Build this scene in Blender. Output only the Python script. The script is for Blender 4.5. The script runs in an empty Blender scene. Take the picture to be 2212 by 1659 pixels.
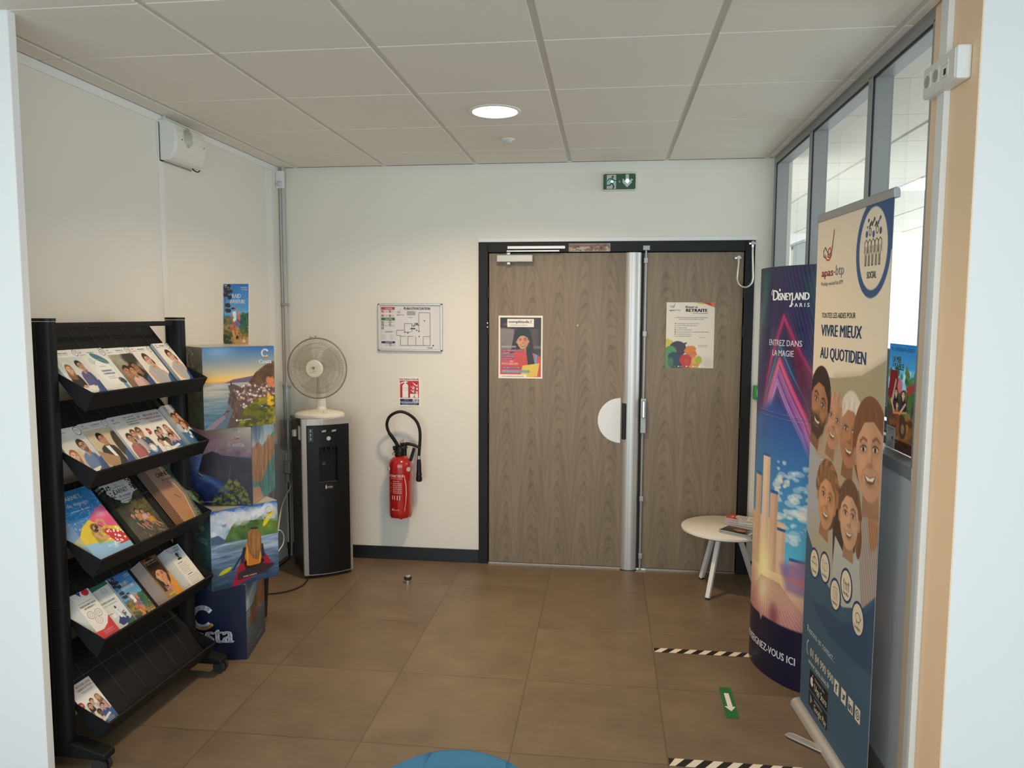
import bpy, math, random
import numpy as np
from mathutils import Matrix, Vector
random.seed(7)
C = bpy.context.scene.collection
sc = bpy.context.scene
PI = math.pi

# ------------------------------------------------------------------ camera, world, lights, exposure
cam_d = bpy.data.cameras.new('camera')
cam = bpy.data.objects.new('camera', cam_d); C.objects.link(cam)
cam_d.sensor_width = 36.0
cam_d.lens = 1657.86 / 2212 * 36.0
cam_d.clip_start = 0.05
Rv = Vector((0.9923986, 0.1230099, 0.0036401)); Uv = Vector((-0.0148544, 0.0905206, 0.9957838)); Fv = Vector((-0.1221593, 0.9882800, -0.0916616))
Fv = Vector((-0.12212908, 0.98831601, -0.09119186)); Rv = Vector((0.9924037, 0.12297008, 0.00364009)); Uv = Rv.cross(Fv)
mw = Matrix((Rv, Uv, -Fv)).transposed().to_4x4()
mw.translation = Vector((0.23676, -4.95704, 1.66375))
cam.matrix_world = mw
sc.camera = cam

sc.view_settings.view_transform = 'Standard'
sc.view_settings.look = 'None'
sc.view_settings.gamma = 1.0
sc.view_settings.use_curve_mapping = False
sc.view_settings.exposure = 0.0
sc.cycles.use_denoising = True
sc.cycles.max_bounces = 10
sc.cycles.diffuse_bounces = 5
sc.cycles.transparent_max_bounces = 16
sc.cycles.caustics_reflective = False
sc.cycles.caustics_refractive = False
sc.cycles.sample_clamp_indirect = 6.0

world = bpy.data.worlds.new('daylight'); sc.world = world
world.use_nodes = True
wb = world.node_tree.nodes['Background']
wb.inputs[0].default_value = (0.80, 0.90, 1.0, 1); wb.inputs[1].default_value = 2.2

def area(name, loc, rot, sx, sy, power, col, spread=None, shape='RECTANGLE'):
    d = bpy.data.lights.new(name, 'AREA'); d.shape = shape; d.size = sx
    if shape == 'RECTANGLE': d.size_y = sy
    d.energy = power; d.color = col
    if spread: d.spread = spread
    o = bpy.data.objects.new(name, d); C.objects.link(o); o.location = loc; o.rotation_euler = rot
    return o
# daylight entering through the reception window behind the camera and the office window on the right
area('reception_window_daylight', (0.0, -6.12, 1.25), (PI/2, 0, 0), 5.4, 2.2, 104, (0.76, 0.88, 1.0))
area('office_window_daylight', (4.93, 1.2, 1.65), (0, PI/2, 0), 1.7, 6.2, 150, (0.92, 0.97, 1.0))

# ------------------------------------------------------------------ materials
def hx(c):
    if isinstance(c, str):
        c = c.lstrip('#'); c = tuple(int(c[i:i+2], 16) for i in (0, 2, 4))
    c = [v/255 for v in c]
    return tuple(v/12.92 if v <= 0.04045 else ((v+0.055)/1.055)**2.4 for v in c)
def mat(name, col, rough=0.5, metal=0.0, noise=0.0, nscale=20.0, bump=0.0, bscale=200.0, spec=0.5, coat=0.0):
    m = bpy.data.materials.new(name); m.use_nodes = True
    nt = m.node_tree; b = nt.nodes['Principled BSDF']
    c = hx(col) if (isinstance(col, str) or max(col) > 1.0) else tuple(col)
    b.inputs['Base Color'].default_value = (*c, 1)
    b.inputs['Roughness'].default_value = rough
    b.inputs['Metallic'].default_value = metal
    b.inputs['Specular IOR Level'].default_value = spec
    b.inputs['Coat Weight'].default_value = coat
    if noise > 0 or bump > 0:
        tc = nt.nodes.new('ShaderNodeTexCoord')
    if noise > 0:
        n = nt.nodes.new('ShaderNodeTexNoise'); n.inputs['Scale'].default_value = nscale; n.inputs['Detail'].default_value = 4
        nt.links.new(tc.outputs['Object'], n.inputs['Vector'])
        mr = nt.nodes.new('ShaderNodeMapRange'); mr.inputs['From Min'].default_value = 0.3; mr.inputs['From Max'].default_value = 0.7
        mr.inputs['To Min'].default_value = 1-noise; mr.inputs['To Max'].default_value = 1+noise
        nt.links.new(n.outputs['Fac'], mr.inputs['Value'])
        mx = nt.nodes.new('ShaderNodeVectorMath'); mx.operation = 'SCALE'; mx.inputs[0].default_value = c
        nt.links.new(mr.outputs[0], mx.inputs['Scale']); nt.links.new(mx.outputs[0], b.inputs['Base Color'])
    if bump > 0:
        n2 = nt.nodes.new('ShaderNodeTexNoise'); n2.inputs['Scale'].default_value = bscale; n2.inputs['Detail'].default_value = 3
        nt.links.new(tc.outputs['Object'], n2.inputs['Vector'])
        bp = nt.nodes.new('ShaderNodeBump'); bp.inputs['Strength'].default_value = bump; bp.inputs['Distance'].default_value = 0.002
        nt.links.new(n2.outputs['Fac'], bp.inputs['Height']); nt.links.new(bp.outputs[0], b.inputs['Normal'])
    return m
def emat(name, col, strength):
    m = bpy.data.materials.new(name); m.use_nodes = True
    b = m.node_tree.nodes['Principled BSDF']
    c = hx(col) if (isinstance(col, str) or max(col) > 1.0) else tuple(col)
    b.inputs['Base Color'].default_value = (*c, 1)
    b.inputs['Emission Color'].default_value = (*c, 1); b.inputs['Emission Strength'].default_value = strength
    return m
def glassmat(name, tint=(1, 1, 1), refl=1.0, rough=0.0):
    m = bpy.data.materials.new(name); m.use_nodes = True
    nt = m.node_tree; nt.nodes.remove(nt.nodes['Principled BSDF'])
    out = nt.nodes['Material Output']
    t = nt.nodes.new('ShaderNodeBsdfTransparent'); t.inputs[0].default_value = (*tint, 1)
    g = nt.nodes.new('ShaderNodeBsdfGlossy'); g.inputs['Roughness'].default_value = rough
    f = nt.nodes.new('ShaderNodeFresnel'); f.inputs['IOR'].default_value = 1.45
    mul = nt.nodes.new('ShaderNodeMath'); mul.operation = 'MULTIPLY'; mul.inputs[1].default_value = refl
    mx = nt.nodes.new('ShaderNodeMixShader')
    ge = nt.nodes.new('ShaderNodeNewGeometry'); fm = nt.nodes.new('ShaderNodeMath'); fm.operation = 'SUBTRACT'; fm.inputs[0].default_value = 1.0
    ff = nt.nodes.new('ShaderNodeMath'); ff.operation = 'MULTIPLY'; nt.links.new(ge.outputs['Backfacing'], fm.inputs[1]); nt.links.new(fm.outputs[0], ff.inputs[0]); nt.links.new(f.outputs[0], ff.inputs[1])
    nt.links.new(ff.outputs[0], mul.inputs[0]); nt.links.new(mul.outputs[0], mx.inputs[0])
    nt.links.new(t.outputs[0], mx.inputs[1]); nt.links.new(g.outputs[0], mx.inputs[2]); nt.links.new(mx.outputs[0], out.inputs[0])
    return m
def printmat(name, rough=0.45, coat=0.0):
    m = bpy.data.materials.new(name); m.use_nodes = True
    nt = m.node_tree; b = nt.nodes['Principled BSDF']
    a = nt.nodes.new('ShaderNodeAttribute'); a.attribute_name = 'ink'
    nt.links.new(a.outputs['Color'], b.inputs['Base Color']); b.inputs['Roughness'].default_value = rough
    b.inputs['Coat Weight'].default_value = coat; b.inputs['Coat Roughness'].default_value = 0.1
    return m

M = {}
M['wall'] = mat('white_wall_paint', (0.79, 0.752, 0.675), 0.75, noise=0.012, nscale=3, bump=0.06, bscale=350)
M['nib'] = mat('daylit_wall_paint', (0.82, 0.82, 0.81), 0.75, bump=0.06, bscale=350)  # same white paint, with the daylight's cool tint put into the colour
M['panel'] = mat('white_partition_panel', (0.77, 0.735, 0.665), 0.42, noise=0.01, nscale=2, bump=0.04, bscale=260)
M['cream'] = mat('warm_lit_wall_paint', (0.90, 0.66, 0.44), 0.7, bump=0.05, bscale=300)  # warm lamp light and brown floor bounce put into the wall colour
M['joint'] = mat('white_joint_cover', (0.80, 0.80, 0.78), 0.35)
M['ceil'] = mat('mineral_ceiling_tile', (0.80, 0.76, 0.68), 0.9, noise=0.03, nscale=900, bump=0.25, bscale=700)
M['tbar'] = mat('ceiling_grid_bar', (0.68, 0.65, 0.60), 0.5)
M['frame'] = mat('anthracite_door_frame', (0.011, 0.012, 0.014), 0.55, spec=0.3)
M['basebd'] = mat('dark_skirting', (0.012, 0.014, 0.018), 0.4)
M['alu'] = mat('satin_aluminium', (0.60, 0.59, 0.57), 0.42, 0.6)
M['alud'] = mat('grey_lacquered_metal', (0.36, 0.37, 0.37), 0.4, 0.3)
M['gpanel'] = mat('grey_partition_panel', (0.78, 0.77, 0.75), 0.35, 0.1)
M['gasket'] = mat('black_rubber_gasket', (0.02, 0.022, 0.025), 0.6)
M['chrome'] = mat('polished_metal', (0.75, 0.73, 0.70), 0.18, 1.0)
M['steel'] = mat('brushed_steel', (0.6, 0.58, 0.52), 0.3, 0.9)
M['black'] = mat('black_plastic', (0.006, 0.006, 0.0065), 0.42, spec=0.28)
M['rackblk'] = mat('rack_black_lacquer', (0.007, 0.007, 0.0075), 0.55, spec=0.22, bump=0.05, bscale=500)
M['rubber'] = mat('black_rubber', (0.015, 0.015, 0.015), 0.7)
M['white'] = mat('white_plastic', (0.78, 0.78, 0.76), 0.35)
M['offwhite'] = mat('aged_white_plastic', (0.74, 0.72, 0.64), 0.38)
M['lens'] = mat('milky_lens', (0.55, 0.58, 0.58), 0.2)
M['paper'] = mat('white_paper', (0.80, 0.80, 0.78), 0.8)
M['paperedge'] = mat('cut_paper_edge', (0.55, 0.55, 0.54), 0.8)
M['tablewhite'] = mat('white_laminate', (0.82, 0.79, 0.74), 0.3)
M['red'] = mat('red_enamel', (0.40, 0.012, 0.012), 0.22, coat=0.6)
M['brass'] = mat('brass', (0.55, 0.40, 0.18), 0.3, 1.0)
M['green'] = mat('green_plastic', (0.03, 0.32, 0.06), 0.4)
M['greenmark'] = mat('green_floor_tape', (0.012, 0.17, 0.055), 0.5)
M['cordwhite'] = mat('white_cord', (0.75, 0.75, 0.72), 0.5)
M['bluefab'] = mat('blue_chair_fabric', (0.024, 0.098, 0.150), 0.75, bump=0.3, bscale=900)
M['cardedge'] = mat('cardboard_edge', (0.45, 0.36, 0.26), 0.9)
M['silverpl'] = mat('silver_plastic', (0.42, 0.40, 0.36), 0.38, 0.5)
M['officefloor'] = mat('office_carpet', (0.15, 0.15, 0.16), 0.95, noise=0.1, nscale=200)
M['officewall'] = mat('office_wall_paint', (0.84, 0.84, 0.82), 0.8)
M['navycard'] = mat('navy_card', (0.006, 0.009, 0.03), 0.4)
M['print'] = printmat('printed_paper', 0.4)
M['printcard'] = printmat('printed_board', 0.38, 0.15)
M['printgloss'] = printmat('glossy_print', 0.22, 0.3)
M['printfab'] = printmat('printed_banner_film', 0.55)
def thinprint(name):
    m = bpy.data.materials.new(name); m.use_nodes = True
    nt = m.node_tree; b = nt.nodes['Principled BSDF']; out = nt.nodes['Material Output']
    a = nt.nodes.new('ShaderNodeAttribute'); a.attribute_name = 'ink'
    tr = nt.nodes.new('ShaderNodeBsdfTranslucent'); mx = nt.nodes.new('ShaderNodeMixShader'); mx.inputs[0].default_value = 0.5
    nt.links.new(a.outputs['Color'], b.inputs['Base Color']); nt.links.new(a.outputs['Color'], tr.inputs[0]); b.inputs['Roughness'].default_value = 0.4
    nt.links.new(b.outputs[0], mx.inputs[1]); nt.links.new(tr.outputs[0], mx.inputs[2]); nt.links.new(mx.outputs[0], out.inputs[0])
    return m
M['thinprint'] = thinprint('thin_poster_paper')
M['glass'] = glassmat('clear_glazing', (0.95, 0.975, 0.965), 0.55)
M['clear'] = glassmat('clear_plastic', (0.965, 0.98, 0.985), 1.0, 0.05)
M['smoke'] = glassmat('smoky_plastic', (0.90, 0.915, 0.93), 0.8, 0.1)
M['blade'] = glassmat('translucent_blade_plastic', (0.84, 0.85, 0.82), 0.6, 0.2)
M['lampglow'] = emat('lamp_diffuser_glow', (1.0, 0.90, 0.70), 9.0)
M['panelglow'] = emat('led_panel_glow', (1.0, 0.96, 0.88), 5.0)
M['led'] = emat('exit_led_glow', (0.25, 1.0, 0.95), 2.2)
M['ledwhite'] = emat('exit_led_glow_white', (0.75, 1.0, 0.96), 1.8)
M['ledgreen'] = emat('green_indicator_glow', (0.3, 1.0, 0.15), 3.0)

def floor_material():
    m = bpy.data.materials.new('brown_stone_tile'); m.use_nodes = True
    nt = m.node_tree; b = nt.nodes['Principled BSDF']; L = nt.links
    tc = nt.nodes.new('ShaderNodeTexCoord'); sp = nt.nodes.new('ShaderNodeSeparateXYZ'); L.new(tc.outputs['Object'], sp.inputs[0])
    def mth(op, a=None, b_=None, c_=None):
        n = nt.nodes.new('ShaderNodeMath'); n.operation = op
        for i, v in enumerate((a, b_, c_)):
            if v is None: continue
            if hasattr(v, 'is_linked') or hasattr(v, 'links'): L.new(v, n.inputs[i])
            else: n.inputs[i].default_value = v
        return n.outputs[0]
    def cell(out, off, step):
        u = mth('DIVIDE', mth('SUBTRACT', out, off), step)
        fr = mth('FRACT', u); fl = mth('FLOOR', u)
        d = mth('MINIMUM', fr, mth('SUBTRACT', 1.0, fr))
        return mth('MULTIPLY', d, step), fl
    dx, ix = cell(sp.outputs[0], -0.695-0.59*20, 0.59)
    dy, iy = cell(sp.outputs[1], -0.438-0.587*20, 0.587)
    d = mth('MINIMUM', dx, dy)
    line = mth('LESS_THAN', d, 0.0016)
    soft = nt.nodes.new('ShaderNodeMapRange'); soft.inputs['From Min'].default_value = 0.0; soft.inputs['From Max'].default_value = 0.006
    soft.inputs['To Min'].default_value = 0.80; soft.inputs['To Max'].default_value = 1.0; L.new(d, soft.inputs['Value'])
    wn = nt.nodes.new('ShaderNodeTexWhiteNoise'); wn.noise_dimensions = '2D'
    cb = nt.nodes.new('ShaderNodeCombineXYZ'); L.new(ix, cb.inputs[0]); L.new(iy, cb.inputs[1]); L.new(cb.outputs[0], wn.inputs['Vector'])
    n1 = nt.nodes.new('ShaderNodeTexNoise'); n1.inputs['Scale'].default_value = 3.2; n1.inputs['Detail'].default_value = 6; n1.inputs['Roughness'].default_value = 0.6
    add = nt.nodes.new('ShaderNodeVectorMath'); add.operation = 'ADD'
    sc_ = nt.nodes.new('ShaderNodeVectorMath'); sc_.operation = 'SCALE'; sc_.inputs['Scale'].default_value = 7.0
    L.new(wn.outputs['Color'], sc_.inputs[0]); L.new(tc.outputs['Object'], add.inputs[0]); L.new(sc_.outputs[0], add.inputs[1]); L.new(add.outputs[0], n1.inputs['Vector'])
    n2 = nt.nodes.new('ShaderNodeTexNoise'); n2.inputs['Scale'].default_value = 260; n2.inputs['Detail'].default_value = 2; L.new(tc.outputs['Object'], n2.inputs['Vector'])
    mp = nt.nodes.new('ShaderNodeMapping'); mp.inputs['Scale'].default_value = (2.0, 22.0, 1.0); L.new(add.outputs[0], mp.inputs['Vector'])
    n3 = nt.nodes.new('ShaderNodeTexNoise'); n3.inputs['Scale'].default_value = 3.0; n3.inputs['Detail'].default_value = 5; L.new(mp.outputs[0], n3.inputs['Vector'])
    v = mth('ADD', mth('MULTIPLY', mth('SUBTRACT', n1.outputs['Fac'], 0.5), 0.95), 1.0)
    v = mth('ADD', v, mth('MULTIPLY', mth('SUBTRACT', n2.outputs['Fac'], 0.5), 0.20))
    v = mth('ADD', v, mth('MULTIPLY', mth('SUBTRACT', n3.outputs['Fac'], 0.5), 0.30))
    v = mth('ADD', v, mth('MULTIPLY', mth('SUBTRACT', wn.outputs['Value'], 0.5), 0.07))
    v = mth('MULTIPLY', v, soft.outputs[0])
    v = mth('MULTIPLY', v, mth('SUBTRACT', 1.0, mth('MULTIPLY', line, 0.30)))
    mx = nt.nodes.new('ShaderNodeVectorMath'); mx.operation = 'SCALE'; mx.inputs[0].default_value = (0.182, 0.131, 0.083)
    L.new(v, mx.inputs['Scale']); L.new(mx.outputs[0], b.inputs['Base Color'])
    b.inputs['Roughness'].default_value = 0.42
    bp = nt.nodes.new('ShaderNodeBump'); bp.inputs['Strength'].default_value = 0.25; bp.inputs['Distance'].default_value = 0.002
    h = mth('ADD', soft.outputs[0], mth('MULTIPLY', n1.outputs['Fac'], 0.25)); L.new(h, bp.inputs['Height']); L.new(bp.outputs[0], b.inputs['Normal'])
    return m
M['floor'] = floor_material()

def wood_material():
    m = bpy.data.materials.new('grey_brown_walnut_laminate'); m.use_nodes = True
    nt = m.node_tree; b = nt.nodes['Principled BSDF']; L = nt.links
    tc = nt.nodes.new('ShaderNodeTexCoord'); sp = nt.nodes.new('ShaderNodeSeparateXYZ'); L.new(tc.outputs['Object'], sp.inputs[0])
    def mth(op, a=None, b_=None):
        n = nt.nodes.new('ShaderNodeMath'); n.operation = op
        for i, v in enumerate((a, b_)):
            if v is None: continue
            if isinstance(v, (int, float)): n.inputs[i].default_value = v
            else: L.new(v, n.inputs[i])
        return n.outputs[0]
    wmp = nt.nodes.new('ShaderNodeMapping'); wmp.inputs['Scale'].default_value = (5.0, 1.0, 0.9); L.new(tc.outputs['Object'], wmp.inputs['Vector'])
    wob = nt.nodes.new('ShaderNodeTexNoise'); wob.inputs['Scale'].default_value = 1.6; wob.inputs['Detail'].default_value = 3; L.new(wmp.outputs[0], wob.inputs['Vector'])
    xs = mth('ADD', sp.outputs[0], mth('MULTIPLY', mth('SUBTRACT', wob.outputs['Fac'], 0.5), 0.055))
    xf = mth('PINGPONG', mth('ADD', xs, 0.33), 0.085)      # half the width of one figure
    xc = mth('SUBTRACT', 0.085, xf)
    ridx = mth('FLOOR', mth('DIVIDE', mth('ADD', xs, 0.33), 0.170))
    ph = mth('MULTIPLY', mth('SINE', mth('MULTIPLY', ridx, 12.9)), 3.0)
    k = mth('ADD', sp.outputs[2], mth('MULTIPLY', mth('MULTIPLY', xc, xc), 78.0))
    k = mth('ADD', k, ph)
    k = mth('ADD', k, mth('MULTIPLY', mth('SUBTRACT', wob.outputs['Fac'], 0.5), 0.42))
    wv = mth('SINE', mth('MULTIPLY', k, 2*PI/0.088))
    wv = mth('POWER', mth('ADD', mth('MULTIPLY', wv, 0.5), 0.5), 3.0)
    big = mth('SINE', mth('MULTIPLY', k, 2*PI/0.31))
    fm = nt.nodes.new('ShaderNodeMapping'); fm.inputs['Scale'].default_value = (260.0, 1.0, 4.0); L.new(tc.outputs['Object'], fm.inputs['Vector'])
    fn = nt.nodes.new('ShaderNodeTexNoise'); fn.inputs['Scale'].default_value = 1.0; fn.inputs['Detail'].default_value = 4; L.new(fm.outputs[0], fn.inputs['Vector'])
    gm = nt.nodes.new('ShaderNodeMapping'); gm.inputs['Scale'].default_value = (26.0, 1.0, 1.2); L.new(tc.outputs['Object'], gm.inputs['Vector'])
    gn = nt.nodes.new('ShaderNodeTexNoise'); gn.inputs['Scale'].default_value = 1.0; gn.inputs['Detail'].default_value = 3; L.new(gm.outputs[0], gn.inputs['Vector'])
    fade = mth('SUBTRACT', 1.0, mth('DIVIDE', xc, 0.092))
    v = mth('SUBTRACT', 1.0, mth('MULTIPLY', mth('MULTIPLY', wv, fade), 0.24))
    v = mth('ADD', v, mth('MULTIPLY', big, 0.06))
    v = mth('ADD', v, mth('MULTIPLY', mth('SUBTRACT', fn.outputs['Fac'], 0.5), 0.34))
    v = mth('ADD', v, mth('MULTIPLY', mth('SUBTRACT', gn.outputs['Fac'], 0.5), 0.60))
    mx = nt.nodes.new('ShaderNodeVectorMath'); mx.operation = 'SCALE'; mx.inputs[0].default_value = (0.226, 0.168, 0.108)
    L.new(v, mx.inputs['Scale']); L.new(mx.outputs[0], b.inputs['Base Color'])
    b.inputs['Roughness'].default_value = 0.5
    return m
M['wood'] = wood_material()

# ------------------------------------------------------------------ mesh helpers
class MB:
    def __init__(s): s.v = []; s.f = []; s.mi = []; s.cur = 0
    def add(s, vs, fs):
        o = len(s.v); s.v += [tuple(p) for p in vs]
        for f in fs: s.f.append(tuple(i+o for i in f)); s.mi.append(s.cur)
        return s
    def box(s, x0, x1, y0, y1, z0, z1):
        vs = [(x, y, z) for z in (z0, z1) for y in (y0, y1) for x in (x0, x1)]
        return s.add(vs, [(0, 2, 3, 1), (4, 5, 7, 6), (0, 1, 5, 4), (2, 6, 7, 3), (0, 4, 6, 2), (1, 3, 7, 5)])
    def obox(s, c, ax, ay, az, hx_, hy_, hz_):
        c = Vector(c); ax = Vector(ax).normalized(); ay = Vector(ay).normalized(); az = Vector(az).normalized()
        vs = [c + ax*x*hx_ + ay*y*hy_ + az*z*hz_ for z in (-1, 1) for y in (-1, 1) for x in (-1, 1)]
        return s.add(vs, [(0, 2, 3, 1), (4, 5, 7, 6), (0, 1, 5, 4), (2, 6, 7, 3), (0, 4, 6, 2), (1, 3, 7, 5)])
    def prism(s, poly, vec):
        """poly: 3D points; extruded along vec"""
        n = len(poly); vec = Vector(vec); p = [Vector(q) for q in poly]
        vs = p + [q + vec for q in p]
        fs = [tuple(range(n-1, -1, -1)), tuple(range(n, 2*n))] + [(i, (i+1) % n, n+(i+1) % n, n+i) for i in range(n)]
        return s.add(vs, fs)
    def cyl(s, p0, p1, r0, r1=None, n=20, caps=True):
        r1 = r0 if r1 is None else r1
        p0 = Vector(p0); p1 = Vector(p1); d = (p1-p0).normalized()
        a = d.cross(Vector((0, 0, 1)));
        if a.length < 1e-4: a = Vector((1, 0, 0))
        a.normalize(); b = d.cross(a)
        vs = []
        for p, r in ((p0, r0), (p1, r1)):
            for i in range(n):
                t = 2*PI*i/n; vs.append(p + a*math.cos(t)*r + b*math.sin(t)*r)
        fs = [(i, (i+1) % n, n+(i+1) % n, n+i) for i in range(n)]
        if caps: fs += [tuple(range(n-1, -1, -1)), tuple(range(n, 2*n))]
        return s.add(vs, fs)
    def tube(s, pts, r, n=10, closed=False, smooth_=0):
        P = [Vector(p) for p in pts]
        if smooth_:
            Q = []
            m = len(P)
            for i in range(m-1 if not closed else m):
                p0 = P[i-1] if (i > 0 or closed) else P[0]; p1 = P[i]; p2 = P[(i+1) % m]; p3 = P[(i+2) % m] if (i+2 < m or closed) else P[-1]
                for k in range(smooth_):
                    t = k/smooth_
                    Q.append(0.5*((2*p1)+(-p0+p2)*t+(2*p0-5*p1+4*p2-p3)*t*t+(-p0+3*p1-3*p2+p3)*t**3))
            if not closed: Q.append(P[-1])
            P = Q
        rs = r if isinstance(r, (list, tuple)) else [r]*len(P)
        if len(rs) != len(P): rs = [rs[min(len(rs)-1, int(i*len(rs)/len(P)))] for i in range(len(P))]
        vs = []; a = None; m = len(P)
        for i, p in enumerate(P):
            q0 = P[i-1] if (i > 0 or closed) else P[0]; q1 = P[(i+1) % m] if (i < m-1 or closed) else P[-1]
            d = (q1-q0).normalized()
            if a is None:
                a = d.cross(Vector((0.13, 0.21, 1)));
                if a.length < 1e-3: a = d.cross(Vector((1, 0, 0)))
            a = (a - d*a.dot(d)).normalized(); b = d.cross(a)
            for k in range(n):
                t = 2*PI*k/n; vs.append(p + (a*math.cos(t)+b*math.sin(t))*rs[i])
        fs = []
        for i in range(m if closed else m-1):
            j = (i+1) % m
            for k in range(n): fs.append((i*n+k, i*n+(k+1) % n, j*n+(k+1) % n, j*n+k))
        if not closed: fs += [tuple(range(n-1, -1, -1)), tuple(range((m-1)*n, m*n))]
        return s.add(vs, fs)
    def lathe(s, prof, c=(0, 0, 0), n=32, axis='z', cap=True):
        c = Vector(c); vs = []
        for r, h in prof:
            for i in range(n):
                t = 2*PI*i/n
                if axis == 'z': vs.append(c + Vector((r*math.cos(t), r*math.sin(t), h)))
                elif axis == 'y': vs.append(c + Vector((r*math.cos(t), h, r*math.sin(t))))
                else: vs.append(c + Vector((h, r*math.cos(t), r*math.sin(t))))
        m = len(prof); fs = []
        for j in range(m-1):
            for i in range(n): fs.append((j*n+i, j*n+(i+1) % n, (j+1)*n+(i+1) % n, (j+1)*n+i))
        if cap: fs += [tuple(range(n-1, -1, -1)), tuple(range((m-1)*n, m*n))]
        return s.add(vs, fs)
    def build(s, name, m, parent=None, bevel=0.0, smooth=False, local=True, seg=2):
        me = bpy.data.meshes.new(name)
        off = parent.location if (parent is not None and not local) else Vector((0, 0, 0))
        me.from_pydata([tuple(Vector(p)-off) for p in s.v], [], s.f)
        ms = m if isinstance(m, (list, tuple)) else [m]
        for q in ms: me.materials.append(q)
        if len(ms) > 1: me.polygons.foreach_set('material_index', s.mi)
        me.update()
        import bmesh
        bm = bmesh.new(); bm.from_mesh(me); bmesh.ops.recalc_face_normals(bm, faces=bm.faces); bm.to_mesh(me); bm.free()
        o = bpy.data.objects.new(name, me); C.objects.link(o)
        if parent is not None: o.parent = parent
        if smooth:
            for p in me.polygons: p.use_smooth = True
            me.set_sharp_from_angle(angle=math.radians(38))
        if bevel > 0:
            b = o.modifiers.new('bevel', 'BEVEL'); b.width = bevel; b.segments = seg; b.limit_method = 'ANGLE'; b.angle_limit = math.radians(40)
        return o
def tag(o, label=None, cat=None, group=None, kind=None):
    if label: o['label'] = label
    if cat: o['category'] = cat
    if group: o['group'] = group
    if kind: o['kind'] = kind
    return o
def thing(name, label, cat, loc=(0, 0, 0), rz=0.0, group=None):
    o = bpy.data.objects.new(name, None); C.objects.link(o); o.location = loc; o.rotation_euler = (0, 0, rz)
    o.empty_display_size = 0.05
    return tag(o, label, cat, group)
def struct(name, mb, m, label=None, bevel=0.0):
    o = mb.build(name, m, None, bevel); o['kind'] = 'structure'
    if label: o['label'] = label
    return o
# ------------------------------------------------------------------ printing: a fine coloured mesh plus vector shapes and lettering
_fc = {}
def glyphs(txt, bold=0.0):
    key = (txt, bold)
    if key in _fc: return _fc[key]
    cu = bpy.data.curves.new('lettering', 'FONT'); cu.body = txt; cu.size = 1.0; cu.resolution_u = 2; cu.offset = bold
    o = bpy.data.objects.new('lettering', cu); C.objects.link(o)
    dg = bpy.context.evaluated_depsgraph_get(); dg.update()
    me = bpy.data.meshes.new_from_object(o.evaluated_get(dg))
    vs = np.array([v.co[:2] for v in me.vertices]) if len(me.vertices) else np.zeros((0, 2))
    fs = [tuple(p.vertices) for p in me.polygons]
    bpy.data.objects.remove(o); bpy.data.curves.remove(cu); bpy.data.meshes.remove(me)
    _fc[key] = (vs, fs); return _fc[key]
def rgb(c):
    if isinstance(c, str): c = c.lstrip('#'); return np.array([int(c[i:i+2], 16) for i in (0, 2, 4)], float)/255
    return np.array(c, float)/255
def tolin(a):
    a = np.clip(a, 0, 1); return np.where(a <= 0.04045, a/12.92, ((a+0.055)/1.055)**2.4)
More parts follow.
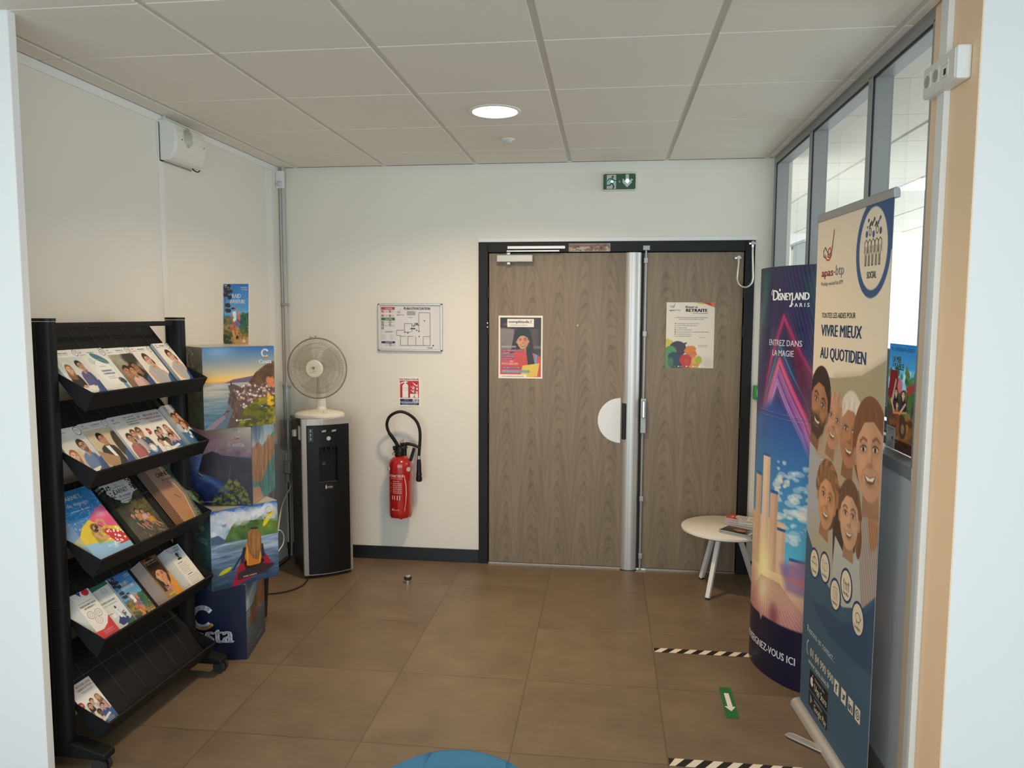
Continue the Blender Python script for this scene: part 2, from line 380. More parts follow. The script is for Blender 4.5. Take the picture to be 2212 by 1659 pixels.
class Ras:
    """picture in units w x h, x to the right, y downwards from the top edge"""
    def __init__(s, w, h, nx, bg='ffffff', seed=1):
        s.w, s.h = w, h; s.nx = nx; s.ny = max(2, int(round(nx*h/w)))
        s.X, s.Y = np.meshgrid(np.linspace(0, w, s.nx), np.linspace(0, h, s.ny))
        s.C = np.ones((s.ny, s.nx, 3))*rgb(bg); s.px = w/s.nx; s.V = []; s.rs = np.random.RandomState(seed)
    def put(s, m, c, a=1.0):
        m = np.clip(m, 0, 1)*a; m = m[..., None]; c = rgb(c) if not isinstance(c, np.ndarray) else c
        s.C = s.C*(1-m)+c*m; return s
    def grad(s, y0, y1, c0, c1, x0=None, x1=None, horiz=False):
        t = np.clip(((s.X if horiz else s.Y)-y0)/max(1e-9, (y1-y0)), 0, 1)[..., None]
        col = rgb(c0)*(1-t)+rgb(c1)*t
        m = (((s.X if horiz else s.Y) >= y0) & ((s.X if horiz else s.Y) <= y1)).astype(float)
        if x0 is not None: m = m*((s.X >= x0) & (s.X <= x1))
        mm = m[..., None]; s.C = s.C*(1-mm)+col*mm; return s
    def rect(s, x0, y0, x1, y1, c, a=1.0, soft=None):
        e = soft or s.px*0.7
        m = np.clip((s.X-x0)/e+.5, 0, 1)*np.clip((x1-s.X)/e+.5, 0, 1)*np.clip((s.Y-y0)/e+.5, 0, 1)*np.clip((y1-s.Y)/e+.5, 0, 1)
        return s.put(m, c, a)
    def ell(s, cx, cy, rx, ry, c, a=1.0, soft=None, rot=0.0):
        e = soft or s.px; co, si = math.cos(rot), math.sin(rot)
        dx = s.X-cx; dy = s.Y-cy; u = (dx*co+dy*si)/rx; v = (-dx*si+dy*co)/ry
        d = np.sqrt(u*u+v*v)
        return s.put(np.clip((1-d)*min(rx, ry)/e+.5, 0, 1), c, a)
    def glow(s, cx, cy, rx, ry, c, a=1.0):
        d = ((s.X-cx)/rx)**2+((s.Y-cy)/ry)**2
        return s.put(np.exp(-d*1.6), c, a)
    def pmask(s, pts, soft=None):
        e = soft or s.px; P = np.array(pts, float); n = len(P)
        ins = np.zeros(s.X.shape, bool); dm = np.full(s.X.shape, 1e9)
        for i in range(n):
            x1, y1 = P[i]; x2, y2 = P[(i+1) % n]
            c = ((y1 > s.Y) != (y2 > s.Y))
            with np.errstate(divide='ignore', invalid='ignore'):
                xi = (x2-x1)*(s.Y-y1)/((y2-y1) if y2 != y1 else 1e-12)+x1
            ins ^= (c & (s.X < xi))
            L2 = (x2-x1)**2+(y2-y1)**2+1e-12; t = np.clip(((s.X-x1)*(x2-x1)+(s.Y-y1)*(y2-y1))/L2, 0, 1)
            dm = np.minimum(dm, np.hypot(s.X-x1-t*(x2-x1), s.Y-y1-t*(y2-y1)))
        return np.clip(np.where(ins, dm, -dm)/e+.5, 0, 1)
    def poly(s, pts, c, a=1.0, soft=None): return s.put(s.pmask(pts, soft), c, a)
    def line(s, pts, w, c, a=1.0, soft=None):
        e = soft or s.px; dm = np.full(s.X.shape, 1e9)
        for (x1, y1), (x2, y2) in zip(pts[:-1], pts[1:]):
            L2 = (x2-x1)**2+(y2-y1)**2+1e-12; t = np.clip(((s.X-x1)*(x2-x1)+(s.Y-y1)*(y2-y1))/L2, 0, 1)
            dm = np.minimum(dm, np.hypot(s.X-x1-t*(x2-x1), s.Y-y1-t*(y2-y1)))
        return s.put(np.clip((w/2-dm)/e+.5, 0, 1), c, a)
    def noise(s, sx, sy=None, seed=0):
        sy = sy or sx; rs = np.random.RandomState(seed+17)
        out = np.zeros(s.X.shape); amp = 1.0; tot = 0
        for o in range(3):
            gx = max(2, int(s.w/sx*2**o)+2); gy = max(2, int(s.h/sy*2**o)+2); g = rs.rand(gy+1, gx+1)
            x = s.X/s.w*(gx-1); y = s.Y/s.h*(gy-1); xi = x.astype(int); yi = y.astype(int); fx = x-xi; fy = y-yi
            fx = fx*fx*(3-2*fx); fy = fy*fy*(3-2*fy)
            out += amp*((g[yi, xi]*(1-fx)+g[yi, xi+1]*fx)*(1-fy)+(g[yi+1, xi]*(1-fx)+g[yi+1, xi+1]*fx)*fy); tot += amp; amp *= .55
        return out/tot
    def tex(s, amt, sx, sy=None, seed=0, mask=None):
        n = (s.noise(sx, sy, seed)-.5)*2*amt
        if mask is not None: n = n*mask
        s.C = np.clip(s.C*(1+n[..., None]), 0, 1); return s
    def blobs(s, n, x0, y0, x1, y1, r0, r1, cols, a=.8, mask=None, flat=1.0):
        for i in range(n):
            cx = s.rs.uniform(x0, x1); cy = s.rs.uniform(y0, y1); r = s.rs.uniform(r0, r1)
            c = cols[s.rs.randint(len(cols))]; rx = r*s.rs.uniform(.6, 1.4)
            d = np.sqrt(((s.X-cx)/rx)**2+((s.Y-cy)/(r*flat))**2); m = np.clip((1-d)*r/s.px+.5, 0, 1)
            if mask is not None: m = m*mask
            s.put(m, c, a)
        return s
    # vector overlay
    def shape(s, pts, c, lay=1): s.V.append(('p', [tuple(p) for p in pts], c, lay)); return s
    def disc(s, cx, cy, rx, ry, c, lay=1, n=28, rot=0):
        return s.shape([(cx+rx*math.cos(2*PI*i/n)*math.cos(rot)-ry*math.sin(2*PI*i/n)*math.sin(rot), cy+rx*math.cos(2*PI*i/n)*math.sin(rot)+ry*math.sin(2*PI*i/n)*math.cos(rot)) for i in range(n)], c, lay)
    def bar(s, x0, y0, x1, y1, c, lay=1): return s.shape([(x0, y0), (x1, y0), (x1, y1), (x0, y1)], c, lay)
    def stroke(s, pts, w, c, lay=2):
        for (x1, y1), (x2, y2) in zip(pts[:-1], pts[1:]):
            d = math.hypot(x2-x1, y2-y1)
            if d < 1e-9: continue
            nx, ny = -(y2-y1)/d*w/2, (x2-x1)/d*w/2; ex, ey = (x2-x1)/d*w*.3, (y2-y1)/d*w*.3
            s.shape([(x1+nx-ex, y1+ny-ey), (x2+nx+ex, y2+ny+ey), (x2-nx+ex, y2-ny+ey), (x1-nx-ex, y1-ny-ey)], c, lay)
        return s
    def arc(s, cx, cy, rx, ry, a0, a1, w, c, lay=2, n=16, rot=0):
        p = []
        for i in range(n+1):
            t = math.radians(a0+(a1-a0)*i/n); x = rx*math.cos(t); y = ry*math.sin(t)
            p.append((cx+x*math.cos(rot)-y*math.sin(rot), cy+x*math.sin(rot)+y*math.cos(rot)))
        return s.stroke(p, w, c, lay)
    def ring(s, cx, cy, rx, ry, w, c, lay=2): return s.arc(cx, cy, rx, ry, 0, 360, w, c, lay, 28)
    def text(s, t, x, y, h, c, w=None, align='L', bold=0.0, shear=0.0, rot=0.0, lay=3):
        s.V.append(('t', (t, x, y, h, w, align, bold, shear, rot), c, lay)); return s
    def lines(s, x0, y0, x1, n, dy, c, th, seed=3):
        r = random.Random(seed)
        for i in range(n): s.rect(x0, y0+i*dy, x0+(x1-x0)*(r.uniform(.65, 1)), y0+i*dy+th, c)
        return s
    def build(s, name, mapf, mt, parent=None, ls=0.0004):
        X = s.X.ravel(); Y = s.Y.ravel()
        V = [mapf(X, Y, np.zeros_like(X))]; Cc = [s.C.reshape(-1, 3)]
        nx, ny = s.nx, s.ny
        i = np.arange(ny-1)[:, None]*nx+np.arange(nx-1)[None, :]
        quads = np.stack([i, i+nx, i+nx+1, i+1], -1).reshape(-1, 4)
        lv = [quads.ravel()]; ls_ = [np.full(len(quads), 4)]
        base = nx*ny; extra = []
        for kind, d, c, lay in s.V:
            if kind == 'p':
                p = np.array(d); fs = [tuple(range(len(p)))]
            else:
                t, x, y, h, w, al, bold, shear, rot = d
                vs, fs = glyphs(t)
                if len(vs) == 0: continue
                q = vs.copy(); x0, x1 = q[:, 0].min(), q[:, 0].max(); sy = h/0.69; sx = (w/(x1-x0)) if w else sy
                q[:, 0] = (q[:, 0]-x0)*sx; W = (x1-x0)*sx; q[:, 0] -= {'L': 0, 'C': W/2, 'R': W}[al]
                q[:, 1] *= sy; q[:, 0] += q[:, 1]*shear
                if bold > 0:      # heavier letters: shifted copies side by side
                    b_ = bold*h*2.2; m_ = len(q)
                    q = np.concatenate([q-[b_, 0], q, q+[b_, 0]]); fs = fs+[tuple(k_+m_ for k_ in f_) for f_ in fs]+[tuple(k_+2*m_ for k_ in f_) for f_ in fs]
                co, si = math.cos(rot), math.sin(rot)
                p = np.stack([x+q[:, 0]*co-q[:, 1]*si, y-(q[:, 1]*co+q[:, 0]*si)], 1)
            V.append(mapf(p[:, 0], p[:, 1], np.full(len(p), lay*ls))); Cc.append(np.tile(rgb(c), (len(p), 1)))
            for f in fs: extra.append([k+base for k in f])
            base += len(p)
        if extra:
            lv.append(np.array([k for f in extra for k in f])); ls_.append(np.array([len(f) for f in extra]))
        V = np.concatenate(V); Cc = tolin(np.concatenate(Cc)); lv = np.concatenate(lv); lt = np.concatenate(ls_)
        st = np.concatenate([[0], np.cumsum(lt)[:-1]])
        me = bpy.data.meshes.new(name)
        me.vertices.add(len(V)); me.vertices.foreach_set('co', V.astype(np.float32).ravel())
        me.loops.add(len(lv)); me.loops.foreach_set('vertex_index', lv.astype(np.int32))
        me.polygons.add(len(lt)); me.polygons.foreach_set('loop_start', st.astype(np.int32))
        me.update(calc_edges=True); me.validate()
        at = me.color_attributes.new('ink', 'FLOAT_COLOR', 'POINT')
        at.data.foreach_set('color', np.concatenate([Cc, np.ones((len(Cc), 1))], 1).astype(np.float32).ravel())
        me.materials.append(mt)
        o = bpy.data.objects.new(name, me); C.objects.link(o)
        if parent is not None: o.parent = parent
        return o
def flat(o, U, D, N=None):
    """o: top-left corner; U: vector per unit to the right; D: vector per unit downwards"""
    o = np.array(o, float); U = np.array(U, float); D = np.array(D, float)
    n = np.cross(D, U) if N is None else np.array(N, float); n = n/np.linalg.norm(n)
    return lambda x, y, k: o+np.outer(x, U)+np.outer(y, D)+np.outer(k, n)

# ---- people in printed pictures
def shade(c, f): return tuple(np.clip(rgb(c)*f, 0, 1)*255)
def head(R, cx, cy, r, skin='d8a888', hair='4a2c1c', style='short', tilt=0.0, beard=None, glasses=False, smile=1.0, look=0.0, cap=None):
    co, si = math.cos(tilt), math.sin(tilt)
    def q(x, y): return (cx+(x*co-y*si)*r, cy+(x*si+y*co)*r)
    def E(x, y, rx, ry, c, a=1.0, soft=None): p = q(x, y); R.ell(p[0], p[1], rx*r, ry*r, c, a, soft, tilt)
    if style == 'long':
        E(0, .1, .92, 1.15, hair); R.poly([q(-.9, 0), q(.9, 0), q(1.02, 1.9), q(.45, 2.2), q(-.45, 2.2), q(-1.02, 1.9)], hair)
    elif style == 'tied': E(0, -.12, .88, 1.02, hair); E(.75, .5, .22, .6, hair)
    elif style == 'short': E(0, -.2, .86, .95, hair)
    elif style == 'curly':
        for k in range(12):
            t = PI+k*PI/11; E(.75*math.cos(t), -.25+.75*math.sin(t), .3, .3, shade(hair, .85+.3*(k % 2)))
    elif style == 'white': E(0, -.22, .86, .95, hair)
    R.poly([q(-.34, .55), q(.34, .55), q(.42, 1.35), q(-.42, 1.35)], shade(skin, .78))
    E(-.73, .12, .12, .2, shade(skin, .85)); E(.73, .12, .12, .2, shade(skin, .85))
    E(0, .06, .70, .96, skin); E(look*.5+.36, .1, .34, .8, shade(skin, .86), .55, r*.4); E(-.2, -.2, .35, .4, shade(skin, 1.12), .5, r*.4)
    if style in ('short', 'tied', 'long', 'white', 'curly'):
        R.poly([q(-.74, .0), q(-.78, -.4), q(-.5, -.95), q(0, -1.08), q(.5, -.95), q(.78, -.4), q(.74, .0), q(.62, -.35), q(.2, -.62), q(-.25, -.6), q(-.6, -.3)], hair)
    if style == 'bald': pass
    if beard:
        R.poly([q(-.7, .1), q(-.62, .65), q(-.3, 1.02), q(.3, 1.02), q(.62, .65), q(.7, .1), q(.5, .38), q(.2, .34), q(-.2, .34), q(-.5, .38)], beard, .85, r*.08)
    for sx in (-1, 1):
        E(sx*.29+look*.08, -.07, .20, .12, shade(skin, .74), .6, r*.12)
        E(sx*.29+look*.08, -.055, .12, .048, 'd8cec4'); E(sx*.29+look*.1, -.05, .058, .052, '2a1a12')
        R.line([q(sx*.15, -.23), q(sx*.32, -.29), q(sx*.47, -.21)], .05*r, shade(hair, .8) if style != 'white' else '9a9088', .85, r*.05)
        R.line([q(sx*.15+look*.08, -.10), q(sx*.3+look*.08, -.135), q(sx*.43+look*.08, -.08)], .028*r, '2a1a12', .9)
        E(sx*.36, .28, .2, .18, shade(skin, 1.10), .5, r*.2); R.line([q(sx*.16, .30), q(sx*.36, .42), q(sx*.40, .58)], .05*r, shade(skin, .80), .5, r*.06)
    E(.03+look*.05, .12, .07, .2, shade(skin, 1.12), .5, r*.08); E(.10+look*.08, .20, .05, .14, shade(skin, .76), .6, r*.06); E(.02+look*.1, .28, .14, .055, shade(skin, .72), .65, r*.05)
    if smile > 0:
        R.poly([q(-.29, .46), q(0, .52), q(.29, .46), q(.19, .63), q(0, .68), q(-.19, .63)], shade(skin, .55) if r > .1 else '9a4840')
        R.poly([q(-.25, .485), q(0, .54), q(.25, .485), q(.13, .59), q(-.13, .59)], 'eee4d8'); R.line([q(-.2, .66), q(0, .71), q(.2, .66)], .06*r, shade(skin, .8), .8, r*.05)
    else: R.line([q(-.2, .55), q(0, .57), q(.2, .55)], .07*r, 'a05c50')
    if r > .1:
        for k in range(9):
            a = -.7+1.4*k/8; R.line([q(a*.9, -.95+abs(a)*.45), q(a*1.05, -.45-.2*math.cos(a*2))], .035*r, shade(hair, .75 if k % 2 else 1.3), .6, r*.04)
    if glasses:
        for sx in (-1, 1): p = q(sx*.3, -.05); R.line([(p[0]-.22*r, p[1]-.12*r), (p[0]+.22*r, p[1]-.12*r), (p[0]+.2*r, p[1]+.15*r), (p[0]-.2*r, p[1]+.15*r), (p[0]-.22*r, p[1]-.12*r)], .05*r, '201818')
def person(R, cx, cy, r, shirt='6a7a9a', w=1.0, hlen=6.0, tilt=0.0, neck=None, **k):
    R.poly([(cx-.45*r, cy+1.0*r), (cx-1.25*r*w, cy+1.45*r), (cx-1.6*r*w, cy+2.3*r), (cx-1.65*r*w, cy+hlen*r), (cx+1.65*r*w, cy+hlen*r), (cx+1.6*r*w, cy+2.3*r), (cx+1.25*r*w, cy+1.45*r), (cx+.45*r, cy+1.0*r)], shirt)
    R.poly([(cx+.6*r, cy+1.3*r), (cx+1.25*r*w, cy+1.45*r), (cx+1.6*r*w, cy+2.3*r), (cx+1.65*r*w, cy+hlen*r), (cx+.9*r, cy+hlen*r)], shade(shirt, .75), .7, r*.4)
    R.poly([(cx-.5*r, cy+1.08*r), (cx+.5*r, cy+1.08*r), (cx, cy+1.75*r)], k.get('skin', 'd8a888'))
    head(R, cx, cy, r, tilt=tilt, **k)

# ---- printed designs ------------------------------------------------
def logo_apas(R, x, y, s, c1='c02838', c2='808088', red=True, lay=3):
    """ribbon mark with the lettering below; s = width"""
    k = s
    P = [(0.16, .0), (.06, -.04), (.05, -.12), (.12, -.18), (.2, -.12), (.3, -.04), (.42, -.1), (.46, -.25), (.5, -.42)]
    R.stroke([(x+a*k, y-.30*k+b*k+.2*k) for a, b in P], .022*k, '4a5a78' if red else c1, lay)
    P = [(0.12, -.06), (.2, .03), (.32, .04), (.42, -.04), (.36, -.16), (.28, -.14), (.24, -.02), (.34, .0), (.44, -.14), (.47, -.3), (.5, -.44)]
    R.stroke([(x+a*k, y-.30*k+b*k+.2*k) for a, b in P], .022*k, 'c04038' if red else c2, lay)
    R.text('apas', x, y+.20*k, .13*k, c1, w=.52*k, bold=.02, lay=lay); R.text('-btp', x+.54*k, y+.20*k, .16*k, c2, w=.44*k, lay=lay)
def corner_ring(R, w, r=.085, c='2a4a80'):
    R.disc(w-r*1.25, r*1.15, r, r, 'f4f2ec', 1); R.ring(w-r*1.25, r*1.15, r, r, r*.16, c, 2)
    for i in range(3):
        x = w-r*1.25+(i-1)*r*.4; R.disc(x, r*.8, r*.12, r*.12, c, 2, 8); R.stroke([(x, r*.95), (x, r*1.5)], r*.1, c)
def blue_base(R, w, h, t1, t2, y0=.80):
    R.poly([(0, h), (0, h*.93), (w*.25, h*.95), (w*.55, h*.88), (w*.75, h*y0), (w*.83, h*(y0-.13)), (w*1.1, h*(y0-.24)), (w*1.1, h*1.1), (0, h*1.1)], '31568f')
    R.poly([(w*.7, h*1.02), (w*.95, h*.62), (w*1.05, h*.62), (w*1.05, h*1.02)], '25467c', .6)
    R.text(t1, w*.95, h*.915, h*.024, 'ffffff', w=w*.36, align='R', bold=.02); R.text(t2, w*.95, h*.955, h*.024, 'ffffff', w=w*.40, align='R', bold=.02)
def hdr(R, w, title, x=.45, ww=.32, ci=True, c='2a4a80'):
    logo_apas(R, w*.06, .10, .20)
    R.text(title, w*x, .10, .035, c, w=w*ww, bold=.015)
    R.rect(w*x, .125, w*(x+ww), .135, '9098a8')
    if ci: corner_ring(R, w)
def d_meeting(w=1, h=1.42):
    R = Ras(w, h, 84, 'eceae4', 1); R.grad(.2, h, 'd8d8d4', 'efe9dc'); R.tex(.05, .3)
    R.rect(.0, .25, .18, .6, 'b8c0c4', .5, .05)
    person(R, .30, .52, .13, '1c1c1e', .9, 5, skin='e0b090', hair='8a5a3c', style='long', tilt=.25, look=.6)
    person(R, .74, .45, .14, '5a5a86', .9, 4, skin='c89878', hair='1c1614', style='short', tilt=-.45, look=-.6, smile=0)
    R.poly([(.2, 1.02), (.7, .98), (.8, 1.12), (.2, 1.2)], 'f6f2ea'); R.ell(.42, 1.0, .08, .04, 'd8a080')
    R.rect(0, 0, w, .2, 'f2f0ea'); hdr(R, w, 'Action sociale', .28, .34); blue_base(R, w, h, 'ACCOMPAGNEMENT', 'PROFESSIONNEL'); return R
def d_leaf(w=1, h=1.42):
    R = Ras(w, h, 84, 'efece4', 2)
    R.ell(.55, .62, .36, .38, 'f6f4ee'); R.ell(.62, .26, .27, .1, '4f7f8c', 1, None, .55); R.ell(.28, .32, .1, .09, 'd8dad4')
    R.ell(.86, .92, .12, .08, '3a4656', 1, None, .5); R.poly([(.8, 1.0), (.92, 1.0), (1, 1.4), (.84, 1.4)], '6f93ad')
    R.poly([(0, 1.42), (0, 1.1), (.25, 1.12), (.5, 1.25), (.7, 1.42)], 'b4cbdc')
    R.arc(.55, .64, .33, .36, 200, 420, .012, 'b8bcb4')
    logo_apas(R, .06, .10, .2); corner_ring(R, w); R.text('PRIVILÈGE', .34, .09, .03, '404858', w=.25)
    R.lines(.42, .48, .7, 1, .05, '8890a0', .012); R.text('ÉVÉNEMENT', .56, .64, .05, '2f3f8f', w=.38, align='C', bold=.02); R.text('DOMESTIQUE', .58, .72, .05, '2f3f8f', w=.40, align='C', bold=.02)
    R.lines(.45, .78, .8, 2, .05, '9098a8', .012); return R
def d_famille(w=1, h=1.42):
    R = Ras(w, h, 84, 'e8e6dc', 3); R.grad(.2, h, 'b8b49a', '4c4030'); R.tex(.2, .25)
    R.ell(.75, .32, .3, .2, '2e2a24', .9, .1)
    person(R, .28, .72, .19, '8a6a50', 1, 4, skin='b88058', hair='2a1c14', style='short', tilt=.5)
    person(R, .68, .62, .19, '3a2c26', 1, 4, skin='a87050', hair='241812', style='long', tilt=-.5)
    person(R, .50, .70, .15, 'e0b8b0', 1, 4, skin='c89068', hair='3a2418', style='short', tilt=.1)
    R.rect(0, 0, w, .19, 'f2f0ea'); hdr(R, w, 'FAMILLE', .42, .3); blue_base(R, w, h, '', ''); return R
def d_reader(w=1, h=1.42):
    R = Ras(w, h, 84, 'ece8de', 4); R.grad(.2, h, 'efe8dc', 'dcd2c2'); R.tex(.06, .4)
    R.poly([(.30, .62), (.12, .75), (.10, 1.0), (.3, 1.25), (.75, 1.2), (.82, .9), (.66, .62), (.5, .55)], 'b4b4b4')
    for k in range(6): R.line([(.3, .68+k*.07), (.5, .86+k*.06), (.68, .66+k*.07)], .012, '8e9092', .7)
    R.poly([(.38, .52), (.58, .5), (.52, .86)], 'd2a484')
    R.line([(.12, .8), (.16, 1.05), (.34, 1.18)], .08, 'd2a484'); R.line([(.78, .8), (.95, 1.02), (.72, 1.15)], .08, 'd2a484')
    head(R, .46, .42, .19, skin='dcb094', hair='4e2a20', style='tied', tilt=-.3, look=-.4, smile=0)
    R.line([(.66, .70), (.58, .56), (.52, .55)], .07, 'd2a484')
    R.poly([(.2, 1.16), (.5, 1.2), (.78, 1.14), (.78, 1.24), (.2, 1.26)], 'f6f2ea')
    R.rect(0, 0, w, .19, 'f2f0ea'); hdr(R, w, 'AIDES & SERVICES', .34, .32); blue_base(R, w, h, 'SOUTIEN', 'EN FAMILLE'); return R
def d_laptop(w=1, h=1.42):
    R = Ras(w, h, 84, 'e8e4dc', 5); R.grad(.2, h, 'dcdcd6', 'd0c8b8'); R.rect(.1, .6, .5, 1.2, 'd8b890', .7, .08)
    person(R, .68, .52, .17, '6280ac', 1, 5, skin='d09c7c', hair='2e1e16', style='short', tilt=-.35, glasses=True, beard='6a4a38', smile=0, look=-.4)
    person(R, .2, .72, .16, 'e4ddd0', .8, 4, skin='e4b89c', hair='9a5a34', style='long', tilt=.25)
    R.poly([(.3, 1.15), (.75, 1.1), (.8, 1.25), (.3, 1.3)], 'f6f2ea')
    R.rect(0, 0, w, .19, 'e6e6e4'); R.text('EMPLOI', .05, .07, .03, '2a4a80', w=.3); R.text('FORMATION', .1, .13, .03, '2a4a80', w=.35); corner_ring(R, w, .11); blue_base(R, w, h, '', ''); R.lines(.55, 1.30, .95, 3, .03, 'dfe6f0', .008); return R
def d_logement(w=1, h=1.42):
    R = Ras(w, h, 84, 'e8e4dc', 6); R.grad(.2, h, 'd8c8aa', 'c8b490'); R.tex(.06, .4)
    R.ell(.93, .75, .2, .42, '3a342e', 1, .03); R.poly([(.78, 1.1), (1, .95), (1, 1.3), (.8, 1.3)], 'f2f0ea')
    person(R, .42, .48, .16, '26282e', 1.15, 6, skin='c48c68', hair='20160f', style='short', tilt=-.35)
    R.poly([(.36, .68), (.5, .68), (.54, 1.0), (.44, 1.0)], 'f0f0ee'); R.poly([(.0, .74), (.55, 1.02), (.34, 1.32), (.0, 1.1)], 'b08a68')
    R.rect(0, 0, w, .19, 'e2e2e0'); hdr(R, w, 'LOGEMENT', .38, .34); blue_base(R, w, h, '', ''); return R
def d_trio(w=1, h=1.42):
    R = Ras(w, h, 84, 'efe9dc', 7); R.grad(.0, .4, 'd4d4d2', 'efe9dc')
    person(R, .72, .55, .14, '3a4a6c', .9, 4, skin='cc9474', hair='5a4a40', style='short', tilt=-.1, glasses=True)
    person(R, .48, .57, .13, 'bcb8b8', .9, 4, skin='d4a080', hair='6a4a38', style='short', beard='8a6450')
    person(R, .26, .66, .14, 'b4646c', .95, 4, skin='c48c6c', hair='38201a', style='tied')
    logo_apas(R, .05, .14, .26)
    for i, t in enumerate(('MES DROITS', 'À LA RETRAITE', 'INFORMATION', 'ET PRÉPARATION')): R.text(t, .95, .10+i*.07, .035, '2a3a5c', w=.42, align='R', bold=.01)
    R.poly([(0, h), (0, 1.32), (.3, 1.28), (.6, 1.1), (1, 1.02), (1, h)], '3c67a0'); R.disc(.78, 1.05, .13, .13, 'f4f2ec'); R.ring(.78, 1.05, .11, .11, .015, '2a4a80')
    R.text('apas.asso.fr', .1, 1.38, .03, 'ffffff', w=.35); return R
def d_orient(w=1, h=1.42, narrow=False):
    R = Ras(w, h, 84, 'efeae0', 8); R.grad(0, .35, 'd0d0ce', 'efeae0')
    R.text('RÉUSSIR SON', w*.92, .13, .065, 'a8303c', w=w*.62, align='R', bold=.01); R.text('ORIENTATION', w*.92, .23, .065, 'a8303c', w=w*.66, align='R', bold=.01)
    R.rect(w*.35, .28, w*.92, .29, '505868'); R.rect(w*.4, .315, w*.85, .325, '505868')
    if not narrow: logo_apas(R, .04, .14, .24)
    person(R, w*.78, .58, w*.11, 'e6b8b8', 1, 5, skin='dcac90', hair='8a5a3a', style='long', tilt=-.2)
    for k in range(7): R.line([(w*.62+k*w*.05, .78), (w*.66+k*w*.05, 1.12)], .008, 'b04450', .7)
    person(R, w*.5, .6, w*.10, 'dcd8d0', 1, 4, skin='dcac90', hair='2c1c16', style='short')
    person(R, w*.34, .68, w*.11, 'f2f0ec', .9, 5, skin='d8a488', hair='201612', style='long')
    person(R, w*.22, .92, w*.10, 'ece8e2', .9, 4, skin='d8a488', hair='4a3020', style='short')
    person(R, w*.5, .95, w*.11, 'e0dcd8', .9, 4, skin='70482e', hair='181210', style='short')
    person(R, w*.72, .86, w*.11, '2f56a0', 1, 4, skin='dcac90', hair='2a1c16', style='short', tilt=.3)
    R.poly([(0, h), (0, 1.25), (w*.3, 1.22), (w*.6, 1.12), (w, 1.0), (w, h)], '35609c'); R.poly([(w*.3, 1.18), (w*.8, 1.08), (w*.84, 1.14), (w*.4, 1.24)], 'f4f2ec')
    R.disc(w*.06, .56, .1*w+.01, .1, 'b42838', 1); R.text('100%', w*.06, .58, .05, 'ffffff', w=w*.13, align='C')
    R.disc(w*.3, 1.17, w*.12, .1, 'f4f2ec', 3); R.ring(w*.3, 1.17, w*.10, .085, .01, '404858', 4)
    R.text('01 53 33 22 44', w*.1, 1.36, .055, 'ffffff', w=w*.4, bold=.02); R.lines(w*.55, 1.2, w*.95, 3, .04, 'dfe6f0', .012); return R
def d_family_blue(w=.70, h=1.42):
    R = Ras(w, h, 70, 'c8ccc8', 9); R.grad(.2, 1.0, 'cfc4ac', '8a6c54')
    person(R, w*.35, .42, .15, 'b8bcc4', 1, 4, skin='c08c6c', hair='4a342a', style='short', tilt=.3)
    person(R, w*.72, .38, .15, '5a4038', 1, 4, skin='d09c7c', hair='6a3420', style='long', tilt=-.2)
    person(R, w*.55, .66, .14, 'd8dce0', 1, 4, skin='d8a484', hair='6a4a34', style='tied')
    R.rect(0, 0, w, .2, 'bcc4c0'); logo_apas(R, .05, .12, .22); corner_ring(R, w, .09, '2a4a60')
    R.poly([(0, h), (0, .86), (w*.4, .92), (w, .80), (w, h)], '3f7096'); R.poly([(w*.2, h), (w*.5, 1.1), (w, 1.0), (w, h)], '356488')
    for x, y in ((.82, .82), (.62, .95), (.86, 1.0), (.4, .86), (.5, 1.06)): R.disc(w*x, y, .055, .055, 'f0f0ea'); R.ring(w*x, y, .04, .04, .006, '3a5a70')
    R.text('VIVRE MIEUX', w*.9, 1.3, .04, 'ffffff', w=w*.6, align='R'); R.text('AU QUOTIDIEN', w*.9, 1.36, .04, 'ffffff', w=w*.62, align='R'); return R
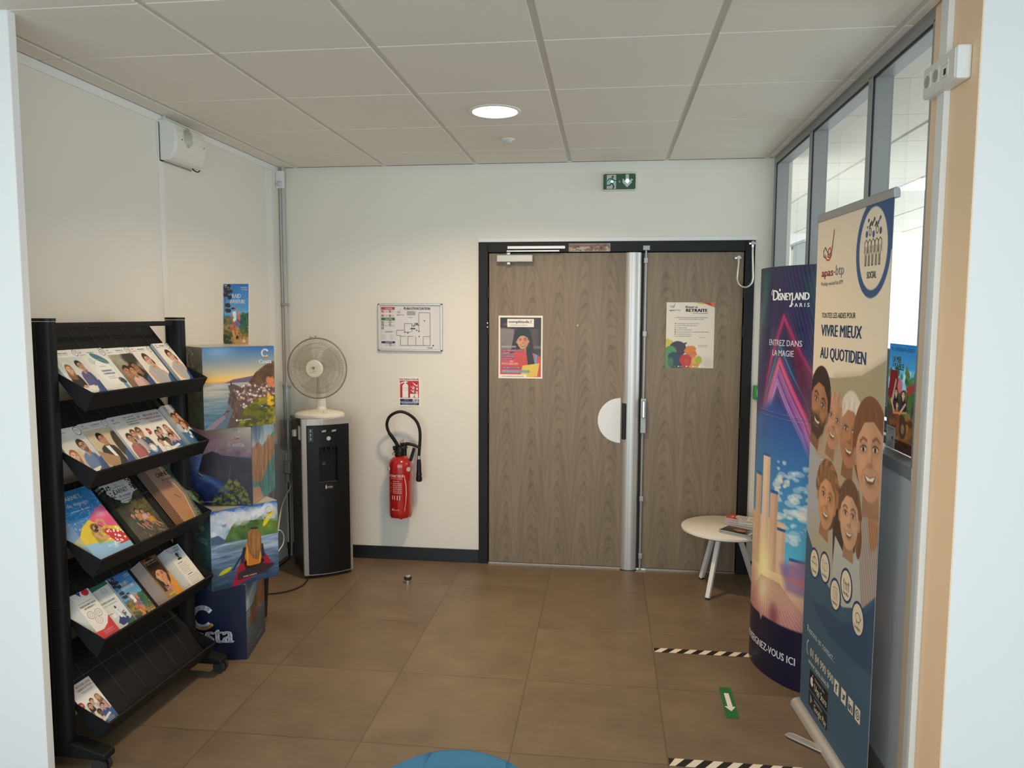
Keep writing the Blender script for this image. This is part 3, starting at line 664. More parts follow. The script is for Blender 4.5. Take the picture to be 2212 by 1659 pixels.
def d_pool(w=1, h=1.42):
    R = Ras(w, h, 150, '2f7fc4', 10)
    n = R.noise(.16, .12, 3); R.C = np.clip(R.C*(0.85+.3*R.noise(.5, .4, 5))[..., None], 0, 1)
    v = np.abs(n-.5); R.put(np.clip((.022-v)/.02, 0, 1), 'b8e4f4', .8); v2 = np.abs(R.noise(.11, .09, 9)-.5); R.put(np.clip((.015-v2)/.015, 0, 1), '9fd4f0', .6)
    R.poly([(w*.55, .62), (w*.8, .5), (w*1.05, .48), (w*1.05, 1.0), (w*.62, .95), (w*.4, .78)], 'e6548c'); R.glow(w*.8, .62, .2, .12, 'f6b0cc', .8)
    R.poly([(0, .95), (w*.2, .78), (w*.45, .68), (w*.62, .88), (w, 1.0), (w, h), (0, h)], 'e8c82c'); R.tex(.08, .3)
    R.poly([(0, 1.12), (w*.35, 1.18), (w, 1.34), (w, h), (0, h)], '90bfe4'); R.poly([(w*.3, .95), (w*.42, .82), (w*.5, 1.0), (w*.52, 1.18), (w*.3, 1.2)], '8a8a3a', .8, .04)
    R.poly([(w*.56, .98), (w*.70, .95), (w*1.0, 1.15), (w, 1.36), (w*.75, 1.36), (w*.62, 1.15)], 'd02030')
    R.blobs(26, w*.6, 1.0, w, 1.34, .016, .024, ['ffffff'], 1)
    R.line([(w*.52, .92), (w*.36, 1.02), (w*.44, 1.12), (w*.6, 1.14)], .07, 'dc9a70'); R.line([(w*.52, .84), (w*.62, .74), (w*.74, .78), (w*.72, .95)], .06, 'dc9a70')
    head(R, w*.48, .90, .12, skin='e0a078', hair='7a4c30', style='tied', tilt=-.9, smile=1)
    p = (w*.47, .895); R.ell(p[0]-.02, p[1]+.035, .045, .04, '1c1410'); R.ell(p[0]+.03, p[1]-.03, .045, .04, '1c1410')
    R.text('CARNET', w*.18, .20, .09, 'ffffff', w=w*.5, bold=.01); R.text('de voyage', w*.2, .34, .08, 'ffffff', w=w*.55, bold=.01); R.text('enfants & ados', w*.2, .46, .04, 'e8f0f8', w=w*.5)
    R.text('Été Automne', w*.45, 1.33, .05, 'ffffff', w=w*.35); R.text('2024', w*.55, 1.39, .04, 'ffffff'); return R
def d_hikers(w=.95, h=1.5):
    R = Ras(w, h, 140, '3c3a2c', 11); R.grad(0, h, '3a3c34', '4a4434'); R.tex(.35, .18, None, 2)
    R.poly([(0, 0), (w, 0), (w*.95, .2), (w, .32), (w*.8, .36), (w*.62, .5), (w*.45, .56), (w*.3, .52), (w*.12, .3), (0, .12)], 'c6c6ca'); R.blobs(60, 0, .05, w*.3, .6, .01, .035, ['24261e', '30301f'], .9); R.blobs(30, w*.85, 0, w, .3, .01, .03, ['24261e', '3a3a2a'], .9)
    R.poly([(w*.3, .7), (w*.6, .5), (w, .62), (w, .8), (w*.3, .9)], '6c6440', .6, .1); R.blobs(80, w*.55, .55, w, 1.0, .015, .04, ['7a7040', '5c5a34', '8a7a48'], .5)
    R.blobs(60, w*.2, 1.2, w*.9, 1.45, .01, .03, ['8a7658', '5c4c38', 'a08a68'], .5)
    for i, (x, y, s, sh, hr) in enumerate(((.3, .86, .06, '3a4a3c', '3a2a20'), (.42, .92, .055, '2e3a34', 'd0b078'), (.5, .8, .065, 'c08058', '241a14'), (.64, .84, .06, 'd0a8a0', '1c1614'), (.76, .95, .055, 'c8962c', '3a2a1c'))):
        person(R, w*x, y, s, sh, 1, 3.6, skin='c89070', hair=hr, style='short')
        R.line([(w*x-.02, y+.2), (w*x+.06, y+.36)], .035, 'b87c60'); R.line([(w*x+.05, y+.2), (w*x+.16, y+.34)], .035, 'b87c60')
    R.text('CARNET', w*.5, .29, .11, '1c1c1e', w=w*.46, align='C'); R.text('de voyage', w*.52, .39, .06, '1c1c1e', w=w*.38, align='C', shear=.2); R.text('F R A N C E', w*.52, .46, .035, '303034', w=w*.38, align='C')
    R.stroke([(w*.3, .14), (w*.72, .14)], .006, '303034'); R.stroke([(w*.3, .5), (w*.72, .5)], .006, '303034'); logo_apas(R, w*.42, .1, .14, '303034', '505054', False); return R
def d_beach(w=.9, h=1.5):
    R = Ras(w, h, 120, 'b08a6c', 12); R.grad(0, h, 'a08074', 'b88458'); R.tex(.05, .1)
    R.rect(0, 0, w, .5, '9c8076', .6, .08)
    R.poly([(w*.62, 0), (w*.55, .3), (w*.66, .6), (w*.7, .9), (w*.6, 1.2), (w*.5, 1.5), (w, 1.5), (w, 0)], '8a7c6c'); R.poly([(w*.72, 0), (w*.68, .3), (w*.8, .6), (w*.82, .9), (w*.7, 1.2), (w*.62, 1.5), (w, 1.5), (w, 0)], '56685c')
    m = R.pmask([(w*.72, 0), (w*.68, .3), (w*.8, .6), (w*.82, .9), (w*.7, 1.2), (w*.62, 1.5), (w, 1.5), (w, 0)]); R.tex(.35, .05, None, 4, m)
    R.line([(w*.6, 0), (w*.54, .3), (w*.65, .6), (w*.69, .9), (w*.58, 1.2), (w*.48, 1.5)], .03, 'd8ccb8', .7)
    R.line([(w*.42, .84), (w*.5, .92)], .018, '7a2c1c'); R.ell(w*.4, .82, .014, .014, '3a1c14')
    R.text('CARNET', w*.5, .29, .11, '1e1614', w=w*.5, align='C', bold=.01); R.text('de voyage', w*.55, .41, .07, '4a342c', w=w*.48, align='C', shear=.2); R.text('M O N D E', w*.6, .49, .03, '7a5a48', w=w*.3, align='C'); logo_apas(R, w*.38, .1, .14, '6a4038', '7a5048', False)
    R.text('Été Automne 2024', w*.74, 1.4, .03, 'a8b8a8', w=w*.25, align='C'); return R
def d_redflyer(w=.70, h=1.42):
    R = Ras(w, h, 70, 'ebe6de', 13); R.grad(0, .3, 'd2d2d4', 'ebe6de')
    R.poly([(w*.3, 0), (w*.52, 0), (w*.44, .13)], '2a3c88'); R.ell(w*.75, .06, .12, .10, 'b82434')
    R.text('bonnes raisons', w*.1, .30, .03, '505868', w=w*.7); R.text('REJOIGNEZ NOS', w*.1, .40, .045, '24304c', w=w*.8, bold=.02); R.text('ADHÉRENTS !', w*.2, .48, .045, '24304c', w=w*.6, bold=.02)
    for x, y, c in ((.3, .66, '4a4a54'), (.68, .68, '4a4a54'), (.48, .86, 'b86a4c')): R.ring(w*x, y, .11, .10, .01, c); R.ring(w*x, y, .05, .04, .006, c)
    R.poly([(0, 1.1), (w*.4, 1.12), (w*.75, 1.02), (w, .85), (w, h), (0, h)], 'd8303c'); R.poly([(w*.6, 1.42), (w*.75, 1.0), (w, .84), (w, 1.1)], 'c02430', .6)
    R.text('DÉCOUVREZ VOS', w*.3, 1.20, .04, 'ffffff', w=w*.5, bold=.01); R.text('AVANTAGES', w*.3, 1.26, .04, 'ffffff', w=w*.5, bold=.01); R.text('www.apas.asso.fr', w*.3, 1.36, .025, 'f8c8c8', w=w*.5); return R
def d_dental(w=.70, h=1.42):
    R = Ras(w, h, 76, '2c6e5c', 14); R.poly([(0, .1), (w, .06), (w, 1.12), (w*.7, 1.2), (w*.5, 1.32), (0, 1.32)], 'dadcdc'); R.poly([(0, .45), (w, .4), (w, .9), (0, 1.0)], 'e4e6e6', .6, .2)
    R.ring(w*.62, .2, .08, .08, .008, '50606c'); R.arc(w*.62, .2, .11, .11, -60, 60, .007, '50606c'); R.lines(w*.52, .17, w*.72, 3, .03, '808890', .008)
    R.text('PROTHÈSES DENTAIRES', w*.06, .52, .05, '3a5a54', w=w*.8, bold=.01); R.text('et soins conventionnés', w*.1, .60, .035, '4a8474', w=w*.75)
    R.poly([(w*.3, 1.12), (w*.5, 1.0), (w*.72, 1.02), (w*.85, 1.1), (w*.8, 1.22), (w*.4, 1.24)], '2a3a7c'); R.poly([(w*.45, 1.0), (w*.65, .92), (w*.9, .96), (w*.8, 1.04)], '3a7c6c'); R.line([(w*.6, .94), (w*.85, .9)], .03, 'c8404c')
    R.line([(w*.6, .78), (w*.6, 1.0)], .08, 'f2f4f4'); R.ell(w*.6, .71, .03, .04, '2a2430'); R.line([(w*.62, .8), (w*.7, 1.06)], .06, 'ccd4dc'); R.line([(w*.1, .84), (w*.3, .82), (w*.34, .9)], .012, '30343c'); R.rect(w*.26, .86, w*.4, .96, 'f4f6f6')
    R.text('apas.asso.fr', w*.1, 1.38, .025, 'e0ece8', w=w*.7); return R
def d_raid(w=.71, h=1.42, n=110):
    R = Ras(w, h, n, '3478b8', 15); R.grad(0, .8, '2f6cb0', '6cb4dc')
    R.rect(0, .74, w, .9, '3f8cc0'); R.poly([(0, .82), (w*.2, .74), (w*.45, .84), (w*.3, 1.0), (0, 1.05)], '6c6c48')
    R.poly([(0, 1.0), (w*.35, .95), (w*.7, 1.05), (w, .95), (w, h), (0, h)], 'b88a54'); R.tex(.12, .12, None, 3)
    R.poly([(w*.35, 1.1), (w*.75, 1.15), (w, 1.25), (w, h), (w*.45, h)], 'd8a464'); R.blobs(46, w*.68, .72, w, 1.15, .02, .06, ['2c5c3c', '3a6c44', '245038'], .9)
    R.blobs(50, 0, .85, w*.35, 1.25, .015, .05, ['6c6a3c', '8a7c44', '50582c', 'a08448'], .8); R.blobs(24, 0, 1.2, w*.3, 1.42, .02, .05, ['2c4a34', '345438'], .9); R.blobs(26, w*.6, 1.1, w, 1.3, .02, .035, ['96703c', '6c6434'], .6)
    for cx, cy, rr in ((.12, .08, .13), (.2, .2, .11), (.08, .26, .1), (.24, .32, .05), (.16, .5, .07), (.2, .63, .06)): R.blobs(14, w*cx-rr*.6, cy-rr*.3, w*cx+rr*.8, cy+rr*.3, .015, .045, ['2c1e20', '3a2624', '241a1e'], 1)
    R.line([(w*.04, .1), (w*.08, .5), (w*.02, .8)], .014, '3a2620'); R.line([(w*.08, .4), (w*.22, .3)], .008, '3a2620')
    # runner and cyclist
    R.ell(w*.45, .58, .035, .04, 'd86a54'); R.ell(w*.38, .58, .055, .02, '201418'); R.poly([(w*.36, .66), (w*.5, .64), (w*.52, .8), (w*.4, .82)], 'f0ece4'); R.line([(w*.36, .68), (w*.3, .76), (w*.42, .8)], .022, 'd86a54')
    R.poly([(w*.38, .82), (w*.52, .80), (w*.52, .92), (w*.38, .92)], 'f4f0ec'); R.line([(w*.42, .9), (w*.45, 1.06), (w*.5, 1.2)], .045, 'd4604c'); R.line([(w*.5, .88), (w*.44, 1.02), (w*.28, 1.08)], .04, 'c8543f'); R.ell(w*.55, 1.26, .03, .05, '241a20', 1, None, .3)
    R.ell(w*.62, .66, .03, .035, 'e88a4c'); R.poly([(w*.58, .70), (w*.68, .7), (w*.66, .86), (w*.56, .84)], 'e4783c'); R.line([(w*.6, .84), (w*.62, .98)], .04, 'c85840'); R.line([(w*.55, .84), (w*.7, .94)], .02, '2c3c6c')
    R.text('RAID', w*.36, .335, .10, 'f4f2ea', w=w*.34, bold=.02); R.text('AVENTURE', w*.27, .46, .09, 'f4f2ea', w=w*.60, bold=.02)
    R.text('SAMEDI 5', w*.96, .10, .028, 'e8eef4', w=w*.26, align='R'); R.text('OCTOBRE', w*.96, .15, .028, 'e8eef4', w=w*.24, align='R'); logo_apas(R, w*.06, .06, .12, 'ffffff', 'ffffff', False); R.bar(w*.76, 1.32, w*.88, 1.39, 'f0e0c8'); return R
def d_girl(w=.70, h=1.42):
    R = Ras(w, h, 90, '8a6a4c', 16); R.grad(0, h, '6a4c38', 'a88860')
    R.poly([(w*.7, .5), (w, .7), (w, h), (w*.5, h), (w*.55, 1.0)], 'e0962c'); R.ell(w*.5, .5, .3, .5, '38221a'); R.poly([(w*.15, .3), (w*.3, .2), (w*.28, 1.1), (w*.12, 1.1)], '38221a')
    head(R, w*.52, .6, .26, skin='d89c70', hair='38221a', style='short', smile=0)
    R.line([(w*.6, 1.2), (w*.56, .86)], .1, 'cc9068')
    for k in range(4): R.line([(w*(.44+k*.075), .92), (w*(.42+k*.075), .70)], .04, 'c88a60' if k % 2 else 'd89a70')
    R.text('imagoscope', w*.14, .14, .08, 'c8a898', w=w*.6, shear=.2); R.text("le magazine des parents", w*.2, .2, .025, 'e0d0c8', w=w*.6)
    R.bar(w*.28, 1.04, w*.72, 1.09, 'c02450', 1); R.bar(w*.22, 1.2, w*.56, 1.25, 'e8d02c', 1); R.text('LES INITIALES', w*.3, 1.08, .03, 'ffffff', w=w*.4); R.text('SOMMEIL', w*.24, 1.24, .03, '303030', w=w*.3); return R
def d_letter(w=.70, h=1.42):
    R = Ras(w, h, 80, 'e8e4da', 17); R.grad(0, .5, 'c4ccd8', 'e0e2e2'); R.poly([(w*.5, .1), (w, .05), (w, .42), (w*.6, .42)], '6a90b8', .6, .15)
    person(R, w*.5, .3, .065, 'e8e8ea', 1, 2.4, skin='40281c', hair='181210', style='short'); R.poly([(w*.38, .4), (w*.62, .4), (w*.64, .46), (w*.36, .46)], '1c1c28')
    logo_apas(R, .05, .09, .16); R.text('COMPLÉTUDE', w*.5, .08, .03, '303a6c', w=w*.4, bold=.02); R.text('"Un accompagnement"', w*.2, .18, .03, '505868', w=w*.6, shear=.2)
    R.rect(0, .46, w, h, 'e8e4da'); R.text('UN SOUTIEN', w*.2, .56, .03, '303438', w=w*.3, bold=.02); R.lines(w*.12, .62, w*.9, 6, .055, '8a8c90', .01, 4); R.text('COORDONNÉES', w*.25, .99, .028, '303438', w=w*.35, bold=.02); R.lines(w*.14, 1.05, w*.9, 5, .055, '8a8c90', .01, 6); return R
# ================================================================== THE SETTING
XL, XR, H = -1.934, 1.241, 2.623
YP = -2.645                                   # front face of the partition the camera looks through
struct('floor', MB().box(-3.6, 5.4, -9.0, 4.8, -0.1, 0.0), M['floor'])
struct('trim_9', MB().box(XR+0.11, 4.99, -2.33, 4.53, 0.0005, 0.006), M['officefloor'])

# ceiling: recessed grid with separate tiles
def ceiling():
    t = MB()
    colx = [-0.0125+0.6*i for i in range(-6, 9)]
    rowy = [-0.40-0.595*j for j in range(-9, 15)]
    def cells(x0, x1, y0, y1, skip=()):
        xs = sorted([x0]+[c for c in colx if x0+0.02 < c < x1-0.02]+[x1]); ys = sorted([y0]+[r for r in rowy if y0+0.02 < r < y1-0.02]+[y1])
        for a, b in zip(xs[:-1], xs[1:]):
            for c, d in zip(ys[:-1], ys[1:]):
                if any(a-.01 <= sx <= b+.01 and c-.01 <= sy <= d+.01 for sx, sy in skip): continue
                t.box(a+0.0135, b-0.0135, c+0.0055, d-0.0055, H-0.007, H+0.02)
    cells(XL, XR, YP, 0.0); cells(-3.5, 5.0, -6.0, YP); cells(XR+0.10, 5.0, -2.33, 4.53, skip=((2.7, 0.5), (2.7, 1.1)))
    struct('ceiling', t, M['ceil'])
    b = MB(); b.box(-3.6, 5.1, -9.0, 4.7, H+0.0005, H+0.06)
    struct('trim_1', b, M['tbar'], 'white lay-in grid between the ceiling tiles')
    e = MB(); e.box(XL, XR, -0.018, 0, H-0.007, H+0.001); e.box(XR-0.0, XR+0.012, -2.33, 0, H-0.008, H); struct('trim_2', e, M['tbar'])
ceiling()

# back wall with the door opening (x -0.595 .. 1.1375, up to 2.12)
w = MB(); w.box(-2.1, -0.595, 0, 0.16, 0, H+0.05); w.box(1.1375, 1.345, 0, 0.16, 0, H+0.05); w.box(-0.595, 1.1375, 0, 0.16, 2.12, H+0.05)
struct('wall_back', w, M['wall'])
struct('trim_3', MB().box(-0.599, 1.149, -0.010, 0.0, 2.122, 2.148), M['joint'], 'white batten above the dark door frame', 0.002)
struct('baseboard_back', MB().box(XL, -0.597, -0.012, 0.0, 0.0, 0.088).box(1.139, XR, -0.012, 0, 0, 0.088), M['basebd'], bevel=0.002)
# left wall: panelled partition
struct('wall_left', MB().box(XL-0.10, XL, YP, 0.0, 0, H+0.05), M['panel'])
j = MB()
for y0, y1 in ((-1.398, -1.359), (-0.215, -0.127)): j.box(XL, XL+0.004, y0, y1, 0, H-0.045)
j.box(XL, XL+0.006, YP, -0.02, H-0.043, H-0.006)
struct('trim_4', j, M['joint'], 'white cover strips between the wall panels', 0.001)
struct('baseboard_left', MB().box(XL, XL+0.008, YP, -0.02, 0.0, 0.05), M['joint'])
# the partition beside the camera
struct('wall_front_left', MB().box(-3.5, -1.665, YP, YP+0.035, 0, H+0.05), M['nib'], bevel=0.003)
struct('wall_front_right', MB().box(XR+0.0005, 5.0, YP, -2.33, 0, H+0.05), M['nib'])
struct('wall_pillar', MB().box(XR, XR+0.0005, YP+0.0, -2.33, 0, H+0.0).box(XR-0.0035, XR, YP, -2.33, 0, H), M['cream'], 'partition end coloured cream for the warm light on it')
# reception room around the camera
struct('wall_reception_left', MB().box(-3.6, -3.5, -6.0, YP, 0, H+0.05), M['wall'])
struct('wall_reception_right', MB().box(5.0, 5.1, -6.0, YP, 0, H+0.05), M['wall'])
w = MB(); w.box(-3.6, -2.8, -6.1, -6.0, 0, H+0.05); w.box(2.8, 5.1, -6.1, -6.0, 0, H+0.05); w.box(-2.8, 2.8, -6.1, -6.0, 0, 0.12); w.box(-2.8, 2.8, -6.1, -6.0, 2.4, H+0.05)
struct('wall_reception_window_side', w, M['wall'])
fr = MB()
for x in (-2.8, -0.95, 0.9, 2.75): fr.box(x, x+0.05, -6.08, -6.02, 0.12, 2.4)
fr.box(-2.8, 2.8, -6.08, -6.02, 0.12, 0.18); fr.box(-2.8, 2.8, -6.08, -6.02, 2.34, 2.4)
win = struct('window_4', fr, M['white'])
gp = MB().box(-2.8, 2.8, -6.055, -6.050, 0.12, 2.4).build('pane', M['glass'], win)
# the office behind the glazed partition
struct('wall_office_far', MB().box(XR, 5.1, 4.53, 4.65, 0, H+0.05), M['officewall'])
struct('wall_office_left', MB().box(XR, XR+0.1, 0.16, 4.53, 0, H+0.05), M['officewall'])
w = MB(); w.box(5.0, 5.1, YP, -2.0, 0, H+0.05); w.box(5.0, 5.1, 4.4, 4.65, 0, H+0.05); w.box(5.0, 5.1, -2.0, 4.4, 0, 0.7); w.box(5.0, 5.1, -2.0, 4.4, 2.5, H+0.05)
struct('wall_office_right', w, M['officewall'])
fr = MB()
for y in (-2.0, -0.4, 1.2, 2.8, 4.35): fr.box(5.02, 5.08, y, y+0.05, 0.7, 2.5)
fr.box(5.02, 5.08, -2, 4.4, 0.7, 0.76); fr.box(5.02, 5.08, -2, 4.4, 2.44, 2.5)
struct('window_5', fr, M['white'])

# glazed partition on the right: low panels, sill, mullions, panes
ZS = 1.165
lowp = MB()
for a, b in ((-2.33, -1.735), (-1.731, -0.852), (-0.848, 0.0)): lowp.box(XR, XR+0.075, a, b, 0.05, ZS-0.045)
struct('wall_right', lowp, M['gpanel'], 'grey lower panels of the glazed partition', 0.002)
struct('baseboard_right', MB().box(XR-0.004, XR+0.07, -2.33, 0, 0.0, 0.06), M['alud'])
sl = MB(); sl.box(XR-0.006, XR+0.08, -2.33, 0, ZS-0.045, ZS); sl.box(XR-0.004, XR+0.08, -2.33, 0, H-0.046, H-0.007)
for c in (-1.735, -0.852): sl.box(XR-0.004, XR+0.075, c-0.024, c+0.024, ZS, H-0.04)
sl.box(XR-0.004, XR+0.075, -0.045, 0.0, ZS, H-0.04); sl.box(XR-0.004, XR+0.075, -2.33, -2.315, ZS, H-0.04)
struct('trim_5', sl, M['alud'], 'grey aluminium frame of the glazed partition', 0.0015)
gk = MB()
for n, (a, b) in enumerate(((-2.315, -1.759), (-1.711, -0.876), (-0.828, -0.045))):
    for x in (XR-0.0015, ):
        gk.box(x, x+0.006, a, a+0.006, ZS, H-0.046); gk.box(x, x+0.006, b-0.008, b, ZS, H-0.046); gk.box(x, x+0.006, a, b, H-0.056, H-0.046)
    wn = MB().box(XR+0.066, XR+0.070, a+0.001, b-0.001, ZS-0.002, H-0.045).build('window_%d' % (3-n), M['glass']); wn['kind'] = 'structure'
struct('trim_6', gk, M['gasket'], 'dark glazing gaskets')
# cable trunking on the cream wall end
struct('trim_7', MB().box(XR-0.022, XR-0.0036, -2.470, -2.444, 0, H-0.006).box(XR-0.020, XR-0.0036, -2.442, -2.412, 0, H-0.006), M['joint'], 'white cable trunking on the cream wall end', 0.002)

# ---------------- double door
t = thing('door_1', None, None, (0, 0, 0)); t['kind'] = 'structure'; t['label'] = 'double door of grey-brown wood laminate in an anthracite frame'
f = MB(); f.box(-0.595, -0.534, -0.014, 0.10, 0, 2.122); f.box(1.079, 1.1375, -0.014, 0.10, 0, 2.122); f.box(-0.534, 1.079, -0.014, 0.10, 2.056, 2.122); f.box(-0.534, 1.079, 0.055, 0.10, 0.0, 2.056)
f.build('frame', M['frame'], t, 0.003)
MB().box(-0.529, 0.446, 0.004, 0.044, 0.010, 2.052).build('door_leaf', M['wood'], t, 0.002)
MB().box(0.462, 1.074, 0.004, 0.044, 0.010, 2.052).build('door_leaf', M['wood'], t, 0.002)
MB().box(0.4465, 0.4615, 0.020, 0.05, 0.010, 2.052).build('gasket', M['gasket'], t)
MB().box(-0.53, 1.075, 0.0, 0.05, 0.0, 0.009).build('threshold', M['steel'], t)
# full-height pull profile on the left leaf
p = MB(); n = 18; arcp = []
for i in range(n+1):
    a = PI*i/n; arcp.append((0.395-0.052*math.cos(a), 0.004-0.040*math.sin(a)**0.8 if 0 < i < n else 0.004, 0.004))
p.prism(arcp, (0, 0, 2.046))
pr = p.build('pull_profile', M['alu'], t, smooth=True)
g = MB()
for k in (5, 8, 11, 14):
    a = PI*k/n; x, y = 0.395-0.0525*math.cos(a), 0.004-0.0405*math.sin(a)**.8
    g.box(x-0.0012, x+0.0012, y-0.0006, y+0.002, 0.006, 2.048)
g.build('groove', M['alud'], pr)
MB().box(0.338, 0.366, -0.036, 0.004, 0.862, 1.095).build('grip', M['black'], t, 0.006)
MB().box(0.3435, 0.4465, -0.034, 0.004, 0.0, 0.004).build('end_cap', M['black'], t)
# rods of the fixed leaf
lk = MB(); lk.box(0.456, 0.490, -0.030, 0.004, 0.905, 1.128); lkbox = lk.build('bolt_case', M['alud'], t, 0.003)
MB().obox((0.473, -0.040, 1.06), (1, 0, 0), (0, 1, 0), (0, 0, 1), 0.009, 0.012, 0.055).build('lever', M['steel'], t, 0.004)
MB().cyl((0.4645, -0.031, 1.005), (0.4645, -0.034, 1.005), 0.004).cyl((0.482, -0.031, 1.005), (0.482, -0.034, 1.005), 0.004).build('marker', M['red'], t)
rd = MB(); rd.cyl((0.472, -0.012, 1.12), (0.472, -0.012, 2.09), 0.0065, n=14); rd.build('upper_rod', M['alud'], t, smooth=True)
rd = MB(); rd.cyl((0.470, -0.012, 0.0), (0.470, -0.012, 0.91), 0.0065, n=14); rd.build('lower_rod', M['alud'], t, smooth=True)
for z in (2.0, 1.54, 0.475, 0.095): MB().box(0.459, 0.485, -0.022, 0.004, z-0.018, z+0.018).build('rod_guide', M['alud'], t, 0.004)
MB().box(0.452, 0.494, -0.030, -0.013, 2.064, 2.092).cyl((0.459, -0.030, 2.078), (0.459, -0.033, 2.078), 0.004).cyl((0.487, -0.030, 2.078), (0.487, -0.033, 2.078), 0.004).build('rod_keeper', M['alud'], t, 0.003)
MB().box(0.440, 0.505, -0.045, -0.002, 0.0, 0.003).build('floor_keeper', M['steel'], t)
# hinges
for z in (1.80, 1.56, 0.98, 0.25):
    MB().cyl((-0.534, -0.018, z-0.035), (-0.534, -0.018, z+0.035), 0.007, n=12).box(-0.548, -0.534, -0.017, -0.013, z-0.035, z+0.035).build('hinge', M['frame'], t, smooth=True)
    MB().cyl((1.078, -0.018, z-0.035), (1.078, -0.018, z+0.035), 0.007, n=12).box(1.078, 1.090, -0.017, -0.013, z-0.035, z+0.035).build('hinge', M['frame'], t, smooth=True)
MB().cyl((-0.534, -0.026, 1.60), (-0.534, -0.026, 1.606), 0.005, n=10).cyl((-0.534, -0.026, 1.575), (-0.534, -0.026, 1.58), 0.005, n=10).build('hinge_screw', M['chrome'], t)
MB().box(0.044, 0.048, 0.0025, 0.0045, 1.585, 1.592).box(0.047, 0.051, 0.0025, 0.0045, 1.59, 1.597).build('chipped_spot', M['paper'], t)
hs = MB()
for x, z in ((0.0, 2.035), (0.0, 2.005), (0.045, 2.022), (0.085, 2.035), (0.085, 2.005)): hs.cyl((x+0.005, 0.0042, z), (x+0.005, 0.003, z), 0.0025, n=8)
hs.build('screw_hole', M['black'], t)

# ================================================================== THINGS ON THE BACK WALL
# door closer
t = thing('door_closer', 'silver door closer with its arm track at the top of the left door leaf', 'door closer', (-0.36, 0.004, 2.015))
MB().box(-0.475, -0.240, -0.045, 0.004, 1.991, 2.040).build('body', M['silverpl'], t, 0.006, local=False)
MB().cyl((-0.40, -0.022, 1.978), (-0.40, -0.022, 2.052), 0.016, n=20).build('spindle', M['steel'], t, smooth=True, local=False)
MB().box(-0.405, -0.035, -0.036, -0.014, 2.075, 2.094).build('track', M['alu'], t, 0.002, local=False)
MB().obox((-0.24, -0.030, 2.062), (1, 0, 0.0), (0, 1, 0), (0, 0, 1), 0.168, 0.010, 0.0035).build('arm', M['steel'], t, local=False)
# scar plate of a removed device
R = Ras(1, .20, 120, '7a5a44', 21); R.tex(.2, .1); n = R.noise(.08, .05, 4)
R.put(np.clip((n-.52)*14, 0, 1)*(R.Y > .07), 'b4aa9a', .9); R.put(np.clip((R.noise(.12, .06, 8)-.56)*12, 0, 1), '54301e', .9)
R.ell(.78, .11, .02, .03, '181412'); R.rect(0, 0, 1, .015, 'b4aca0'); R.rect(0, .185, 1, .2, 'b4aca0'); R.rect(.985, 0, 1, .2, 'b4aca0')
t = thing('mounting_plate', 'scarred brown patch with flaking paint left on the door frame head', 'plate', (0.117, -0.014, 2.083))
MB().box(-0.014, 0.248, -0.0165, -0.014, 2.058, 2.108).build('plate', M['steel'], t, local=False)
R.build('worn_surface', flat(np.array([-0.014-0.117, -0.0030, 2.108-2.083]), (.262, 0, 0), (0, 0, -.25), (0, -1, 0)), M['print'], t)
# flexible steel conduit on the right leaf
t = thing('cable_loop', 'flexible silver door cable hanging in a loop at the top right of the door', 'cable', (1.09, -0.02, 2.0))
pts = [(1.117, -0.030, 2.10), (1.117, -0.034, 2.04), (1.121, -0.036, 1.95), (1.122, -0.038, 1.88), (1.105, -0.042, 1.845), (1.075, -0.044, 1.832), (1.045, -0.042, 1.845), (1.030, -0.036, 1.88), (1.032, -0.030, 1.94), (1.037, -0.024, 1.985), (1.037, -0.02, 2.015)]
MB().tube(pts, 0.0065, 10, smooth_=6).build('flexible_tube', M['steel'], t, smooth=True, local=False)
for x, z, y in ((1.117, 2.102, -0.014), (1.037, 2.015, 0.004)):
    MB().cyl((x, y, z), (x, y-0.030, z), 0.013, n=6).cyl((x, y-0.02, z-0.025), (x, y-0.02, z+0.008), 0.009, n=12).box(x-0.02, x+0.02, y-0.004, y, z-0.006, z+0.006).build('end_fitting', M['chrome'], t, local=False)

# half-round white marking on the left leaf
pl = []
for i in range(33):
    a = PI/2+PI*i/32; pl.append((0.330+0.146*math.cos(a), 0.0035, 0.980+0.146*math.sin(a)))
o = MB().prism(pl, (0, -0.001, 0)).build('half_round_sticker', mat('matt_white_film', (0.80, 0.83, 0.86), 0.5))
tag(o, 'white half-round sticker beside the black grip of the left door leaf', 'sticker')

# evacuation plan
t = thing('evacuation_plan', 'framed evacuation plan poster on the wall left of the door', 'poster', (-1.05, 0, 1.57))
x0, x1, z0, z1 = -1.268, -0.836, 1.415, 1.728
f = MB()
f.box(x0, x1, -0.020, 0, z1-0.013, z1); f.box(x0, x1, -0.020, 0, z0, z0+0.013); f.box(x0, x0+0.013, -0.020, 0, z0, z1); f.box(x1-0.013, x1, -0.020, 0, z0, z1); f.box(x0, x1, -0.008, 0, z0, z1)
f.build('frame', M['alu'], t, 0.003, local=False)
R = Ras(1.30, .92, 160, 'dcd8d6', 22)
R.bar(.02, .03, .325, .90, 'c4c2c0', 1); R.bar(.025, .035, .32, .895, 'dcd8d6', 2)
def hd(y0, y1, c, txt, tc='ffffff'): R.bar(.025, y0, .32, y1, c, 3); R.text(txt, .19, y1-.015, (y1-y0)*.45, tc, w=.15, align='C', lay=5)
hd(.035, .09, 'b83028', 'INCENDIE'); hd(.255, .315, '2e6a38', 'ÉVACUATION'); hd(.53, .58, 'd0cecc', 'LÉGENDE', '101010'); hd(.755, .80, '202050', 'PRÉVENTION')
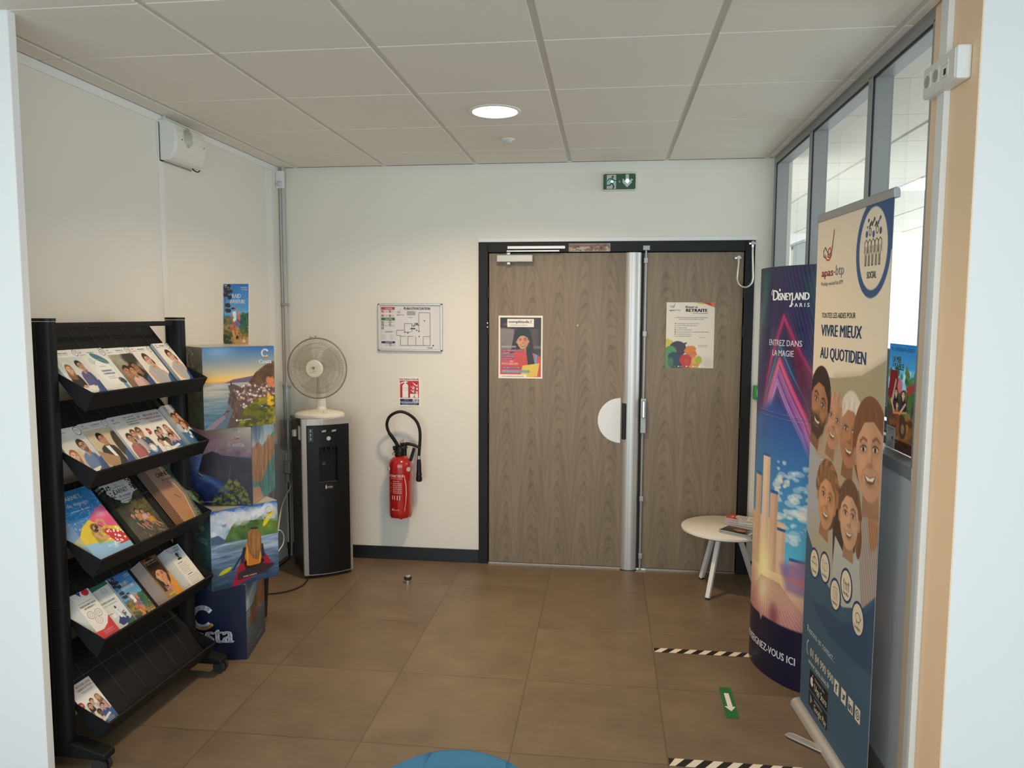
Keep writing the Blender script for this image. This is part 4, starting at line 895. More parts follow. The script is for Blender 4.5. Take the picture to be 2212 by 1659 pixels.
for x, y in ((.03, .10), (.19, .10), (.03, .19), (.19, .19)): R.bar(x, y, x+.05, y+.05, 'b83830', 3); R.stroke([(x+.01, y+.04), (x+.04, y+.01)], .006, 'f0e8e4', 4)
for x, y in ((.03, .33), (.03, .39), (.03, .455)): R.bar(x, y, x+.05, y+.05, '2e6a40', 3); R.disc(x+.025, y+.025, .012, .012, 'e8f0e8', 4, 10)
for x, y in ((.215, .35), (.215, .415), (.215, .83)): R.ring(x, y, .025, .025, .008, 'a83030', 3); R.stroke([(x-.017, y-.017), (x+.017, y+.017)], .006, '803030', 4)
for y in (.11, .125, .14, .20, .215, .23, .345, .36, .41, .425, .44, .82, .835, .85):
    R.stroke([(.09, y), (.165, y)], .004, '707478', 3); R.stroke([(.25, y), (.305, y)], .004, '707478', 3)
for k in range(4): R.disc(.045, .62+k*.03, .007, .007, 'b03030', 3, 8); R.stroke([(.06, .62+k*.03), (.13, .62+k*.03)], .004, '707478', 3); R.stroke([(.2, .62+k*.03), (.29, .62+k*.03)], .004, '707478', 3)
R.text("PLAN D'EVACUATION", .80, .09, .052, '1c3a34', w=.56, align='C', bold=.02); logo_apas(R, .36, .17, .17)
R.bar(.58, .115, .77, .21, 'bcbab4', 1)
for k, tt in enumerate(('ACCUEIL ET BUREAUX', 'RUE PRINCIPALE', 'REZ DE CHAUSSÉE')): R.text(tt, .675, .143+k*.027, .016, '2a2a2a', w=.165, align='C')
R.text('NIVEAU', .67, .26, .018, '303030', w=.09, align='C')
wl = [[(.84, .15), (1.08, .15), (1.08, .84), (.44, .84), (.44, .63), (.36, .63), (.36, .52), (.53, .52), (.53, .38), (.69, .38), (.69, .42), (.76, .42)], [(.84, .15), (.84, .56)], [(.44, .65), (.56, .65)], [(.60, .65), (.72, .65)], [(.60, .65), (.60, .84)], [(.77, .65), (.77, .84)], [(.93, .65), (.93, .84)], [(.69, .42), (.69, .56)], [(.55, .56), (.66, .56)], [(.95, .65), (1.08, .65)]]
for q in wl: R.stroke(q, .009, '5c5854', 4)
R.bar(.66, .475, .765, .50, '30305c', 5); R.bar(.745, .365, .82, .41, '3a5048', 5); R.bar(.76, .375, .775, .4, 'e0e8e0', 6)
for x, y in ((.96, .32), (.79, .52), (.60, .58), (.845, .65), (.83, .41), (.84, .54)): R.bar(x-.013, y-.013, x+.013, y+.013, '505854', 5)
R.bar(.52, .54, .545, .575, 'b03838', 5); R.bar(.715, .42, .745, .445, 'b05050', 5)
R.text('rama', 1.02, .90, .03, '202020', w=.11, bold=.02); R.disc(1.145, .84, .016, .016, '101010', 4, 12)
W_ = x1-x0-0.026
R.build('printed_sheet', flat((x0+0.013+1.05, -0.0095, z1-0.013-1.57), (W_/1.30, 0, 0), (0, 0, -(z1-z0-0.026)/.92), (0, -1, 0)), M['print'], t)

# extinguisher sign
R = Ras(.75, 1.0, 60, 'f0ece4', 23)
R.text('EXTINCTEUR', .375, .085, .055, 'b02020', w=.68, align='C', bold=.02)
R.bar(.04, .11, .71, .70, 'c41c1c', 1); R.bar(.04, .735, .71, .84, '1c2a64', 1); R.bar(.04, .86, .71, .95, '1c2a64', 1)
R.shape([(.13, .69), (.13, .28), (.17, .22), (.20, .215), (.20, .17), (.08, .21), (.06, .25), (.05, .24), (.08, .17), (.19, .14), (.24, .12), (.32, .15), (.32, .17), (.26, .17), (.26, .215), (.30, .22), (.33, .28), (.33, .69)], 'f0ece4', 2); R.ring(.23, .39, .07, .05, .008, 'd09090', 3)
for y in (.15, .27, .40): R.shape([(.47, y), (.55, y+.10), (.66, y+.16), (.68, y+.06), (.64, y+.12), (.56, y+.06)], 'f0ece4', 2); R.shape([(.40, y+.14), (.5, y+.2), (.66, y+.2), (.64, y+.24), (.5, y+.24)], 'f0ece4', 2)
R.bar(.40, .56, .68, .69, 'f0ece4', 3); R.shape([(.55, .57), (.56, .57), (.56, .66), (.60, .68), (.50, .68), (.54, .65)], '202020', 4)
R.text('A  B', .27, .825, .045, 'ffffff', w=.13, align='C', bold=.02); R.text('Classe de feu', .27, .765, .02, 'ffffff', w=.18, align='C'); R.bar(.49, .745, .57, .83, 'f0ece4', 2); R.bar(.60, .745, .68, .83, 'f0ece4', 2)
R.disc(.53, .80, .02, .025, '202020', 3, 8); R.disc(.64, .79, .02, .025, '202020', 3, 8); R.text("EAU PULVÉRISÉE AVEC ADDITIF", .375, .90, .022, 'ffffff', w=.56, align='C'); R.text("ne pas utiliser sur feux de classe C", .375, .935, .018, 'ffffff', w=.5, align='C')
t = thing('fire_extinguisher_sign', 'red white and blue sign with an extinguisher pictogram above the extinguisher', 'sign', (-1.062, 0, 1.143))
MB().box(-1.134, -0.990, -0.003, 0, 1.046, 1.239).build('board', M['white'], t, local=False)
R.build('printed_face', flat((-0.072, -0.0034, 0.096), (.192, 0, 0), (0, 0, -.193), (0, -1, 0)), M['print'], t)

# fire extinguisher
cx, cy = -1.105, -0.092
t = thing('fire_extinguisher', 'red fire extinguisher with a black looped hose hanging on the back wall', 'fire extinguisher', (cx, cy, 0.3))
prof = [(0.0, .345), (.045, .340), (.068, .325), (.074, .345), (.0755, .36), (.0755, .66), (.074, .685), (.064, .705), (.045, .722), (.028, .730), (.022, .742), (0.0, .742)]
b = MB(); b.lathe([(max(r, .001), z) for r, z in prof], (cx, cy, 0), 40); b.build('cylinder', M['red'], t, smooth=True, local=False)
b = MB(); n = 48; ring = []
vs = []
for lev, (rr, dz) in enumerate(((.0755, .0), (.075, -.022), (.066, -.040), (.058, -.02))):
    for i in range(n):
        a = 2*PI*i/n; w_ = (math.cos(5*a)*.5+.5)
        vs.append((cx+rr*math.cos(a), cy+rr*math.sin(a), .358+dz*(0.45+.55*w_)))
b.add(vs, [(j*n+i, j*n+(i+1) % n, (j+1)*n+(i+1) % n, (j+1)*n+i) for j in range(3) for i in range(n)]); b.build('foot_skirt', M['red'], t, smooth=True, local=False)
MB().lathe([(.028, .728), (.036, .735), (.036, .76), (.028, .768), (.024, .79), (.012, .795)], (cx-.004, cy, 0), 24).obox((cx+.0, cy, .785), (1, 0, 0.15), (0, 1, 0), (-.15, 0, 1), .045, .016, .014).build('valve_head', M['black'], t, smooth=True, local=False)
MB().tube([(cx+.01, cy-.012, .80), (cx+.05, cy-.014, .812), (cx+.09, cy-.014, .806), (cx+.125, cy-.012, .792), (cx+.135, cy-.012, .785)], [.012, .011, .010, .009, .009], 10, smooth_=4).build('carrying_handle', M['black'], t, smooth=True, local=False)
MB().obox((cx+.082, cy, .74), (.3, 0, 1), (0, 1, 0), (1, 0, -.3), .045, .009, .010).build('squeeze_lever', M['black'], t, .003, local=False)
MB().cyl((cx+.022, cy, .79), (cx+.022, cy, .845), .004, n=10).tube([(cx+.022+.017*math.cos(a), cy-.02, .812+.022*math.sin(a)) for a in [2*PI*i/16 for i in range(16)]], .0018, 6, closed=True).build('safety_pin', M['chrome'], t, smooth=True, local=False)
MB().cyl((cx-.028, cy-.036, .752), (cx-.028, cy-.062, .752), .011, n=14).build('pressure_plug', M['brass'], t, smooth=True, local=False)
def yq(u, v, y):            # point at depth y seen at picture position (u, v) of the photograph
    d = Fv+Rv*((u-1106)/1657.86)-Uv*((v-829.5)/1657.86); k = (y+4.95704)/d.y
    return (0.23676+d.x*k, y, 1.66375+d.z*k)
hp = [yq(830+x/5.18, 800+y/5.18, -0.10) for x, y in ((165, 865), (118, 780), (66, 690), (45, 600), (70, 520), (130, 472), (205, 458), (285, 492), (355, 562), (392, 645), (402, 740), (396, 850), (388, 965))]
hp = [(x, y-.035*math.sin(PI*min(1, i/8.)), z) for i, (x, y, z) in enumerate(hp)]
MB().tube(hp, .0098, 12, smooth_=6).build('hose', M['black'], t, smooth=True, local=False)
MB().tube(hp[:3], [.0098, .0098, .0098], 10, smooth_=4).build('hose_sleeve', M['rubber'], t, smooth=True, local=False)
sp_ = MB(); q0, q1 = Vector(hp[0]), Vector(hp[2])
for k in range(13):
    c_ = q0.lerp(q1, .12+k*.068)+Vector((.004*math.sin(PI*k/12), 0, 0)); d_ = (q1-q0).normalized(); sp_.cyl(c_-d_*.0022, c_+d_*.0022, .0125, n=14)
sp_.build('kink_guard', M['black'], t, smooth=True, local=False)
MB().cyl(q0-(q1-q0).normalized()*.028, q0+(q1-q0).normalized()*.006, .0105, n=14).build('hose_ferrule', M['chrome'], t, smooth=True, local=False)
e_ = hp[-1]
MB().cyl((e_[0], e_[1], e_[2]+.006), (e_[0], e_[1], e_[2]-.016), .0125, n=14).build('nozzle_ferrule', M['steel'], t, smooth=True, local=False)
MB().lathe([(.011, 0), (.014, -.02), (.016, -.08), (.017, -.095), (.019, -.10), (.019, -.112), (.015, -.116), (.020, -.122), (.0205, -.145), (.014, -.152)], (e_[0], e_[1], e_[2]-.014), 24).build('nozzle', M['black'], t, smooth=True, local=False)
# label on the cylinder, facing the room
def cylmap(x, y, k):
    a = -PI/2 + (x-.5)*1.9 - .05; r = .0759+k
    return np.stack([r*np.cos(a), r*np.sin(a), .625-.3-y*.25], 1)
R = Ras(1.0, 1.0, 40, '941010', 24); R.C[:] = rgb((167, 22, 22))
R.text('EXTINCTEUR', .45, .10, .062, 'e8d8d0', w=.74, align='C', bold=.02); R.text("à eau pulvérisée avec additif", .45, .15, .03, 'e0c8c0', w=.6, align='C')
R.stroke([(.12, .18), (.78, .18)], .006, 'e8d8d0'); R.text('6 Litres', .45, .22, .03, 'e8d8d0', w=.3, align='C')
for i, tt in enumerate(('ENLEVER LA GOUPILLE', 'DE SÉCURITÉ', 'PERCUTER À FOND', 'LE BOUTON FRAPPEUR', 'DIRIGER LE JET À LA', 'BASE DES FLAMMES')): R.text(tt, .30, .28+i*.05, .028, 'e8d8d0', w=.42)
for i in range(3): R.stroke([(.13, .30+i*.1), (.2, .25+i*.1), (.22, .31+i*.1)], .008, 'e0a8a0')
R.bar(.26, .59, .40, .70, 'f0e8e0', 2); R.bar(.50, .59, .64, .70, 'f0e8e0', 2); R.disc(.33, .645, .035, .035, '804040', 3, 10); R.disc(.57, .645, .035, .035, '303030', 3, 10)
for i in range(9): R.stroke([(.14, .74+i*.022), (.74+.03*(i % 2), .74+i*.022)], .006, 'd8b0a8')
R.stroke([(.84, .05), (.93, .3), (.95, .55), (.9, .8), (.84, 1.0)], .018, 'e8d8d0'); R.stroke([(.84, .05), (.90, .3), (.92, .55), (.9, .8)], .012, 'e8d8d0')
R.text('Securd', .40, .985, .035, 'e8d8d0', w=.36, align='C'); R.stroke([(.22, .98), (.28, .93), (.33, .97), (.26, .985)], .012, 'e8d8d0')
R.build('label_print', cylmap, M['printgloss'], t, ls=.0002)
for a in (-0.55, -2.62):
    MB().cyl((cx+.070*math.cos(a), cy+.070*math.sin(a), .648), (cx+.079*math.cos(a), cy+.079*math.sin(a), .648), .015, n=20).build('round_sticker', M['lens'], t, smooth=True, local=False)
MB().box(cx-.02, cx+.02, -.016, 0, .60, .80).build('wall_bracket', M['black'], t, local=False)

# exit sign
t = thing('exit_sign', 'lit green emergency exit sign with running figure and down arrow above the door', 'exit sign', (0.298, 0, 2.485))
MB().box(0.194, 0.402, -0.042, 0, 2.432, 2.541).build('housing', M['offwhite'], t, .006, local=False)
R = Ras(2.0, 1.0, 60, '1d4a2b', 25); R.C[:] = rgb((34, 78, 48))
R.bar(.22, .06, .80, .96, 'b4bab4', 1)
G = '1d4a2b'
R.disc(.58, .19, .07, .07, G, 2, 16); R.stroke([(.28, .44), (.36, .32), (.56, .30), (.68, .43), (.80, .44)], .055, G)
R.shape([(.45, .30), (.62, .32), (.60, .62), (.47, .64)], '2aa890', 2); R.stroke([(.52, .60), (.44, .72), (.18, .74)], .07, G); R.stroke([(.56, .60), (.66, .82), (.60, .94)], .075, G); R.shape([(.05, .80), (.17, .74), (.17, .96), (.05, .96)], G, 2)
R.stroke([(.97, .46), (1.05, .50), (.98, .57)], .025, 'd0e8dc')
R.shape([(1.39, .05), (1.58, .05), (1.60, .46), (1.76, .30), (1.77, .56), (1.48, .88), (1.19, .56), (1.20, .30), (1.38, .46)], 'b8c4bc', 2)
for q in (((0, 0), (.09, 0), (0, .09)), ((2, 0), (1.91, 0), (2, .09)), ((2, 1), (1.91, 1), (2, .91))): R.shape(q, 'b8b8b0', 3)
R.build('pictogram', flat((-.100, -.0425, .048), (.100, 0, 0), (0, 0, -.096), (0, -1, 0)), M['printcard'], t)
MB().lathe([(.0005, 0), (.0075, .0012)], (-.046, -.0452, .0), 20, axis='y', cap=False).build('figure_light', M['led'], t, smooth=True)
o_ = MB(); o_.prism([(.0425, -.0448, .014), (.0555, -.0448, .014), (.062, -.0448, .002), (.049, -.0448, -.012), (.036, -.0448, .002)], (0, -.0008, 0)); o_.build('arrow_light', M['ledwhite'], t)
MB().cyl((.080, -.0445, .010), (.080, -.0455, .010), .0016, n=8).build('indicator', M['ledgreen'], t)

# tutoring poster on the left leaf
R = Ras(1.0, 1.41, 150, '2c2626', 26); R.grad(0, 1.41, '2a2428', '3a2e2a'); R.rect(.02, .28, .36, 1.2, '8c7c78', .9, .04); R.poly([(0, .0), (.4, 0), (.36, .3), (0, .25)], '1c1a22', 1, .04); R.rect(.10, .17, .3, .22, 'a8543c', .7, .05)
R.rect(.7, .3, .9, .7, '5c4c48', .7, .06); R.rect(.78, .68, 1, .74, '7c6c68', .8, .03); R.ell(.92, .95, .06, .1, '5a3a34', .7, .06)
R.ell(.55, .52, .21, .26, '17110f'); R.poly([(.34, .5), (.5, .3), (.6, .3), (.76, .5), (.80, .8), (.86, 1.18), (.66, 1.2), (.6, .8), (.42, .8), (.27, .85)], '17110f')
R.poly([(.46, .75), (.62, .75), (.95, .92), (1.0, 1.38), (0, 1.38), (.06, 1.0), (.3, .86)], 'c8403a'); R.tex(.05, .2)
R.poly([(.62, .7), (.74, .72), (.85, 1.2), (.68, 1.2)], '17110f'); R.poly([(.82, .85), (.88, .88), (.86, 1.1), (.82, 1.1)], '4c9cc0')
head(R, .55, .56, .18, skin='cc8c64', hair='17110f', style='short', tilt=-.05)
R.poly([(.55, 1.12), (.93, 1.06), (.88, 1.36), (.5, 1.38)], 'dcbc40'); R.poly([(.0, 1.1), (.16, 1.0), (.2, 1.38), (0, 1.38)], 'c8403a')
R.rect(0, 0, 1, .045, 'f0e8d8'); R.rect(0, 0, .04, 1.41, 'f0e8d8'); R.rect(.965, 0, 1, 1.41, 'f0e8d8'); R.rect(0, 1.375, 1, 1.41, 'f0e8d8'); R.rect(.0, 1.32, .64, 1.41, 'ece4d8')
R.bar(.20, .075, .80, .255, 'ece6dc', 1); R.text('complétude', .235, .165, .062, '28242c', w=.46, bold=.015); R.stroke([(.71, .11), (.76, .18)], .008, '9c9440'); R.stroke([(.76, .11), (.71, .18)], .008, '5c6440'); R.disc(.735, .11, .01, .01, '9c9440', 3, 8); R.text('soutien scolaire', .46, .225, .035, 'a09448', w=.38, align='C')
R.text('COURS', .08, .66, .04, 'f4ece4', w=.16, bold=.02); R.text('PARTICULIERS', .08, .715, .04, 'e0d8d0', w=.32)
R.bar(.08, .755, .57, .81, 'a01c58', 1); R.text("FRAIS D'INSCRIPTION OFFERTS", .10, .80, .036, 'f8e8f0', w=.45, bold=.02); R.bar(.08, .81, .28, .855, 'a01c58', 1); R.text('au lieu de 90€', .1, .845, .025, 'f8e8f0', w=.15)
R.bar(.08, .885, .38, .94, 'a01c58', 1); R.text('2€ DE RÉDUCTION', .10, .93, .036, 'f8e8f0', w=.26, bold=.02); R.bar(.08, .94, .34, .98, 'a01c58', 1); R.text('par heure de cours', .1, .97, .022, 'f8e8f0', w=.2)
R.text('STAGES', .08, 1.045, .04, 'f8f0e8', w=.17, bold=.02); R.text('EN', .27, 1.045, .04, 'f8f0e8', w=.06); R.text('PETITS GROUPES', .08, 1.10, .04, 'e8e0d8', w=.37)
R.bar(.08, 1.14, .50, 1.20, 'a01c58', 1); R.text('15% À 20% DE RÉDUCTION', .10, 1.185, .036, 'f8e8f0', w=.38, bold=.02); R.bar(.08, 1.22, .71, 1.28, '7898a8', 1); R.text("15% À 45% PRIS EN CHARGE PAR L'APAS", .10, 1.265, .036, 'eef4f8', w=.59, bold=.02)
R.text('www.completude.com/apas/idf', .08, 1.372, .028, '303030', w=.5)
t = thing('tutoring_poster', 'poster of a smiling girl in red taped to the left door leaf', 'poster', (-.321, .0035, 1.447))
MB().box(-.466, -.177, .0022, .0038, 1.243, 1.652).build('sheet', M['paper'], t, local=False)
R.build('printed_face', flat((-.145, -.0016, .205), (.289, 0, 0), (0, 0, -.409/1.41), (0, -1, 0)), M['print'], t)

# pension poster on the right leaf
R = Ras(1.0, 1.39, 120, 'dfd5c6', 27)
R.ell(.74, -.02, .14, .06, 'b8bc38'); R.poly([(.72, 0), (1, 0), (1, .1), (.88, .06), (.78, .02)], 'b42c34'); R.poly([(.90, 0), (1, 0), (1, .11), (.95, .08)], 'cc6c3c')
R.rect(.75, 1.15, 1, 1.39, 'c8bcb0', .6, .15)
logo_apas(R, .06, .13, .24, '40485c', '8a8e94', False)
R.text('Réussir sa', .39, .12, .05, '2c2434', w=.25, shear=.25, bold=.01); R.text('RETRAITE', .41, .20, .065, '2c2434', w=.44, bold=.035); R.text('Vos droits expliqués', .54, .24, .025, '54504c', w=.32, shear=.2)
R.text("Le Pôle Social organise des sessions d'information", .52, .33, .022, '4c4848', w=.68, align='C', shear=.15); R.text("sur la retraite pour les salariés du BTP", .52, .365, .022, '4c4848', w=.52, align='C', shear=.15)
for i, (c, ww, tt) in enumerate((('5a6470', .46, 'La connaissance de la retraite en France'), ('c8b048', .41, "Le droit à l'information des assurés"), ('b07850', .21, 'Le régime général'), ('4a3c34', .32, 'La retraite complémentaire'), ('201c28', .66, 'Le cumul de la retraite avec une activité professionnelle'), ('344038', .30, 'Les pensions de réversion'), ('c8b048', .31, 'Les démarches à effectuer'))):
    R.disc(.19, .447+i*.0445, .012, .012, c, 2, 10); R.text(tt, .22, .455+i*.0445, .022, '54504c', w=ww)
R.text('Scannez-moi !', .765, .745, .016, '54504c', w=.15, align='C'); R.bar(.675, .90, .86, .945, 'a09890', 1); R.bar(.68, .905, .855, .94, 'dfd5c6', 2); R.text('01 84 990 990', .768, .93, .018, '3c3834', w=.15, align='C')
R.ell(.04, .88, .09, .11, 'ccb844'); R.ell(.12, .83, .03, .03, 'ccb844')
R.ell(.25, .98, .18, .16, '3a2e3e'); R.poly([(.30, .86), (.34, .87), (.44, .84), (.43, .88), (.37, .91), (.38, 1.05), (.35, 1.15), (.25, 1.2), (.12, 1.1)], '3a2e3e'); R.poly([(.2, 1.1), (.34, 1.1), (.36, 1.39), (.15, 1.39)], '3a2e3e')
R.poly([(.38, 1.02), (.45, .92), (.58, .92), (.64, .98), (.62, 1.02), (.66, 1.10), (.63, 1.13), (.62, 1.2), (.55, 1.22), (.55, 1.39), (.42, 1.39), (.45, 1.15)], 'd4783c'); R.line([(.45, 1.06), (.5, 1.11), (.56, 1.06), (.62, 1.07)], .006, '904c28')
R.ell(.10, 1.05, .13, .13, '4c8c54'); R.poly([(-.05, 1.05), (.2, 1.05), (.22, 1.39), (-.05, 1.39)], '4c8c54'); R.ell(.17, 1.15, .12, .10, '223c4c'); R.poly([(.1, 1.15), (.28, 1.15), (.30, 1.3), (.2, 1.39), (.1, 1.39)], '223c4c'); R.ell(.11, 1.27, .06, .10, '3a6c50')
R.ell(.42, 1.22, .13, .12, 'b8302c'); R.poly([(.33, 1.2), (.5, 1.2), (.52, 1.39), (.36, 1.39)], 'b8302c'); R.ell(.44, 1.25, .05, .06, 'c04438')
R.ell(.60, 1.24, .06, .08, 'd8a83c'); R.ell(.69, 1.22, .07, .09, 'a8ac34'); R.poly([(.55, 1.3), (.72, 1.28), (.68, 1.39), (.5, 1.39)], 'c89838')
R.text('www.apas.asso.fr', .08, 1.362, .014, 'f4f0e8', w=.14, bold=.02)
for x in (.27, .44, .58, .72): R.disc(x, 1.355, .014, .014, 'f4f0e8', 3, 10); R.bar(x+.025, 1.352, x+.09, 1.358, 'e8e0d8', 3)
t = thing('pension_poster', 'white poster with coloured head silhouettes taped to the right door leaf', 'poster', (.757, .0035, 1.531))
MB().box(.607, .905, .0022, .0038, 1.325, 1.739).build('sheet', M['paper'], t, local=False)
R.build('printed_face', flat((-.150, -.0016, .208), (.298, 0, 0), (0, 0, -.414/1.39), (0, -1, 0)), M['print'], t)

# green call point
t = thing('call_point', 'green break-glass call point on the narrow wall right of the door', 'call point', (1.195, 0, 1.178))
MB().box(1.152, 1.236, -.045, 0, 1.134, 1.223).build('housing', M['green'], t, .006, local=False)
MB().box(1.168, 1.222, -.0475, -.044, 1.155, 1.198).build('front_plate', M['white'], t, .001, local=False)
dd = MB()
for x in (1.182, 1.195, 1.208): dd.cyl((x, -.0475, 1.182), (x, -.0485, 1.182), .004, n=10)
dd.build('arrow_mark', M['black'], t, local=False)
o = MB().cyl((1.20, 0, 1.055), (1.20, -.003, 1.055), .004, n=12).build('wall_plug', M['black']); tag(o, 'tiny black wall plug below the green call point', 'wall plug')

# conduit, motion detector and cables in the left corner
t = thing('conduit', 'grey vertical cable conduit running down the left corner', 'conduit', (-1.905, -.02, 0))
MB().cyl((-1.903, -.016, 0.0), (-1.903, -.016, H-.006), .0125, n=16).build('pipe', mat('grey_pvc', (.48, .48, .46), .45), t, smooth=True, local=False)
MB().cyl((-1.924, -.012, .72), (-1.924, -.012, H-.006), .0045, n=10).build('thin_cable', M['cordwhite'], t, smooth=True, local=False)
for z in (1.72, 1.17, .55): MB().box(-1.930, -1.884, -.031, 0, z-.008, z+.008).build('clip', M['silverpl'], t, .003, local=False)
t = thing('motion_detector', 'white motion detector box at the top of the left corner', 'detector', (-1.915, -.03, 2.53))
MB().box(-1.935+.002, -1.882, -.062, -.030, 2.478, 2.590).build('housing', M['white'], t, .004, local=False)
MB().lathe([(.019, -.060), (.018, -.066), (.012, -.072), (.001, -.074)], (-1.907, 0, 2.506), 20, axis='y').build('lens', M['lens'], t, smooth=True, local=False)

# alarm sounder on the left wall
t = thing('alarm_sounder', 'white wall-mounted alarm sounder with a round grille near the ceiling', 'alarm sounder', (XL, -1.24, 2.5))
pf = [(XL+.004, 2.592), (XL+.05, 2.590), (XL+.075, 2.575), (XL+.088, 2.54), (XL+.09, 2.50), (XL+.082, 2.45), (XL+.066, 2.415), (XL+.05, 2.402), (XL+.004, 2.402)]
MB().prism([(x, -1.378, z) for x, z in pf], (0, .275, 0)).build('housing', M['offwhite'], t, .006, local=False)
MB().prism([(x-.004 if x > XL+.01 else x, -1.386, z) for x, z in pf], (0, .010, 0)).build('side_cover', M['white'], t, .003, local=False)
MB().box(XL, XL+.004, -1.39, -1.10, 2.397, 2.597).build('base_plate', M['alud'], t, local=False)
gr = MB()
for i in range(-5, 6):
    for k in range(-6, 7):
        if abs(i)+max(0, abs(k)-3)*1.3 <= 5.4: gr.cyl((XL+.0865+.003*(1-abs(k)/6), -1.275+i*.0075, 2.527+k*.0075), (XL+.0905, -1.275+i*.0075, 2.527+k*.0075), .0022, n=6)
gr.build('grille', M['alud'], t, local=False)
for yy in (-1.332, -1.128): MB().cyl((XL+.082, yy, 2.507), (XL+.0915, yy, 2.507), .003, n=8).build('screw', M['black'], t, local=False)
MB().tube([(XL+.035, -1.15, 2.405), (XL+.045, -1.15, 2.392), (XL+.055, -1.13, 2.388), (XL+.06, -1.12, 2.398)], .003, 8, smooth_=4).build('wire_end', M['black'], t, smooth=True, local=False)
MB().tube([(XL+.012, -1.36, 2.59), (XL+.012, -1.36, H-.006)], .003, 8).tube([(XL+.02, -1.36, 2.588), (XL+.02, -1.36, H-.006)], .003, 8).build('feed_wire', M['cordwhite'], t, smooth=True, local=False)

# ceiling lamp and smoke detector
t = thing('ceiling_downlight', 'round recessed downlight glowing warm white in the ceiling', 'ceiling light', (-.305, -1.268, H-.006))
MB().lathe([(.122, 0.002), (.122, -.004), (.108, -.007), (.104, -.002)], (0, 0, 0), 48, cap=False).build('trim_ring', M['white'], t, smooth=True)
MB().lathe([(.0005, -.0015), (.104, -.0015)], (0, 0, 0), 48, cap=False).build('diffuser', M['lampglow'], t)
l = area('downlight_lamp', (-.305, -1.268, H-.020), (0, 0, 0), .20, .20, 25, (1.0, .71, .42), math.radians(148), 'DISK')
t = thing('presence_sensor', 'small white dome sensor on the ceiling behind the downlight', 'sensor', (-.317, -.68, H-.006))
MB().lathe([(.036, .001), (.036, -.004), (.028, -.008)], (0, 0, 0), 32).build('base', M['white'], t, smooth=True)
MB().lathe([(.022, -.006), (.020, -.014), (.012, -.022), (.001, -.025)], (0, 0, 0), 24).build('dome', M['lens'], t, smooth=True)
# second downlight of the same kind over the camera side, outside the frame
t = thing('ceiling_downlight', 'round recessed downlight over the reception side of the partition', 'ceiling light', (-.305, -4.25, H-.006))
MB().lathe([(.122, 0.002), (.122, -.004), (.108, -.007), (.104, -.002)], (0, 0, 0), 48, cap=False).build('trim_ring', M['white'], t, smooth=True)
MB().lathe([(.0005, -.0015), (.104, -.0015)], (0, 0, 0), 48, cap=False).build('diffuser', M['lampglow'], t)
area('reception_lamp', (-.305, -4.25, H-.020), (0, 0, 0), .20, .20, 12, (1.0, .86, .66), None, 'DISK')

# office ceiling panel
for k, y in enumerate((.203, .798)):
    t = thing('led_panel', ('bright square led panel in the office ceiling, nearer one' if k == 0 else 'bright square led panel in the office ceiling, farther one'), 'ceiling light', (2.68, y+.29, H-.005))
    MB().box(2.395, 2.975, y, y+.58, H-.004, H+.0).build('diffuser', M['panelglow'], t, local=False)
    f = MB(); f.box(2.39, 2.98, y-.005, y+.012, H-.008, H); f.box(2.39, 2.98, y+.568, y+.585, H-.008, H); f.box(2.39, 2.407, y, y+.58, H-.008, H); f.box(2.963, 2.98, y, y+.58, H-.008, H); f.build('frame', M['white'], t, local=False)
    area('led_panel_lamp', (2.685, y+.29, H-.02), (0, 0, 0), .55, .55, 20, (1.0, .97, .92))
# ================================================================== WATER COOLER, FAN, CUPS
rz = math.radians(34.2)
cool = thing('water_cooler', 'tall black and silver water dispenser standing in the left corner', 'water dispenser', (-1.592, -0.242, 0), rz)
w2, dp = .155, .185
MB().box(-w2+.006, w2-.006, -.155, dp, .015, .975).build('body', M['black'], cool, .012)
MB().prism([(-w2+.002, -.165, .975), (-w2+.002, dp, .975), (-w2+.002, dp, .992), (-w2+.002, -.150, 1.004)], (2*w2-.004, 0, 0)).build('lid', M['black'], cool, .004)
def bulge(x): return -.175-.028*(1-(x/w2)**2)
n = 20
def curved(xa, xb, za, zb, yoff, back):
    m = MB(); xs = [xa+(xb-xa)*i/n for i in range(n+1)]
    poly = [(x, bulge(x)+yoff, za) for x in xs]+[(xb, back, za), (xa, back, za)]
    return m.prism(poly, (0, 0, zb-za))
m = MB(); xs = [-w2+2*w2*i/n for i in range(n+1)]
m = MB()
for xa, xb, za, zb in ((-w2, -.127, .022, 1.012), (.136, w2, .022, 1.012), (-.128, .137, .971, 1.012), (-.128, .137, .022, .031)):
    m.prism([(xa+(xb-xa)*i/8, bulge(xa+(xb-xa)*i/8), za) for i in range(9)]+[(xb, -.150, za), (xa, -.150, za)], (0, 0, zb-za))
m.build('front_frame', M['silverpl'], cool, .005)
for xa, xb, za, zb in ((-.128, -.057, .030, .972), (.057, .137, .030, .972), (-.057, .057, .030, .548), (-.057, .057, .835, .972)):
    curved(xa, xb, za, zb, -.004, -.16).build('front_panel', M['black'], cool)
curved(-.057, .057, .548, .612, -.003, -.17).build('drip_tray', M['black'], cool, .002)
gs = MB()
for k in range(13): gs.box(-.052+k*.0085, -.050+k*.0085, -.198, -.178, .612, .614)
gs.build('drip_grid', M['alud'], cool)
MB().cyl((-.012, -.190, .835), (-.012, -.190, .805), .009, n=14).cyl((.022, -.190, .835), (.022, -.190, .805), .009, n=14).build('spout', M['black'], cool, smooth=True)
MB().prism([(-.034, bulge(-.0)-.0045, .956-.018), (-.052, bulge(-.0)-.0035, .930), (-.04, bulge(0)-.0045, .922), (.05, bulge(0)-.0045, .926), (.06, bulge(0)-.003, .932), (.05, bulge(0)-.0045, .944)], (0, -.0010, 0)).build('display', M['black'], cool)
